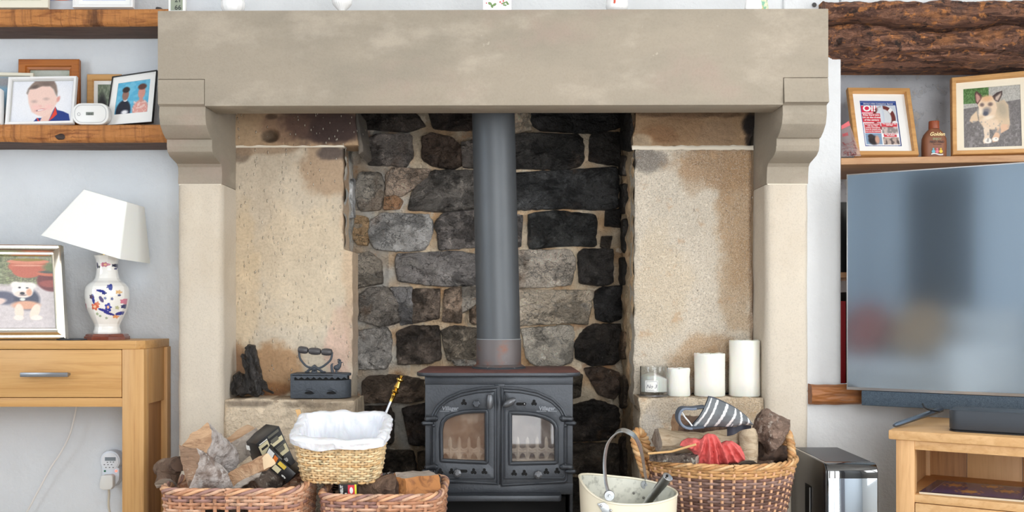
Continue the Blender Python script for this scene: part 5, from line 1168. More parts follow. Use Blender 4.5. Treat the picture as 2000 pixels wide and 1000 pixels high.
for i_, v in enumerate(g.v):
    an = math.atan2(-v.z, v.x); q_ = ray_sample(OL, RC, [an])[0]; k_ = math.hypot(v.x, v.z)
    k_ = k_**.7; px_1, py_1 = RC[0]+(q_[0]-RC[0])*k_, RC[1]+(q_[1]-RC[1])*k_
    n_ = .012*N(px_1/14, py_1/14, v.y*2)+.008*N(px_1/6, py_1/6, v.y*3)
    g.v[i_] = W(px_1, py_1, 2.80)+Vector((0, .045*v.y+n_, 0))
tag(g.make('driftwood_lump', mat('crusted_root_wood', (164,138,122), .9, layers=[('noise', 22, (1,1,1), (96,70,56), .47, .62, .8), ('noise', 55, (1,1,1), (226,212,198), .56, .66, .7)], bumps=[('ridge', 34, (1,1,1), .3, .7, 1.0, .012)]), smooth=60, noise=(.004,60)), 'knotted brown root lump on the right side of the round basket', 'root')
g = G(); g.tube([W(1266,886,2.72), W(1312,882,2.70), W(1359,868,2.665)], .0032, 7); tag(g.make('twig', mat('fresh_pine')), 'thin peeled twig lying across the round basket beside red cloth', 'stick')
# red cloth
M_redc = mat('coral_red_cloth', (226,108,104), .85, layers=[('noise', 14, (1,1,1), (208,86,84), .45, .65, .6), ('fine', 260, (1,1,1), .85, .45, .65, .5), ('noise', 60, (1,1,1), (236,150,140), .68, .74, .5)], bumps=[('fine', 320, (1,1,1), .3, .7, .3, .001), ('noise', 30, (1,1,1), .3, .7, .5, .004)])
OUT = [(1327,870),(1332,862),(1345,856),(1357,855),(1366,858),(1373,850),(1382,846),(1396,848),(1404,858),(1408,866),(1416,861),(1428,860),(1438,866),(1446,872),(1452,884),(1456,898),(1440,903),(1424,905),(1410,908),(1398,911),(1382,912),(1366,912),(1358,909),(1360,896),(1352,882),(1338,874)]
RO = resample(OUT, 150, 1); cc = Vector((1390, 880))
def clothf(u, v):
    q = RO[int(u*150) % 150]; t = .02+.98*v; p = cc+(q-cc)*t
    fold = 0
    for (fx, fw, am, sl) in ((1366,4,.020,-.30),(1380,3.5,.026,.0),(1392,4,.020,.15),(1404,4,.028,.34),(1418,5,.020,.55),(1432,5,.024,.75),(1446,5,.016,.8),(1350,6,.012,-.9),(1338,5,.010,-1.3)):
        d = (p.x-fx-(p.y-870)*sl)/fw; fold += am*math.exp(-d*d)
    edge = 1-t**5
    d = .020*edge+fold*(.45+.55*edge)+.012*N(p.x/11, p.y/16, 3)+.005*N(p.x/5, p.y/7, 8)
    return W(p.x, p.y, 2.715)-Vector((0, d, 0))
g = G(); g.grid(clothf, 150, 46, closed=True); b0 = [clothf(i/150, 1.0) for i in range(150)]
g.grid(lambda u, v: b0[int(u*150) % 150].lerp(W(cc.x, cc.y+12, 2.75), v*.9)+Vector((0,.012*math.sin(PI*v)+.006,0)), 150, 6, closed=True)
tag(g.make('red_cloth', M_redc, smooth=80), 'crumpled coral red cloth stuffed in the front of the round basket', 'cloth')
# striped mitt
M_mitt = mat('woven_cotton', attr=True, rough=.9, bumps=[('fine', 420, (1,1,1), .3, .7, .25, .0008), ('noise', 25, (1,1,1), .3, .7, .4, .004)])
Tc = fair([Vector((x, y, 0)) for x, y in ((1383,773),(1398,777),(1416,785),(1438,797),(1456,811),(1466,824))], 101)
Bc_ = fair([Vector((x, y, 0)) for x, y in ((1349,833),(1372,835),(1400,834),(1425,833),(1448,831),(1464,829))], 101)
def mitt(u, v, d=0):
    a, b = Tc[min(100, int(round(u*100)))], Bc_[min(100, int(round(u*100)))]; p = b.lerp(a, v)
    dd = .030*math.sin(PI*min(1, v*.9+.05))+.008*math.sin(u*13+v*2)+.004*N(u*6, v*4, 2); return W(p.x, p.y, 2.735)-Vector((0, dd-d, 0))
g = G(); g.grid(lambda u, v: mitt(u, v), 101, 40); g.grid(lambda u, v: mitt(1-u, v, .012), 101, 12)
cols = {}
o = g.make('oven_mitt', M_mitt, None, smooth=60, colorfn=lambda co: (200,200,200))
buf = np.ones((len(o.data.vertices), 4), dtype=np.float32); grey = lin((114,118,122)); wh = lin((238,238,238)); dk_ = lin((70,76,86))
for i in range(len(o.data.vertices)):
    if i < 101*40:
        u, v = (i % 101)/100, (i//101)/39; c = grey
        for s0 in (.07,.23,.40,.56,.72,.88):
            if abs(u+(.5-v)*.06*(1 if u < .6 else -1)-s0) < .021: c = wh
        if v < .04 or v > .96: c = dk_
    else: c = dk_
    buf[i, :3] = c
o.data.attributes['Col'].data.foreach_set('color', buf.ravel())
tag(o, 'grey oven mitt with white stripes draped over the logs in the round basket', 'oven mitt')
lp_ = fair([W(x, y, 2.73) for x, y in ((1374,794),(1350,797),(1332,797),(1324,806),(1324,820),(1334,832),(1352,835),(1372,833))], 60)
g = G(); g.tube(lp_, 1.0, 8, flat=(.0045,.030,(0,1,0)))
mc = g.make('mitt_cuff', M_mitt, o, smooth=60, colorfn=lambda co: (92,100,112))
g = G(); g.tube([p-Vector((0,.031,0)) for p in lp_[6:50]], .0035, 6); g.make('cuff_binding', M_mitt, o, colorfn=lambda co: (120,130,146))
g = G(); g.tube(fair([W(x, y, 2.715) for x, y in ((1332,805),(1338,815),(1346,824),(1352,832))], 20), .0022, 6); g.make('cuff_stripe', mat('white_stripe', (238,238,238), .9), o)
g = G(); g.grid(lambda u, v: W(1420+46*u, 834+(18-12*u)*v-4*u, 2.75)-Vector((0,.012*math.sin(u*7),0)), 30, 8); g.make('mitt_underside', mat('dark_quilted_lining', (62,64,74), .9), o, smooth=60)

# firelighter boxes in the left basket
M_bk = mat('black_carton', (30,30,32), .35, layers=[('noise', 8, (1,1,1), (46,46,48), .45, .65, .6)])
M_crm = mat('cream_carton_panel', (214,204,166), .45); M_yel = mat('yellow_carton_strip', (222,190,70), .45); M_wht = mat('white_print', (230,230,226), .5); M_or = mat('flame_orange', (226,120,40), .5)
def carton(label, TL, TR, BR, BL, off, Y, panels):
    t = thing('firelighter_box', label, 'box', (W(*BL, Y).x, Y, W(*BR, Y).z), 'black firelighter boxes in the left basket')
    Pq = [W(*BL, Y), W(*BR, Y), W(*TR, Y), W(*TL, Y)]
    # keep the face planar and square
    o_ = Pq[3]; ex = Pq[2]-o_; ey = Pq[0]-o_; off = Vector(off)
    def q(u, v, n=0): return o_+ex*u+ey*v-off.normalized()*n
    g = G(); g.hexa([q(0,1), q(1,1), q(1,1)+off, q(0,1)+off, q(0,0), q(1,0), q(1,0)+off, q(0,0)+off]); g.make('carton', M_bk, t, bevel=.0012)
    for pi_, (u0, v0, u1, v1, m) in enumerate(panels):
        g = G(); h_ = .0005+.0002*pi_
        g.add([q(u0,v0,h_), q(u1,v0,h_), q(u1,v1,h_), q(u0,v1,h_)], [(0,1,2,3)]); g.make('printed_panel', m, t, smooth=0)
    g = G()
    for k in range(5):
        a = k*1.3; g.tube([q(.62+.05*math.cos(a+j*.9)+.03*k, .80+.05*math.sin(a+j*1.1), .001) for j in range(5)], .0008, 4)
    g.make('printed_line_art', M_wht, t)
    return t, q
gry = mat('dark_grey_print', (96,94,84), .5)
t, q = carton('topmost black firelighter box with cream label panels at back of left basket', (500,867), (545,832), (574,905), (532,938), W(476,862,2.80)-W(500,867,2.72), 2.72,
    [(.03,.10,.42,.42,M_crm),(.10,.18,.36,.24,M_bk),(.47,.04,.92,.10,gry),(.46,.22,.95,.34,M_crm),(.5,.16,.8,.26,gry),(.40,.44,.96,.66,M_crm),(.42,.44,.86,.56,gry),(.44,.40,.97,.425,gry),(.08,.06,.42,.085,M_wht)])
g = G(); A_ = W(478,868,2.799); g.add([W(480,869,2.715), W(487,871,2.712), W(489,880,2.712), W(482,878,2.715)], [(0,1,2,3)])
g.make('barcode_label', M_wht, t, smooth=0)
carton('middle black firelighter box with flame picture half hidden by split wedge', (526,871), (552,897), (538,925), (512,900), (.0,.09,.01), 2.70, [(.05,.1,.45,.9,M_wht),(.5,.15,.75,.85,M_or)])
carton('lowest black firelighter box with yellow strip beside the lined basket', (545,896), (578,925), (566,945), (528,915), (.0,.10,.0), 2.69, [(.1,.08,.5,.38,M_yel),(.04,.5,.4,.92,M_crm)])
# matchbox
mb = thing('matchbox', 'small black and red box of firelighters with yellow edge standing in the middle basket', 'box', (W(680,0,2.60).x, 2.60, zM_-.03))
Yb = 2.605
def bq(u, v, n=0): return W(662+35*u-1*v, 972-26*v, Yb)-Vector((0,n,0))
g = G(); g.hexa([bq(0,0),bq(1,0),bq(1,0,-.03),bq(0,0,-.03),bq(0,1),bq(1,1),bq(1,1,-.03),bq(0,1,-.03)]); g.make('carton', M_bk, mb, bevel=.0008)
for (a, b, c, d, m) in ((.52,.05,.90,.95,mat('red_print', (206,48,62), .5)),(.90,0,1,1,mat('lime_yellow_print', (224,224,60), .5)),(.34,.06,.46,.36,M_wht)):
    g = G(); g.add([bq(a,b,.0006), bq(c,b,.0006), bq(c,d,.0006), bq(a,d,.0006)], [(0,1,2,3)]); g.make('printed_panel', m, mb, smooth=0)
g = G(); text_on(g, 'FIRELIT', .0095, lambda x, y: bq(.24-y/.046, .5+x/.034, .0008), bold=.0003); g.make('box_lettering', M_wht, mb, smooth=0)
g = G(); g.prism([bq(.71+.10*math.cos(k*PI/6), .55+.25*math.sin(k*PI/6), .001) for k in range(12)], (0,-.0004,0)); g.make('flame_emblem', M_wht, mb, smooth=0)
# foil packet
g = G(); g.grid(lambda u, v: W(748+44*u, 935-12*v+4*N(u*9, v*5, 0), 2.80)-Vector((0,.03*(1-v)+.015*N(u*11, v*9, 4),0)), 30, 16)
tag(g.make('foil_wrapper', M_steel, smooth=20), 'crumpled silver foil wrapper at the back of the middle basket', 'wrapper')
g = G()
for k in range(5): g.tube(fair([W(628+k*3,940+k*4,2.80), W(648,946+k*5,2.78), W(668,948+k*4,2.78)], 12), .0028, 6)
tag(g.make('cable_coil', M_black), 'bundle of black cable coiled at the left end of the middle basket', 'cable')

# poker
pk = thing('poker', 'steel fireside poker with turned brass handle leaning by the stove', 'poker', (W(700,0,2.9).x, 2.9, HZ))
A_, B_ = W(785,733,3.02), W(742,836,3.00); dv = (B_-A_); Bx = A_+dv*((A_.z-HZ-.01)/(A_.z-B_.z))
g = G(); ts = [(0,.001),(.015,.005),(.04,.0062),(.07,.0055),(.085,.003),(.10,.004),(.115,.009),(.15,.0125),(.19,.0125),(.22,.009),(.25,.0055),(.32,.0065),(.40,.0085),(.47,.010),(.50,.0085),(.53,.005),(.56,.008),(.60,.0115),(.64,.011),(.68,.0075),(.71,.0055),(.74,.0085),(.77,.0085),(.80,.0065),(1.0,.0065)]
E_ = A_+dv*.50
g.tube([A_.lerp(E_, a) for a, r in ts], [r*.95 for a, r in ts], 16); g.make('brass_handle', M_brass, pk)
g = G(); g.tube([A_.lerp(E_, .97), Bx], .0052, 12); g.make('rod', M_steel, pk)

# coal hod
HY = 2.50; hx0, hx1 = W(1131,0,HY).x, W(1321,0,HY).x; hcx, hrx, hry = (hx0+hx1)/2, (hx1-hx0)/2, .105
hd = thing('coal_hod', 'cream painted galvanised coal hod with steel strap handle in front of the stove', 'bucket', (hcx, HY, HZ))
M_cream = mat('cream_enamel', (226,218,196), .4, layers=[('noise', 5, (1,1,1), (206,196,170), .5, .7, .6), ('noise', 60, (1,1,1), (150,140,120), .68, .74, .5)])
M_galv = mat('galvanised_interior', (206,206,194), .55, .15, layers=[('noise', 50, (1,1,1), (150,150,140), .5, .66, .8), ('noise', 9, (1,1,1), (226,224,210), .5, .7, .6)])
def hrim(a):   # rim height around the hod
    c, s = math.cos(a), math.sin(a); zl, zr, zf, zbk = W(0,932,HY).z, W(0,960,HY).z, W(0,986,HY-hry).z, W(0,932,HY+hry).z
    base = zl*(1-c)/2+zr*(1+c)/2; k = abs(s)**1.6
    tgt = zf if s < 0 else zbk-.018*c
    return base*(1-k)+tgt*k+(.010 if c > .9 else 0)*0
def hod(u, v, r=1.0):
    a = 2*PI*u; zt__ = hrim(a); z = HZ+.002+(zt__-HZ-.002)*v; s = (.86+.14*v)*r; p = 2.5
    c_, s_ = math.cos(a), math.sin(a); ux, uy = math.copysign(abs(c_)**(2/p), c_), math.copysign(abs(s_)**(2/p), s_)
    return Vector((hcx+hrx*s*ux, HY+hry*s*uy, z))
g = G(); g.grid(lambda u, v: hod(u, v), 96, 24, closed=True); g.add([hod(i/96, 0) for i in range(96)], [tuple(range(96))]); g.make('bucket_body', M_cream, hd, smooth=60)
g = G(); g.grid(lambda u, v: hod(u, v, .985), 96, 24, closed=True); g.make('bucket_lining', M_galv, hd, smooth=60)
g = G(); g.tube([hod(i/96, 1, .993) for i in range(96)], .0028, 8, closed=True); g.make('rolled_rim', M_cream, hd)
g = G(); hp = fair([W(1190,968,2.405), W(1183,940,2.41), W(1181,900,2.43), W(1187,868,2.455), W(1202,848,2.48), W(1220,842,2.51), W(1240,853,2.545), W(1252,880,2.575), W(1258,912,2.60), W(1263,942,2.605)], 60)
g.tube(hp, 1.0, 10, flat=(.0022,.0115,(.35,.9,.1))); g.make('strap_handle', mat('dull_galvanised_steel', (176,180,182), .38, .85, layers=[('noise', 30, (1,1,1), (140,142,142), .5, .66, .6)]), hd, smooth=50)
for p in (W(1190,968,2.398), W(1261,946,2.60)):
    g = G(); g.tube([p+Vector((0,.006,0)), p+Vector((0,-.002,0)), p-Vector((0,.004,0))], [.013,.013,.012], 20); g.tube([p-Vector((0,.003,0)), p-Vector((0,.008,0))], [.004,.003], 10); g.make('rivet_plate', mat('dull_galvanised_steel'), hd)
g = G(); g.prism([W(x, y, 2.402) for x, y in ((1166,984),(1180,981),(1190,988),(1200,998),(1196,1012),(1180,1010),(1174,996))], (0,.004,0)); g.make('lug_plate', mat('dull_galvanised_steel'), hd, bevel=.001)
for x, y in ((1174,988),(1193,997)):
    g = G(); g.ball(W(x, y, 2.400), .0035, 10); g.make('rivet', M_steel, hd)
for x, y in ((1238,963),(1257,972)):
    g = G(); g.ball(W(x, y, 2.585), .0038, 10, (1,.5,1)); g.make('rivet', mat('grey_rivet', (120,118,112), .5), hd)
g = G(); S0, S1 = W(1262,985,2.50), W(1305,930,2.44); 
g.tube(fair([S0+(S0-S1)*.9, S0, S0.lerp(S1,.5), S0.lerp(S1,.86), S0.lerp(S1,.97), S1], 30), [float(x) for x in np.interp(np.linspace(0,1,30), [0,.3,.6,.85,.95,1], [.006,.010,.0125,.0135,.010,.004])], 16)
sc_ = thing('coal_shovel', 'polished steel tubular shovel handle sticking up out of the coal hod', 'shovel', (S0.x, S0.y, S0.z-.05)); g.make('handle', M_steel, sc_)
g = G(); g.ball(S1-Vector((0.004,.008,-.002)), .0035, 8); g.make('hanging_hole', M_hole, sc_)
g = G(); e0 = S0+(S0-S1)*.9; g.hexa([e0+Vector((-.03,-.02,-.12)), e0+Vector((.03,-.02,-.12)), e0+Vector((.03,.02,-.12)), e0+Vector((-.03,.02,-.12)), e0+Vector((-.012,-.01,.01)), e0+Vector((.012,-.01,.01)), e0+Vector((.012,.01,.01)), e0+Vector((-.012,.01,.01))]); g.make('scoop', M_steel, sc_)
# ---------------------------------------------------------------- rustic shelves on the left
def rshelf(name, label, zt_, zb_, seed, dy=0):
    X0, X1 = -2.4, XC0+.0; Y0 = 3.15
    per = [(YL-.002, zb_), (Y0+.014, zb_+.002), (Y0+.004, zb_+.008), (Y0, zb_+.016), (Y0, zt_-.004), (Y0+.004, zt_), (YL-.002, zt_)]
    nu = 220
    def fn(u, k):
        y, z = per[k]; x = X0+(X1-X0)*u; w = .006*N(x*7, k*.3, seed)+.004*N(x*26, 0, seed)
        if k in (2, 3): z += w+.004*max(0, N(x*50, 2, seed)); 
        if k == 1: z += w*.3
        if k in (3, 4): y += .0035*N(x*13, k, seed)-.002*(N(x*60, 1, seed) > .25)
        z += .003*N(x*4, 5, seed)
        return Vector((x, y, z))
    g = G(); K = len(per)
    for k in range(K-1):
        # subdivide the front face
        sub = 10 if k == 3 else 1
        for s in range(sub):
            f0, f1 = s/sub, (s+1)/sub
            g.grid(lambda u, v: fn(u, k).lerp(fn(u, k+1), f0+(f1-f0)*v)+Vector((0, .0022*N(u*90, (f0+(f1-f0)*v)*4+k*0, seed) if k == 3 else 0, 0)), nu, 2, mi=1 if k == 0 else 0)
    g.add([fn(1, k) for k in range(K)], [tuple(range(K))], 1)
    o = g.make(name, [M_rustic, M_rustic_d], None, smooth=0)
    bm = bmesh.new(); bm.from_mesh(o.data); bmesh.ops.remove_doubles(bm, verts=bm.verts, dist=.0003); bmesh.ops.recalc_face_normals(bm, faces=bm.faces); bm.to_mesh(o.data); bm.free()
    o.data.shade_smooth(); o.data.set_sharp_from_angle(angle=.6)
    return tag(o, label, 'shelf')
s1b, s1t = W(0,51,3.15).z, W(0,17.5,3.15).z; s2b, s2t = W(0,278.5,3.15).z, W(0,243.5,3.15).z
rshelf('wooden_shelf', 'upper rough-sawn honey wood shelf at top left', s1t, s1b, 3); rshelf('wooden_shelf', 'lower rough-sawn honey wood shelf with dark knot, holding the family photos', s2t, s2b, 8)
g = G(); g.ball(W(118,267,3.149), .013, 16, (1.2,.12,.75)); k_ = g.make('wood_knot', mat('dark_knot', (52,34,26), .5), bpy.data.objects['wooden_shelf.001'], noise=(.003,70))
# photo frames
M_wf = mat('white_frame', (240,240,240), .4); M_wm = mat('white_mount', (244,244,242), .8); M_crf = mat('cream_frame', (232,226,208), .45)
M_dof = wood('orange_oak_frame', (186,112,52), (160,88,38), (136,74,34), 'x', .4); M_lof = wood('light_wood_frame', (214,164,104), (194,142,84), (178,126,72), 'x', .5); M_sf = mat('silver_grey_frame', (206,206,204), .35, .4)
M_bf = mat('thin_black_frame', (26,26,28), .3)
PF = 'picture frame'
def poly_(pts, w, h, x0, y0): return [((x-x0)/w, (y0-y)/h) for x, y in pts]
def B_(pts): return poly_(pts, 925, 600, 85, 705)
boy = [('e',.5,.5,.62,.62,(240,241,246),.5),('p',B_([(420,720),(482,652),(540,650),(660,650),(755,488),(790,538),(880,560),(968,600),(1000,720)]),(26,56,132),.012),('p',B_([(478,650),(530,705),(560,640),(700,560),(745,500),(668,700),(540,712)]),(238,200,186),.02),('p',B_([(755,484),(792,600),(740,650),(668,700),(700,640),(735,560)]),(226,66,48),.012),('p',B_([(484,648),(500,650),(535,705),(505,708)]),(220,64,50),.012),
  ('p',B_([(318,300),(345,220),(420,180),(560,165),(690,190),(745,300),(760,340),(800,345),(802,385),(765,450),(740,500),(690,570),(620,625),(560,634),(480,605),(400,560),(345,430)]),(242,208,196),.025),
  ('p',B_([(300,280),(318,215),(370,150),(430,95),(705,95),(750,170),(772,260),(770,335),(745,300),(710,230),(650,180),(540,175),(440,215),(390,205),(340,230),(318,300)]),(142,124,114),.03),('e',.36,.86,.07,.04,(104,90,84),.5,30),('e',.55,.93,.10,.05,(120,104,98),.6),
  ('e',.765,.55,.025,.07,(226,160,150),.4,-10),('e',.37,.50,.045,.035,(206,176,168),.7),('e',.565,.56,.045,.035,(206,176,168),.7),('e',.48,.29,.09,.028,(222,150,150),.4,14),('e',.475,.285,.065,.014,(246,240,238),.3,12),('e',.425,.27,.012,.012,(90,60,66),.4),('e',.47,.38,.03,.03,(236,186,176),.7),('e',.40,.36,.06,.06,(246,200,192),.7),('e',.62,.36,.06,.06,(246,200,192),.7)]
frame('picture_frame', 'white frame with a portrait of a smiling boy in a blue and red top', PF, quad((13,246.5),(146,243.5),(153,152),(20,154),(3.165,3.165,3.21,3.21)), .009, M_wf, M_sf, .003, .012, pic=boy, bgc=(222,226,236), res=150)
frame('picture_frame', 'large orange oak frame standing behind the portrait of the boy', PF, quad((38,249),(158,249),(158,119),(40,119),(3.245,3.245,3.285,3.285)), .034, M_dof, None, 0, .014, bgc=(170,176,160), pic=[('n',0,0,1,1,(120,140,110),.4,.05),('e',.5,.9,.5,.2,(196,200,190),.5)], prof=[(0,0),(0,1),(.1,1.2),(.7,1.2),(.78,.8),(1,.6),(1,0)])
frame('picture_frame', 'grey-edged frame with a beach photo at far left behind the boy portrait', PF, quad((-80,249),(68,249),(68,145),(-70,142),(3.20,3.20,3.232,3.232)), .012, M_crf, None, .0, .01, bgc=(130,170,196), pic=[('e',.9,.15,.3,.3,(150,120,104),.3),('e',.86,.42,.09,.16,(90,70,60),.2),('r',0,.78,1,1,(150,150,154),.1),('r',0,0,1,.18,(96,60,50),.1)])
frame('picture_frame', 'plain white frame edge at the far left of the lower shelf', PF, quad((-90,247),(8,246.5),(8,178),(-86,178),(3.165,3.165,3.185,3.185)), .012, M_wf, None, 0, .02, bgc=(200,200,200), pic=[('e',.5,.5,.3,.3,(160,150,140),.3)], res=30)
frame('picture_frame', 'small light oak frame behind the tilted black frame', PF, quad((172,249),(240,249),(240,148),(173,148),(3.25,3.25,3.285,3.285)), .020, M_lof, M_wm, .012, .012, bgc=(110,124,104), pic=[('n',0,0,1,1,(150,160,140),.4,.06),('e',.3,.2,.3,.5,(40,40,44),.3)])
frame('picture_frame', 'tilted thin black frame with two children against blue sky on the lower shelf', PF, quad((208,248),(300,241),(309,139),(222,152),(3.185,3.165,3.20,3.22)), .0022, M_bf, M_wm, .016, .009, bgc=(88,176,214), inner=(.14,.86,.22,.86), seed=2, res=110,
  pic=[('n',0,0,1,1,(120,196,224),.4,.09),('e',.25,.10,.22,.34,(20,24,44),.1),('e',.30,.06,.10,.07,(236,236,240),.4),('e',.28,.44,.06,.05,(240,240,242),.2),('e',.27,.60,.10,.17,(150,110,96),.15),('e',.27,.76,.11,.09,(48,36,34),.2),('e',.76,.12,.24,.28,(224,160,150),.12),('n',.52,0,1,.38,(240,214,206),.35,.04),('e',.76,.62,.11,.19,(214,150,136),.15),('e',.76,.80,.13,.09,(92,56,48),.2),('e',.76,.40,.06,.08,(212,150,138),.3)])
# upper shelf, cut by the frame edge
frame('picture_frame', 'cream frame with a dark edge at the left end of the upper shelf', PF, quad((-40,18),(97,18),(101,-90),(-36,-90),(3.17,3.17,3.20,3.20)), .027, M_crf, M_wm, .004, .012, bgc=(120,130,140), pic=[('n',0,0,1,1,(176,140,110),.4,.08),('e',.7,.1,.2,.1,(80,140,170),.3),('e',.4,.1,.2,.1,(60,90,120),.3)])
g = G(); Q_ = quad((97,18),(146,18),(146,-70),(97,-70),(3.19,3.19,3.22,3.22)); g.hexa([Q_(0,0,0),Q_(1,0,0),Q_(1,0,-.003),Q_(0,0,-.003),Q_(0,1,0),Q_(1,1,0),Q_(1,1,-.003),Q_(0,1,-.003)])
pc = thing('photo_card', 'unframed photo card with a grey lower border on the upper shelf', 'photo', Q_(.5,0)); g.make('card', mat('pale_grey_card', (206,208,214), .6), pc, smooth=0)
paint(Q_, .02, .98, .19, .98, [('n',0,0,1,1,(200,110,80),.4,.12),('e',.5,.02,.3,.03,(210,90,50),.3)], (150,150,190), nu=50, nv=40, off=.001, parent=pc)
frame('picture_frame', 'white frame with a pale lilac photo standing on the upper shelf', PF, quad((146,18),(263,18),(263,-80),(146,-80),(3.165,3.165,3.19,3.19)), .014, M_wf, M_wm, .012, .016, bgc=(206,216,236), pic=[('n',0,0,1,1,(224,214,226),.4,.1)], prof=[(0,0),(0,1),(.3,1.1),(.45,.7),(.9,.5),(1,.3),(1,0)])
g = G(); g.tube([W(307,17,3.20), W(313,18,3.19), W(318,22,3.18)], .006, 8); tag(g.make('shelf_clip', mat('dark_grey_metal', (70,68,70), .5)), 'small dark metal stub at the right end of the upper shelf', 'clip')
# CO alarm
AY = 3.135; al = thing('carbon_monoxide_alarm', 'white rounded carbon monoxide alarm standing on the lower left shelf', 'alarm', (W(177,0,AY).x, AY, s2t))
def rr_pts(x0, x1, y0, y1, r, Y, sx=0):
    out = []
    for (cx, cy, a0) in ((x1-r,y0+r,-90),(x1-r,y1-r,0),(x0+r,y1-r,90),(x0+r,y0+r,180)):
        for k in range(7): a = math.radians(a0+k*15); out.append(W(cx+r*math.cos(a), cy+r*math.sin(a), Y))
    return out
AYf = 3.150
g = G(); g.prism(rr_pts(141,212,201,243.0,17,AYf), (0,.028,0)); g.make('housing', M_white, al, bevel=.004)
g = G(); o_ = rr_pts(146,207,205,239,14,AYf-.0005); g.tube(o_, .0008, 5, closed=True); g.make('seam', mat('pale_grey_line', (190,192,196), .5), al)
g = G(); g.prism([W(168,219,AYf), W(183,219,AYf), W(183,225,AYf), W(168,225,AYf)], (0,-.0008,0)); g.make('display', mat('lcd_olive', (120,126,118), .3), al, smooth=0)
g = G()
for k in range(6): a = k*PI/3; g.tube([W(154+3.0*math.cos(a), 223+3.0*math.sin(a), AYf-.0006), W(154+3.0*math.cos(a+.7), 223+3.0*math.sin(a+.7), AYf-.0006)], .0006, 5)
g.make('button_mark', mat('grey_ink'), al)
g = G(); text_on(g, '88:8', .008, lambda x, y: W(175.5, 224.5, AYf-.0012)+Vector((x, 0, y))); g.make('display_digits', mat('lcd_dark', (60,64,62), .4), al, smooth=0)
# ---------------------------------------------------------------- on the mantel
MY = 2.955; zm = zt
th = thing('thermometer', 'small white digital thermometer at the left end of the mantel', 'thermometer', (W(346,0,MY).x, MY, zm))
g = G(); g.box(W(330,0,MY).x, W(363,0,MY).x, MY-.006, MY+.010, zm, zm+.075); g.make('case', M_white, th, bevel=.002)
g = G(); g.box(W(335,0,MY).x, W(358,0,MY).x, MY-.0075, MY-.006, zm+.014, zm+.060); g.make('display', mat('lcd_green_grey', (150,158,140), .3), th, smooth=0)
g = G(); text_on(g, '66', .020, lambda x, y: Vector((W(347.5,0,MY-.008).x+x, MY-.008, zm+.0155+y)), bold=.0003); text_on(g, '21', .020, lambda x, y: Vector((W(347.5,0,MY-.008).x+x, MY-.008, zm+.038+y)), bold=.0003); g.make('digits', mat('lcd_dark'), th, smooth=0)
g = G(); g.box(W(331,0,MY).x, W(362,0,MY).x, MY-.0072, MY-.006, zm+.001, zm+.010); g.make('lower_strip', mat('beige_strip', (214,202,190), .5), th, smooth=0)
g = G(); g.box(W(338,0,MY).x, W(355,0,MY).x, MY-.0078, MY-.0072, zm+.0055, zm+.0065); g.make('print_line', mat('pale_red_print', (206,120,100), .5), th, smooth=0)
def pot(name, label, cat, px, prof, m, rib=0, ra=0):
    x = W(px,0,MY).x; g = G()
    P_ = [(r/F*MY, h/F*MY) for r, h in prof]; zz_ = np.linspace(0, len(P_)-1, 40); R_ = np.interp(zz_, range(len(P_)), [p[0] for p in P_]); H__ = np.interp(zz_, range(len(P_)), [p[1] for p in P_])
    g.lathe((x, MY, zm), list(zip(R_, H__)), 72, wob=(lambda a, z: 1+ra*math.cos(rib*a)*(1 if z > .012 else .2)) if rib else None)
    return tag(g.make(name, m, None, smooth=60), label, cat)
M_por = mat('white_porcelain', (244,244,244), .2, coat=.4)
pot('round_vase', 'round white ribbed vase second from the left on the mantel', 'vase', 455, [(11,0),(13,1),(19,7),(22.5,15),(23,24),(21,32),(15,42),(10,50),(10,56),(13,62),(12,62),(8,54),(.1,40)], M_por, 14, .015)
pot('footed_vase', 'white fluted urn vase on a slim foot at centre left of the mantel', 'vase', 668, [(12,0),(13,1.5),(9,3),(5.5,6),(6,9),(12,15),(18,22),(20,32),(19,44),(14,56),(12,66),(16,74),(15,74),(10,60),(.1,40)], M_por, 22, .03)
pot('floral_bowl', 'white china bowl with a red flower at the centre right of the mantel', 'bowl', 1205, [(13,0),(13,4),(14,6),(20,11),(22,18),(21,30),(17,40),(16,46),(18,50),(17,50),(14,42),(.1,30)], M_por)
fb_ = bpy.data.objects['floral_bowl']
g = G(); xx = W(1202,0,MY).x
for k in range(5): g.ball(Vector((xx+.006*math.cos(k*1.257), MY-.0315, zm+.034+.006*math.sin(k*1.257))), .0045, 8, (1,.25,1))
g.make('red_flower', mat('red_glaze', (206,84,60), .3), fb_)
mbx = thing('china_box', 'white square china box with strawberry and leaf pattern in the middle of the mantel', 'box', (W(971,0,MY).x, MY, zm))
g = G(); g.box(W(943,0,MY).x, W(999,0,MY).x, MY-.02, MY+.06, zm+.004, zm+.08); g.make('body', M_por, mbx, bevel=.003)
g = G(); g.box(W(940,0,MY).x, W(1002,0,MY).x, MY-.024, MY+.064, zm, zm+.005); g.make('foot', M_por, mbx, bevel=.0015)
g = G(); lf_ = mat('leaf_green_print', (120,150,96), .3); rd_ = mat('berry_red_print', (206,70,70), .3)
def fl(g, px, py, r, el=1.0, rot=0): g.prism([W(px+r*(el*math.cos(a)*math.cos(rot)-math.sin(a)*math.sin(rot)), py+r*(el*math.cos(a)*math.sin(rot)+math.sin(a)*math.cos(rot)), MY-.0205) for a in [k*PI/5 for k in range(10)]], (0,-.0005,0))
for a, b, r, e_, q_ in ((957,7,2.6,1.6,.5),(966,9,2.4,1.7,-.6),(961,12,2.4,1.5,1.2),(984,6,1.8,2.2,-.4),(990,5,2,1.6,.8),(986,10,1.6,2.4,.2),(992,8,1.6,1.6,0),(963,-6,2.5,1.6,.4),(985,-8,2.5,1.6,.4)): fl(g, a, b, r, e_, q_)
g.make('leaf_print', lf_, mbx, smooth=0)
g = G()
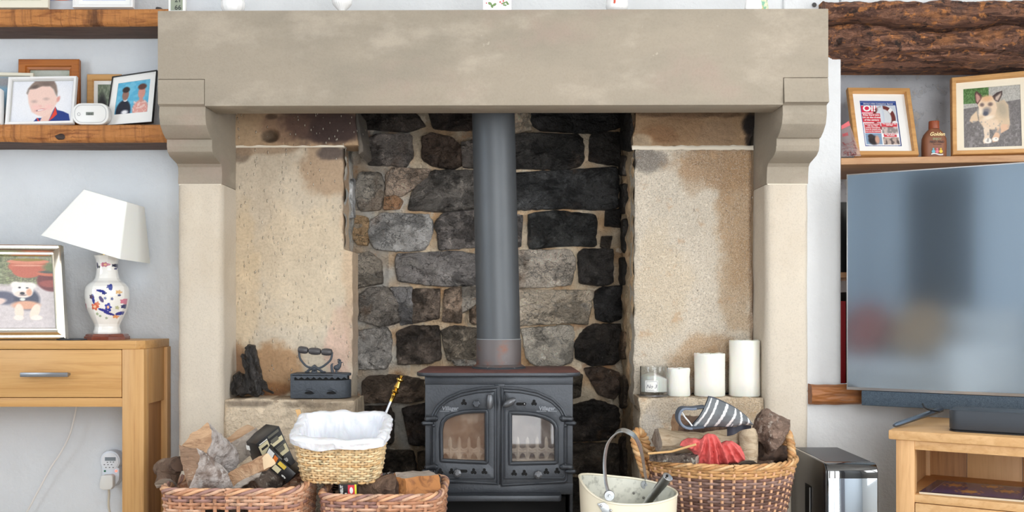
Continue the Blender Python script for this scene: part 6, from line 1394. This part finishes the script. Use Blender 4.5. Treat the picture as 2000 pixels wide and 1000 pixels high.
for a, b, r in ((977,4,1.7),(980,7,1.3),(983,2,1.6),(950,6,1.2),(972,-8,2)): fl(g, a, b, r)
g.make('berry_print', rd_, mbx, smooth=0)
fg = thing('china_figurine', 'glazed white china figurine with green and yellow robe at the right of the mantel', 'figurine', (W(1478,0,MY).x, MY, zm))
g = G(); g.lathe((W(1471,0,MY).x, MY, zm), [(.017,0),(.023,.004),(.026,.02),(.022,.045),(.014,.07),(.006,.09)], 24, wob=lambda a, z: 1+.10*math.cos(5*a+z*40)); g.make('white_drapery', M_por, fg, noise=(.003,50))
g = G(); g.lathe((W(1489,0,MY).x, MY+.004, zm), [(.014,0),(.017,.004),(.018,.02),(.014,.05),(.008,.08)], 20, wob=lambda a, z: 1+.12*math.cos(6*a)); g.make('coloured_robe', mat('green_yellow_glaze', (226,226,190), .25, layers=[('noise', 60, (1,1,1), (90,176,150), .52, .6, .8), ('noise', 45, (1.3,1,1), (236,206,110), .55, .62, .8)]), fg)
g = G(); g.tube([W(1588,12,YL), W(1588,12,YL)-Vector((0,.012,0)), W(1588,12,YL)-Vector((0,.014,0))], [.004,.004,.008], 10); tag(g.make('wall_hook', mat('dark_grey_metal')), 'tiny metal screw hook in the white wall above the mantel', 'hook')
# ---------------------------------------------------------------- right recess
zq = W(0, 308.5, 3.285).z
g = G(); xA_ = RXa+.0015; g.hexa([(xA_,3.285,zq-.022),(RXb-.002,3.20,zq-.022),(RXb-.002,3.655,zq-.022),(xA_,3.655,zq-.022),(xA_,3.285,zq),(RXb-.002,3.20,zq),(RXb-.002,3.655,zq),(xA_,3.655,zq)])
tag(g.make('recess_shelf', wood('salmon_pine_board', (206,160,118), (184,134,92), (168,116,78), 'x', .5), bevel=.002), 'plain pine shelf in the grey recess above the television', 'shelf')
zq2 = W(0, 532, 3.32).z
g = G(); g.box(xA_, RXb-.002, 3.31, 3.655, zq2-.018, zq2); tag(g.make('recess_shelf', mat('salmon_pine_board'), bevel=.002), 'lower pine shelf in the recess mostly hidden behind the television', 'shelf')
Q = quad((1668,308),(1791,308),(1773,178),(1652,177),(3.36,3.36,3.46,3.46))
def oibg(U, V): return np.ones((*U.shape,3))*np.array([36,66,140.])
oi = frame('picture_frame', 'light wood frame with a spoof red, white and blue magazine cover', PF, Q, .0165, M_lof, M_wm, .03, .018, bgc=oibg, inner=(.19,.78,.155,.84), seed=4, res=150,
  pic=[('r',.03,.03,.97,.97,(250,250,250),.01),('r',.03,.90,.97,.965,(36,66,140),.01),('r',.03,.74,.44,.89,(222,52,84),.01),('r',.46,.50,.96,.90,(206,214,224),.02),('r',.93,.5,.96,.9,(206,214,224),.01),('e',.62,.62,.31,.27,(112,54,52),.03),('r',.46,.50,.50,.75,(214,66,78),.01),('e',.60,.62,.22,.20,(214,218,222),.06),('e',.59,.70,.04,.22,(190,200,216),.1),('r',.46,.50,.60,.88,(214,222,230),.08),('p',[(.74,.78),(.80,.72),(.88,.80),(.82,.85)],(238,238,238),.01),('e',.90,.52,.08,.04,(240,240,240),.2),
   ('r',.03,.53,.52,.72,(212,66,78),.01),('r',.06,.30,.49,.51,(206,64,76),.01),('r',.52,.43,.95,.51,(214,70,82),.01),('r',.52,.29,.95,.42,(150,140,140),.02),('n',.52,.29,.95,.42,(226,206,200),.5,.05),('r',.55,.21,.90,.28,(214,66,78),.01),('r',.05,.05,.49,.29,(132,160,190),.02),('e',.26,.14,.14,.10,(46,40,44),.2),('e',.20,.22,.08,.05,(60,52,54),.2),('e',.36,.15,.06,.09,(206,160,140),.3),('r',.52,.05,.95,.20,(190,170,160),.02),('n',.52,.05,.95,.20,(70,60,64),.4,.05)])
def PQ(u, v, n=.0042): return Q(.19+.59*u, .155+.685*v, n)
g = G()
pw, ph = (PQ(1,0)-PQ(0,0)).length, (PQ(0,1)-PQ(0,0)).length
def tl(txt, u, v, size, **k): text_on(g, txt, size, lambda x, y: PQ(u+x/pw, v+y/ph), **k)
tl('Oi!', .235, .765, .034, bold=.0012, shear=.1)
for k, s in enumerate(('Kitty Stars! Join', 'Uri on the cruise', 'of the century')): tl(s, .27, .668-.055*k, .0088, bold=.0003)
for k, s in enumerate(('Exclusive interview', 'with the 1966', 'Twenty Champions', 'Time to resume and', 'how to the business')): tl(s, .27, .47-.038*k, .0063, bold=.0002)
tl("Shirley's 60th Celebration Special", .5, .915, .0075, bold=.0001)
tl('The Best of Everything and Glamour Entertainment', .5, .012, .0048)
for k, s in enumerate(('The people on the', 'red ship!')): tl(s, .735, .478-.03*k, .0062, bold=.0002)
for k, s in enumerate(('See all aboard', 'for more')): tl(s, .73, .25-.028*k, .007, bold=.0002)
g.make('cover_lettering', mat('white_ink', (248,248,248), .6), oi, smooth=0)
# bottle
bY = 3.37; bw = 22.5/F*bY; bxx = W(1824,0,bY).x
bt = thing('brown_bottle', 'matt brown sun lotion bottle with gold lettering on the recess shelf', 'bottle', (bxx, bY, zq))
def sq_lathe(prof, n=48, p=3.0):
    g = G()
    vs = []
    for (r, z) in prof:
        for k in range(n):
            a = 2*PI*k/n; c_, s_ = math.cos(a), math.sin(a); vs.append(Vector((bxx+r*math.copysign(abs(c_)**(2/p), c_), bY+.62*r*math.copysign(abs(s_)**(2/p), s_), zq+z)))
    fs = [(j*n+k, j*n+(k+1)%n, (j+1)*n+(k+1)%n, (j+1)*n+k) for j in range(len(prof)-1) for k in range(n)]+[tuple(range(n-1,-1,-1)), tuple((len(prof)-1)*n+k for k in range(n))]
    g.add(vs, fs); return g
u_ = bY/F
M_bot = mat('matt_brown_plastic', (138,88,62), .5, layers=[('noise', 9, (1,1,1), (120,74,52), .45, .7, .6)])
sq_lathe([(21*u_,0),(22.5*u_,2*u_),(23*u_,30*u_),(22.5*u_,44*u_),(19*u_,53*u_),(14*u_,59*u_),(11*u_,62*u_),(9.5*u_,64*u_),(9.5*u_,66*u_)]).make('bottle_body', M_bot, bt, smooth=60)
g = G(); g.lathe((bxx,bY,zq+64*u_), [(9.8*u_,0),(10*u_,.002),(9.6*u_,14*u_),(9*u_,15*u_)], 30); g.make('cap', mat('rust_orange_cap', (150,76,46), .45), bt)
yf = bY-.62*23*u_-.0012
g = G(); text_on(g, 'Golden', .017, lambda x, y: Vector((bxx+x, yf, zq+.084+y)), shear=.35, bold=.0004); g.make('gold_lettering', mat('pale_gold_ink', (240,218,160), .5), bt, smooth=0)
g = G(); text_on(g, 'ENJOY', .010, lambda x, y: Vector((bxx+x, yf, zq+.070+y)), bold=.0002); g.make('green_lettering', mat('olive_ink', (150,160,120), .5), bt, smooth=0)
g = G(); text_on(g, 'FIRST FIND', .010, lambda x, y: Vector((bxx+x, yf, zq+.060+y)), bold=.0003); text_on(g, 'Tan Lotion', .0065, lambda x, y: Vector((bxx+x, yf, zq+.053+y))); g.make('dark_lettering', mat('dark_brown_ink', (60,34,28), .5), bt, smooth=0)
for dx, c, nm in ((-.0125,(110,186,206),'blue'),(0,(226,120,140),'pink'),(.0125,(240,206,70),'yellow')):
    g = G(); g.ball(Vector((bxx+dx, yf-.0002, zq+.031)), .0062, 12, (1,.12,.95)); g.ball(Vector((bxx+dx, yf, zq+.040)), .003, 8, (1,.12,1)); g.make('emblem', mat(nm+'_print', c, .5), bt)
g = G(); g.grid(lambda u, v: Vector((bxx-.02+.040*u, yf-.0004, zq+.020+.004*v+.002*math.sin(u*6))), 12, 2); g.make('emblem_base', mat('pale_print', (226,226,226), .5), bt, smooth=0)
# zip bag with red shreds
bg = thing('zip_bag', 'clear pink-topped zip bag of dried red chillies at the left of the recess shelf', 'bag', (W(1660,0,3.34).x, 3.34, zq))
Qb = quad((1643,306),(1682,305),(1658,238),(1643,247),(3.32,3.31,3.34,3.35))
g = G(); g.grid(lambda u, v: Qb(u, v, .012*math.sin(PI*u)*math.sin(PI*min(1,v*1.1))+.003*N(u*5, v*8, 1)), 24, 30); g.grid(lambda u, v: Qb(u, v, -.014*math.sin(PI*u)*math.sin(PI*min(1,v*1.1))), 24, 30)
g.make('plastic_film', mat('dusty_clear_film', (196,176,176), .25, alpha=.32), bg, smooth=80)
g = G(); g.grid(lambda u, v: Qb(u, .89+.13*v, .002), 10, 4); g.make('zip_strip', mat('pink_zip_strip', (238,120,126), .5), bg)
g = G(); random.seed(3)
for k in range(70):
    u, v = random.uniform(.12,.85), random.uniform(.02,.42); a = random.uniform(0,6.28); p = Qb(u, v, random.uniform(-.006,.008)); d = Vector((math.cos(a), .3*math.sin(a*3), math.sin(a)*.5))*.006; g.tube([p-d, p+Vector((0,0,.0015)), p+d], [.0008,.0020,.0008], 5)
o = g.make('dried_contents', mat('dull_red_shreds', (132,78,78), .7, layers=[('noise', 90, (1,1,1), (206,150,146), .55, .66, .7)]), bg); o['kind'] = 'stuff'
g = G(); text_on(g, 'XXX', .014, lambda x, y: Qb(.28+x/Qb.w, .60+y/Qb.h, .0125), bold=.0006); g.make('red_print', mat('red_print'), bg, smooth=0)
# dog photo 2
def dogbg2(U, V):
    n = .65*softn(9, U*60, V*50)+.35*softn(4, U*100, V*90); a = np.ones((*U.shape,3))*np.array([116,112,112.])+(n[...,None]-.5)*44
    k = (V > .66+.1*U); a[k] = np.array([176,174,168])+(n[k][:,None]-.5)*50; k = (V > .74)*(U < .45); a[k] = np.array([78,116,60])+(n[k][:,None]-.5)*80; return a
def D_(pts): return poly_(pts, 645, 655, 60, 735)
Qd = quad((1857,306),(2019,302),(2014,141),(1855,156),(3.36,3.33,3.38,3.41))
frame('picture_frame', 'large light wood frame with a photo of a fawn German shepherd', PF, Qd, .016, M_lof, mat('cream_mount', (238,230,210), .8), .028, .018, bgc=dogbg2, inner=(.155,.86,.10,.86), seed=6, res=200,
  pic=[('p',D_([(415,260),(520,232),(565,290),(572,420),(582,500),(545,545),(400,545),(300,530),(240,450),(228,370)]),(214,190,160),.02),('e',.68,.62,.09,.14,(178,164,142),.5,20),('p',D_([(130,440),(150,388),(212,332),(230,440),(165,462)]),(222,196,166),.02),
   ('p',D_([(238,440),(300,420),(440,440),(470,520),(380,545),(285,515)]),(230,206,180),.04),('p',D_([(280,500),(350,530),(352,640),(368,682),(285,692),(274,662),(292,620)]),(232,212,190),.015),('p',D_([(578,500),(562,548),(472,592),(442,672),(382,682),(374,642),(420,562),(500,490)]),(224,186,156),.015),('e',.42,.11,.065,.045,(246,240,232),.2),('e',.55,.13,.055,.035,(246,240,232),.2),
   ('p',D_([(192,140),(214,112),(268,160),(280,205),(228,268),(203,242)]),(86,58,54),.012),('p',D_([(205,160),(216,140),(250,175),(255,205),(225,245),(210,225)]),(196,146,134),.02),('p',D_([(385,188),(440,148),(502,132),(502,176),(458,252),(405,228)]),(64,48,48),.012),('p',D_([(425,195),(485,155),(485,180),(450,240),(420,225)]),(196,176,162),.03),
   ('p',D_([(225,262),(280,188),(385,184),(425,245),(440,312),(415,392),(352,442),(280,402),(245,340)]),(228,202,174),.018),('e',.42,.81,.09,.05,(222,176,134),.5),('e',.33,.71,.035,.03,(120,100,94),.5),('e',.475,.71,.04,.03,(120,100,94),.5),('e',.40,.60,.075,.055,(124,120,124),.5,20),('e',.39,.56,.045,.035,(76,80,96),.4),('e',.44,.49,.09,.03,(240,226,206),.5,10),('e',.30,.60,.04,.06,(238,222,200),.6),
   ('n',.0,.0,1,.45,(150,146,146),.22,.035)])
# things on the lower recess shelves (only slivers show past the television)
zs_ = RZ0+.0
g = G(); zbk = W(0, 588, 3.36).z; g.box(RXa+.004, RXa+.034, 3.335, 3.50, zs_+.001, zbk); 
tag(g.make('red_book', mat('red_book_cloth', (176,30,40), .5), bevel=.002), 'tall red book standing in the recess behind the left edge of the television', 'book')
g = G(); g.box(RXa+.036, RXa+.075, 3.35, 3.52, zs_+.001, zbk+.03); tag(g.make('black_book', mat('black_book_cloth', (34,34,36), .5), bevel=.002), 'black book next to the red book behind the television', 'book')
g = G(); g.hexa([(RXa+.004,3.33,zq2+.001),(RXa+.05,3.33,zq2+.001),(RXa+.05,3.5,zq2+.001),(RXa+.004,3.5,zq2+.001),(RXa+.002,3.335,W(0,395,3.34).z),(RXa+.04,3.335,W(0,395,3.34).z),(RXa+.04,3.5,W(0,395,3.34).z),(RXa+.002,3.5,W(0,395,3.34).z)])
tag(g.make('black_speaker_box', M_black, bevel=.002), 'tall black box on the middle recess shelf behind the television edge', 'box')
# ---------------------------------------------------------------- television
Pl0, Pl1 = W(1657,762,3.18), W(1650,341,3.18); Pr0, Pr1 = W(2000,774,2.915), W(2000,316,2.915)
kx = 2.35
Ax = (Pl0+Pl1)/2; ex = (Pr0+Pr1)/2-Ax; ex.z = 0; L_ = ex.length; ex.normalize(); wid = L_*kx; zlo, zhi = (Pl0.z+Pr0.z)/2, (Pl1.z+Pr1.z)/2
nrm = Vector((ex.y, -ex.x, 0)); nrm = nrm if nrm.y < 0 else -nrm
def TV(a, z, n=0.0): return Vector((Ax.x, Ax.y, 0))+ex*a+Vector((0,0,z))+nrm*n
tv = thing('television', 'large flat television with thin silver edge angled across the recess', 'television', TV(wid/2, .53))
def tvbox(name, a0, a1, z0, z1, n0, n1, m, parent=None, bevel=.001):
    g = G(); g.hexa([TV(a0,z0,n1),TV(a1,z0,n1),TV(a1,z0,n0),TV(a0,z0,n0),TV(a0,z1,n1),TV(a1,z1,n1),TV(a1,z1,n0),TV(a0,z1,n0)]); return g.make(name, m, parent or tv, bevel=bevel)
dzt = (Pr1.z-Pl1.z)
tvbox('rear_casing', .03, wid-.03, zlo+.02, zhi-.02, -.045, -.012, M_black, bevel=.006)
tvbox('silver_bezel', 0, wid, zlo, zhi, -.012, 0, mat('brushed_silver_bezel', (206,208,212), .3, .8))
tvbox('screen', .0035, wid-.0035, zlo+.009, zhi-.0035, 0, .0008, mat('glossy_tv_screen', (172,188,202), .10, .93, spec=1.0), bevel=0)
M_fab = mat('slate_blue_speaker_cloth', (66,80,94), .85, layers=[('fine', 500, (1,1,1), (96,110,122), .5, .62, .7), ('noise', 110, (1,1,1), (48,60,72), .5, .66, .5)])
tvbox('speaker_bar', .045, wid-.045, zlo-.048, zlo-.001, -.03, -.002, M_fab, bevel=.003)
M_ft = mat('gunmetal_foot', (96,104,114), .3, .8)
g = G(); f0 = W(1746,834,2.79); f1 = W(1838,806,3.0); f0.z = .5295+.006; f1.z = .5295+.03
g.tube([f0, f0.lerp(f1,.05), f0.lerp(f1,.5), f1], [.004,.0075,.008,.009], 8); g.make('stand_foot', M_ft, tv)
g = G(); f2 = f1+Vector((.55,-.36,0)); g.tube([f2-Vector((.1,.2,.02)), f2, f2+Vector((.03,.03,.10))], .008, 8); g.make('stand_foot', M_ft, tv)
# television cabinet
e_ = Vector((.848,-.53,0)); b_ = Vector((.53,.848,0)); O_ = Vector((1.040,2.752,0)); ZT = .528
def CB(a, b, z): return O_+e_*a+b_*b+Vector((0,0,z))
tu = thing('television_cabinet', 'light oak television cabinet with open shelf at lower right', 'cabinet', CB(.55,.2,0))
def cb(name, a0, a1, b0, b1, z0, z1, m, bevel=.0015, parent=None):
    g = G(); g.hexa([CB(a0,b0,z0),CB(a1,b0,z0),CB(a1,b1,z0),CB(a0,b1,z0),CB(a0,b0,z1),CB(a1,b0,z1),CB(a1,b1,z1),CB(a0,b1,z1)]); return g.make(name, m, parent or tu, bevel=bevel)
zta = ZT-.026
cb('top_board', 0, 1.15, 0, .42, zta, ZT, M_oak2x, .004)
l0, l1 = .018, .066; Hr = W(0,878,2.73).z
zsh, zsh2 = W(0,967,2.72).z, W(0,982,2.72).z
for a in (l0, 1.15-l1): cb('leg', a, a+l1-l0, .012, .05, 0, zta, M_oak2z); 
for a in (l0, 1.15-l1): cb('leg', a, a+.03, .37, .405, 0, zta, M_oak2z)
cb('side_panel', l0+.002, l0+.018, .05, .37, .03, zta, M_oak2z); cb('side_panel', 1.15-l0-.018, 1.15-l0-.002, .05, .37, .03, zta, M_oak2z)
cb('top_rail', l1, 1.15-l1, .014, .034, Hr, zta, M_oak2x, .001)
cb('shelf_board', l0+.018, 1.15-l0-.018, .014, .395, zsh2, zsh, M_oak2x, .001)
k = 0; a = l0+.02; random.seed(5)
while a < 1.1:
    w_ = random.choice((.030,.075,.15,.05,.11)); a1 = min(a+w_, 1.13); cb('back_plank', a+.0006, a1-.0006, .392+.003*(k % 2), .402, .03, zta, (M_oak2z, M_oakd)[(k+1) % 2], .001); a = a1; k += 1
dw_ = cb('drawer', l1+.002, .56, .012, .03, .06, zsh2-.002, M_oak2x, .001); cb('drawer', .565, 1.15-l1-.002, .012, .03, .06, zsh2-.002, M_oak2x, .001); cb('bottom_rail', l1, 1.15-l1, .014, .034, .03, .06, M_oak2x)
bd = thing('placemat', 'dark blue placemat with a golden sun pattern lying on the cabinet shelf', 'placemat', CB(.25,.15,zsh))
pm = []
g = G(); zsh += .0006; g.hexa([CB(.075,.03,zsh),CB(.33,.045,zsh),CB(.33,.26,zsh),CB(.085,.26,zsh),CB(.075,.03,zsh+.005),CB(.33,.045,zsh+.005),CB(.33,.26,zsh+.005),CB(.085,.26,zsh+.005)]); g.make('board', mat('cream_board_edge', (214,200,176), .5), bd)
cA, cB_, cC, cD = CB(.075,.03,zsh+.005), CB(.33,.045,zsh+.005), CB(.33,.26,zsh+.005), CB(.085,.26,zsh+.005)
def Qm(u, v, n=0): return cA*((1-u)*(1-v))+cB_*(u*(1-v))+cC*(u*v)+cD*((1-u)*v)+Vector((0,0,n))
sun = []
random.seed(11)
for cx, cy, r in ((.45,.30,.09),(.80,.55,.08),(.25,.70,.08),(.62,.82,.07)):
    sun.append(('e',cx,cy,r,r*1.1,(206,150,84),.15))
    for q in range(10): sun.append(('e',cx+r*1.5*math.cos(q*.628),cy+r*1.6*math.sin(q*.628),.018,.03,(190,134,80),.3))
paint(Qm, .0, 1.0, 0.0, 1.0, [('r',.10,.09,.985,.95,(188,176,150),.005),('r',.105,.10,.98,.94,(52,54,124),.005),('n',.12,.1,.98,.94,(90,76,110),.15,.06)]+sun, (40,48,92), nu=110, nv=70, off=.0006, name='printed_top', parent=bd, matl=mat('glossy_print', rough=.2, attr=True))
# soundbar on the cabinet
sb = thing('soundbar', 'dark grey soundbar with rounded end on top of the television cabinet', 'speaker', CB(.5,.1,ZT))
s0 = .145; P0_ = CB(s0, .035, ZT); pl = []
def sbp(a, b): return CB(a, b, 0)
r_ = .03
for (cx, cy, a0) in ((s0+r_, .05+r_, 180),(.85-r_, .05+r_, 270),(.85-r_, .17-r_, 0),(s0+r_, .17-r_, 90)):
    for k in range(8): an = math.radians(a0+k*90/7); pl.append(sbp(cx+r_*math.cos(an), cy+r_*math.sin(an)))
zsb = W(0, 797, 2.76).z
g = G(); g.prism([Vector((p.x, p.y, ZT+.004)) for p in pl], (0,0,zsb-.004-ZT)); g.make('body', mat('dark_slate_shell', (52,58,66), .45), sb, bevel=.006)
g = G(); g.prism([Vector((p.x, p.y, ZT))*1.0 for p in pl], (0,0,.004)); g.make('base_pad', M_black, sb)
g = G(); g.tube(fair([W(1802,789,3.0), W(1806,796,2.98), W(1818,801,2.95), W(1834,804,2.90)], 16), .003, 6); tag(g.make('black_lead', M_black), 'short black lead running from the television to the soundbar', 'cable')
# glossy black subwoofer
sw = thing('subwoofer', 'glossy black upright subwoofer on the floor right of the round basket', 'speaker', (.93, 2.9, 0))
zsw = W(0, 906, 2.735).z; X0_, X1_, Y0_, Y1_ = .862, W(1716,0,2.735).x, 2.735, 3.07
M_gls = mat('piano_black', (14,15,17), .06, coat=1.0, spec=.8, layers=[('noise', 30, (1,1,1), (44,44,44), .55, .7, .4)]); M_top = mat('dusty_black_top', (64,66,70), .35, layers=[('noise', 180, (1,1,1), (110,110,112), .58, .7, .5)])
r_ = .028; g = G(); prof_s = [(Y1_, .02),(Y0_+.004, .02),(Y0_, .04),(Y0_, zsw-r_)]+[(Y0_+r_-r_*math.cos(a), zsw-r_+r_*math.sin(a)) for a in [k*PI/16 for k in range(1,9)]]+[(Y1_, zsw)]
g.prism([Vector((X0_+.004, y, z)) for y, z in prof_s], (X1_-X0_-.004, 0, 0)); g.make('cabinet', [M_gls], sw, bevel=.004, smooth=30)
g = G(); g.box(X0_+.008, X1_-.004, Y0_-.0015, Y0_+.002, .05, zsw-r_-.012); g.make('mirror_panel', mat('mirror_black_glass', (196,204,212), .03, 1.0), sw, bevel=.0006)
g = G(); g.prism([Vector((X0_, y+.001, z-.001)) for y, z in prof_s], (.004, 0, 0)); o = g.make('side_panel', mat('satin_black_side', (30,31,33), .22), sw, bevel=.001)
g = G(); g.box(X0_+.01, X1_-.008, Y0_+.04, Y1_-.01, zsw-.0005, zsw+.0006); g.make('top_panel', M_top, sw, smooth=0)
g = G(); g.box(X0_-.001, X0_+.002, 2.865, 2.925, .06, zsw-.085); g.make('port_slot', M_hole, sw, smooth=0)
g = G(); g.box(X0_-.003, X0_, 2.872, 2.878, .07, zsw-.09); g.make('silver_trim', M_steel, sw, smooth=0)
g = G(); 
for x in (X0_+.02, X1_-.04):
    for y in (Y0_+.03, Y1_-.05): g = G(); g.box(x, x+.02, y, y+.02, 0, .021); g.make('foot', M_black, sw)
# ---------------------------------------------------------------- the room behind the camera (seen in the screen and the stove glass)
rg = bx('rug', (-.3,2.3,-.1,2.05,0,.012), mat('pale_marbled_rug', (232,236,240), .9, layers=[('ridge', 3.0, (1,5,1), (64,72,80), .53, .60, .95)]), bevel=.003); tag(rg, 'pale grey marbled rug, added out of view for its reflection in the black subwoofer', 'rug')  # unseen rug added to give the subwoofer's mirror front its pale veins
so = thing('sofa', 'cream fabric sofa behind the camera, a pale blur in the television screen', 'sofa', (-2.2, -.5, 0))
M_sofa = mat('cream_sofa_fabric', (226,224,222), .85)
for nm, b in (('base', (-2.85,-1.25,-.95,-.15,.06,.34)), ('seat_cushion', (-2.72,-2.06,-.75,-.12,.34,.48)), ('seat_cushion', (-2.04,-1.38,-.75,-.12,.34,.48)), ('backrest', (-2.8,-1.3,-.98,-.74,.34,.86)), ('armrest', (-2.88,-2.73,-.95,-.12,.06,.62)), ('armrest', (-1.37,-1.22,-.95,-.12,.06,.62))): bx(nm, b, M_sofa, so, bevel=.04)
for nm, lb, x, c in (('scatter_cushion','tan scatter cushion on the cream sofa, a blur in the screen',-1.95,(176,140,100)), ('scatter_cushion','rust red scatter cushion on the cream sofa at its left end',-2.5,(168,84,66))):
    g = G(); g.ball((0,0,0), .25, 24, (1,.34,.9)); g.xf(Matrix.Translation((x,-.62,.70)) @ Matrix.Rotation(.25,4,'X')); tag(g.make(nm, mat(nm+str(c[0]), c, .9)), lb, 'cushion', 'scatter cushions on the sofa')
for i, x in enumerate((-.30, 1.50)):
    g = G(); g.grid(lambda u, v: Vector((x-.13+.26*u, RY0+.07+.025*math.sin(u*22), .05+2.2*v)), 60, 4); tag(g.make('curtain', mat('grey_curtain', (150,152,160), .9), smooth=80), ('grey curtain hanging left of the glazed garden doors, seen in reflections','grey curtain hanging right of the glazed garden doors, seen in reflections')[i], 'curtain', 'curtains at the garden doors')
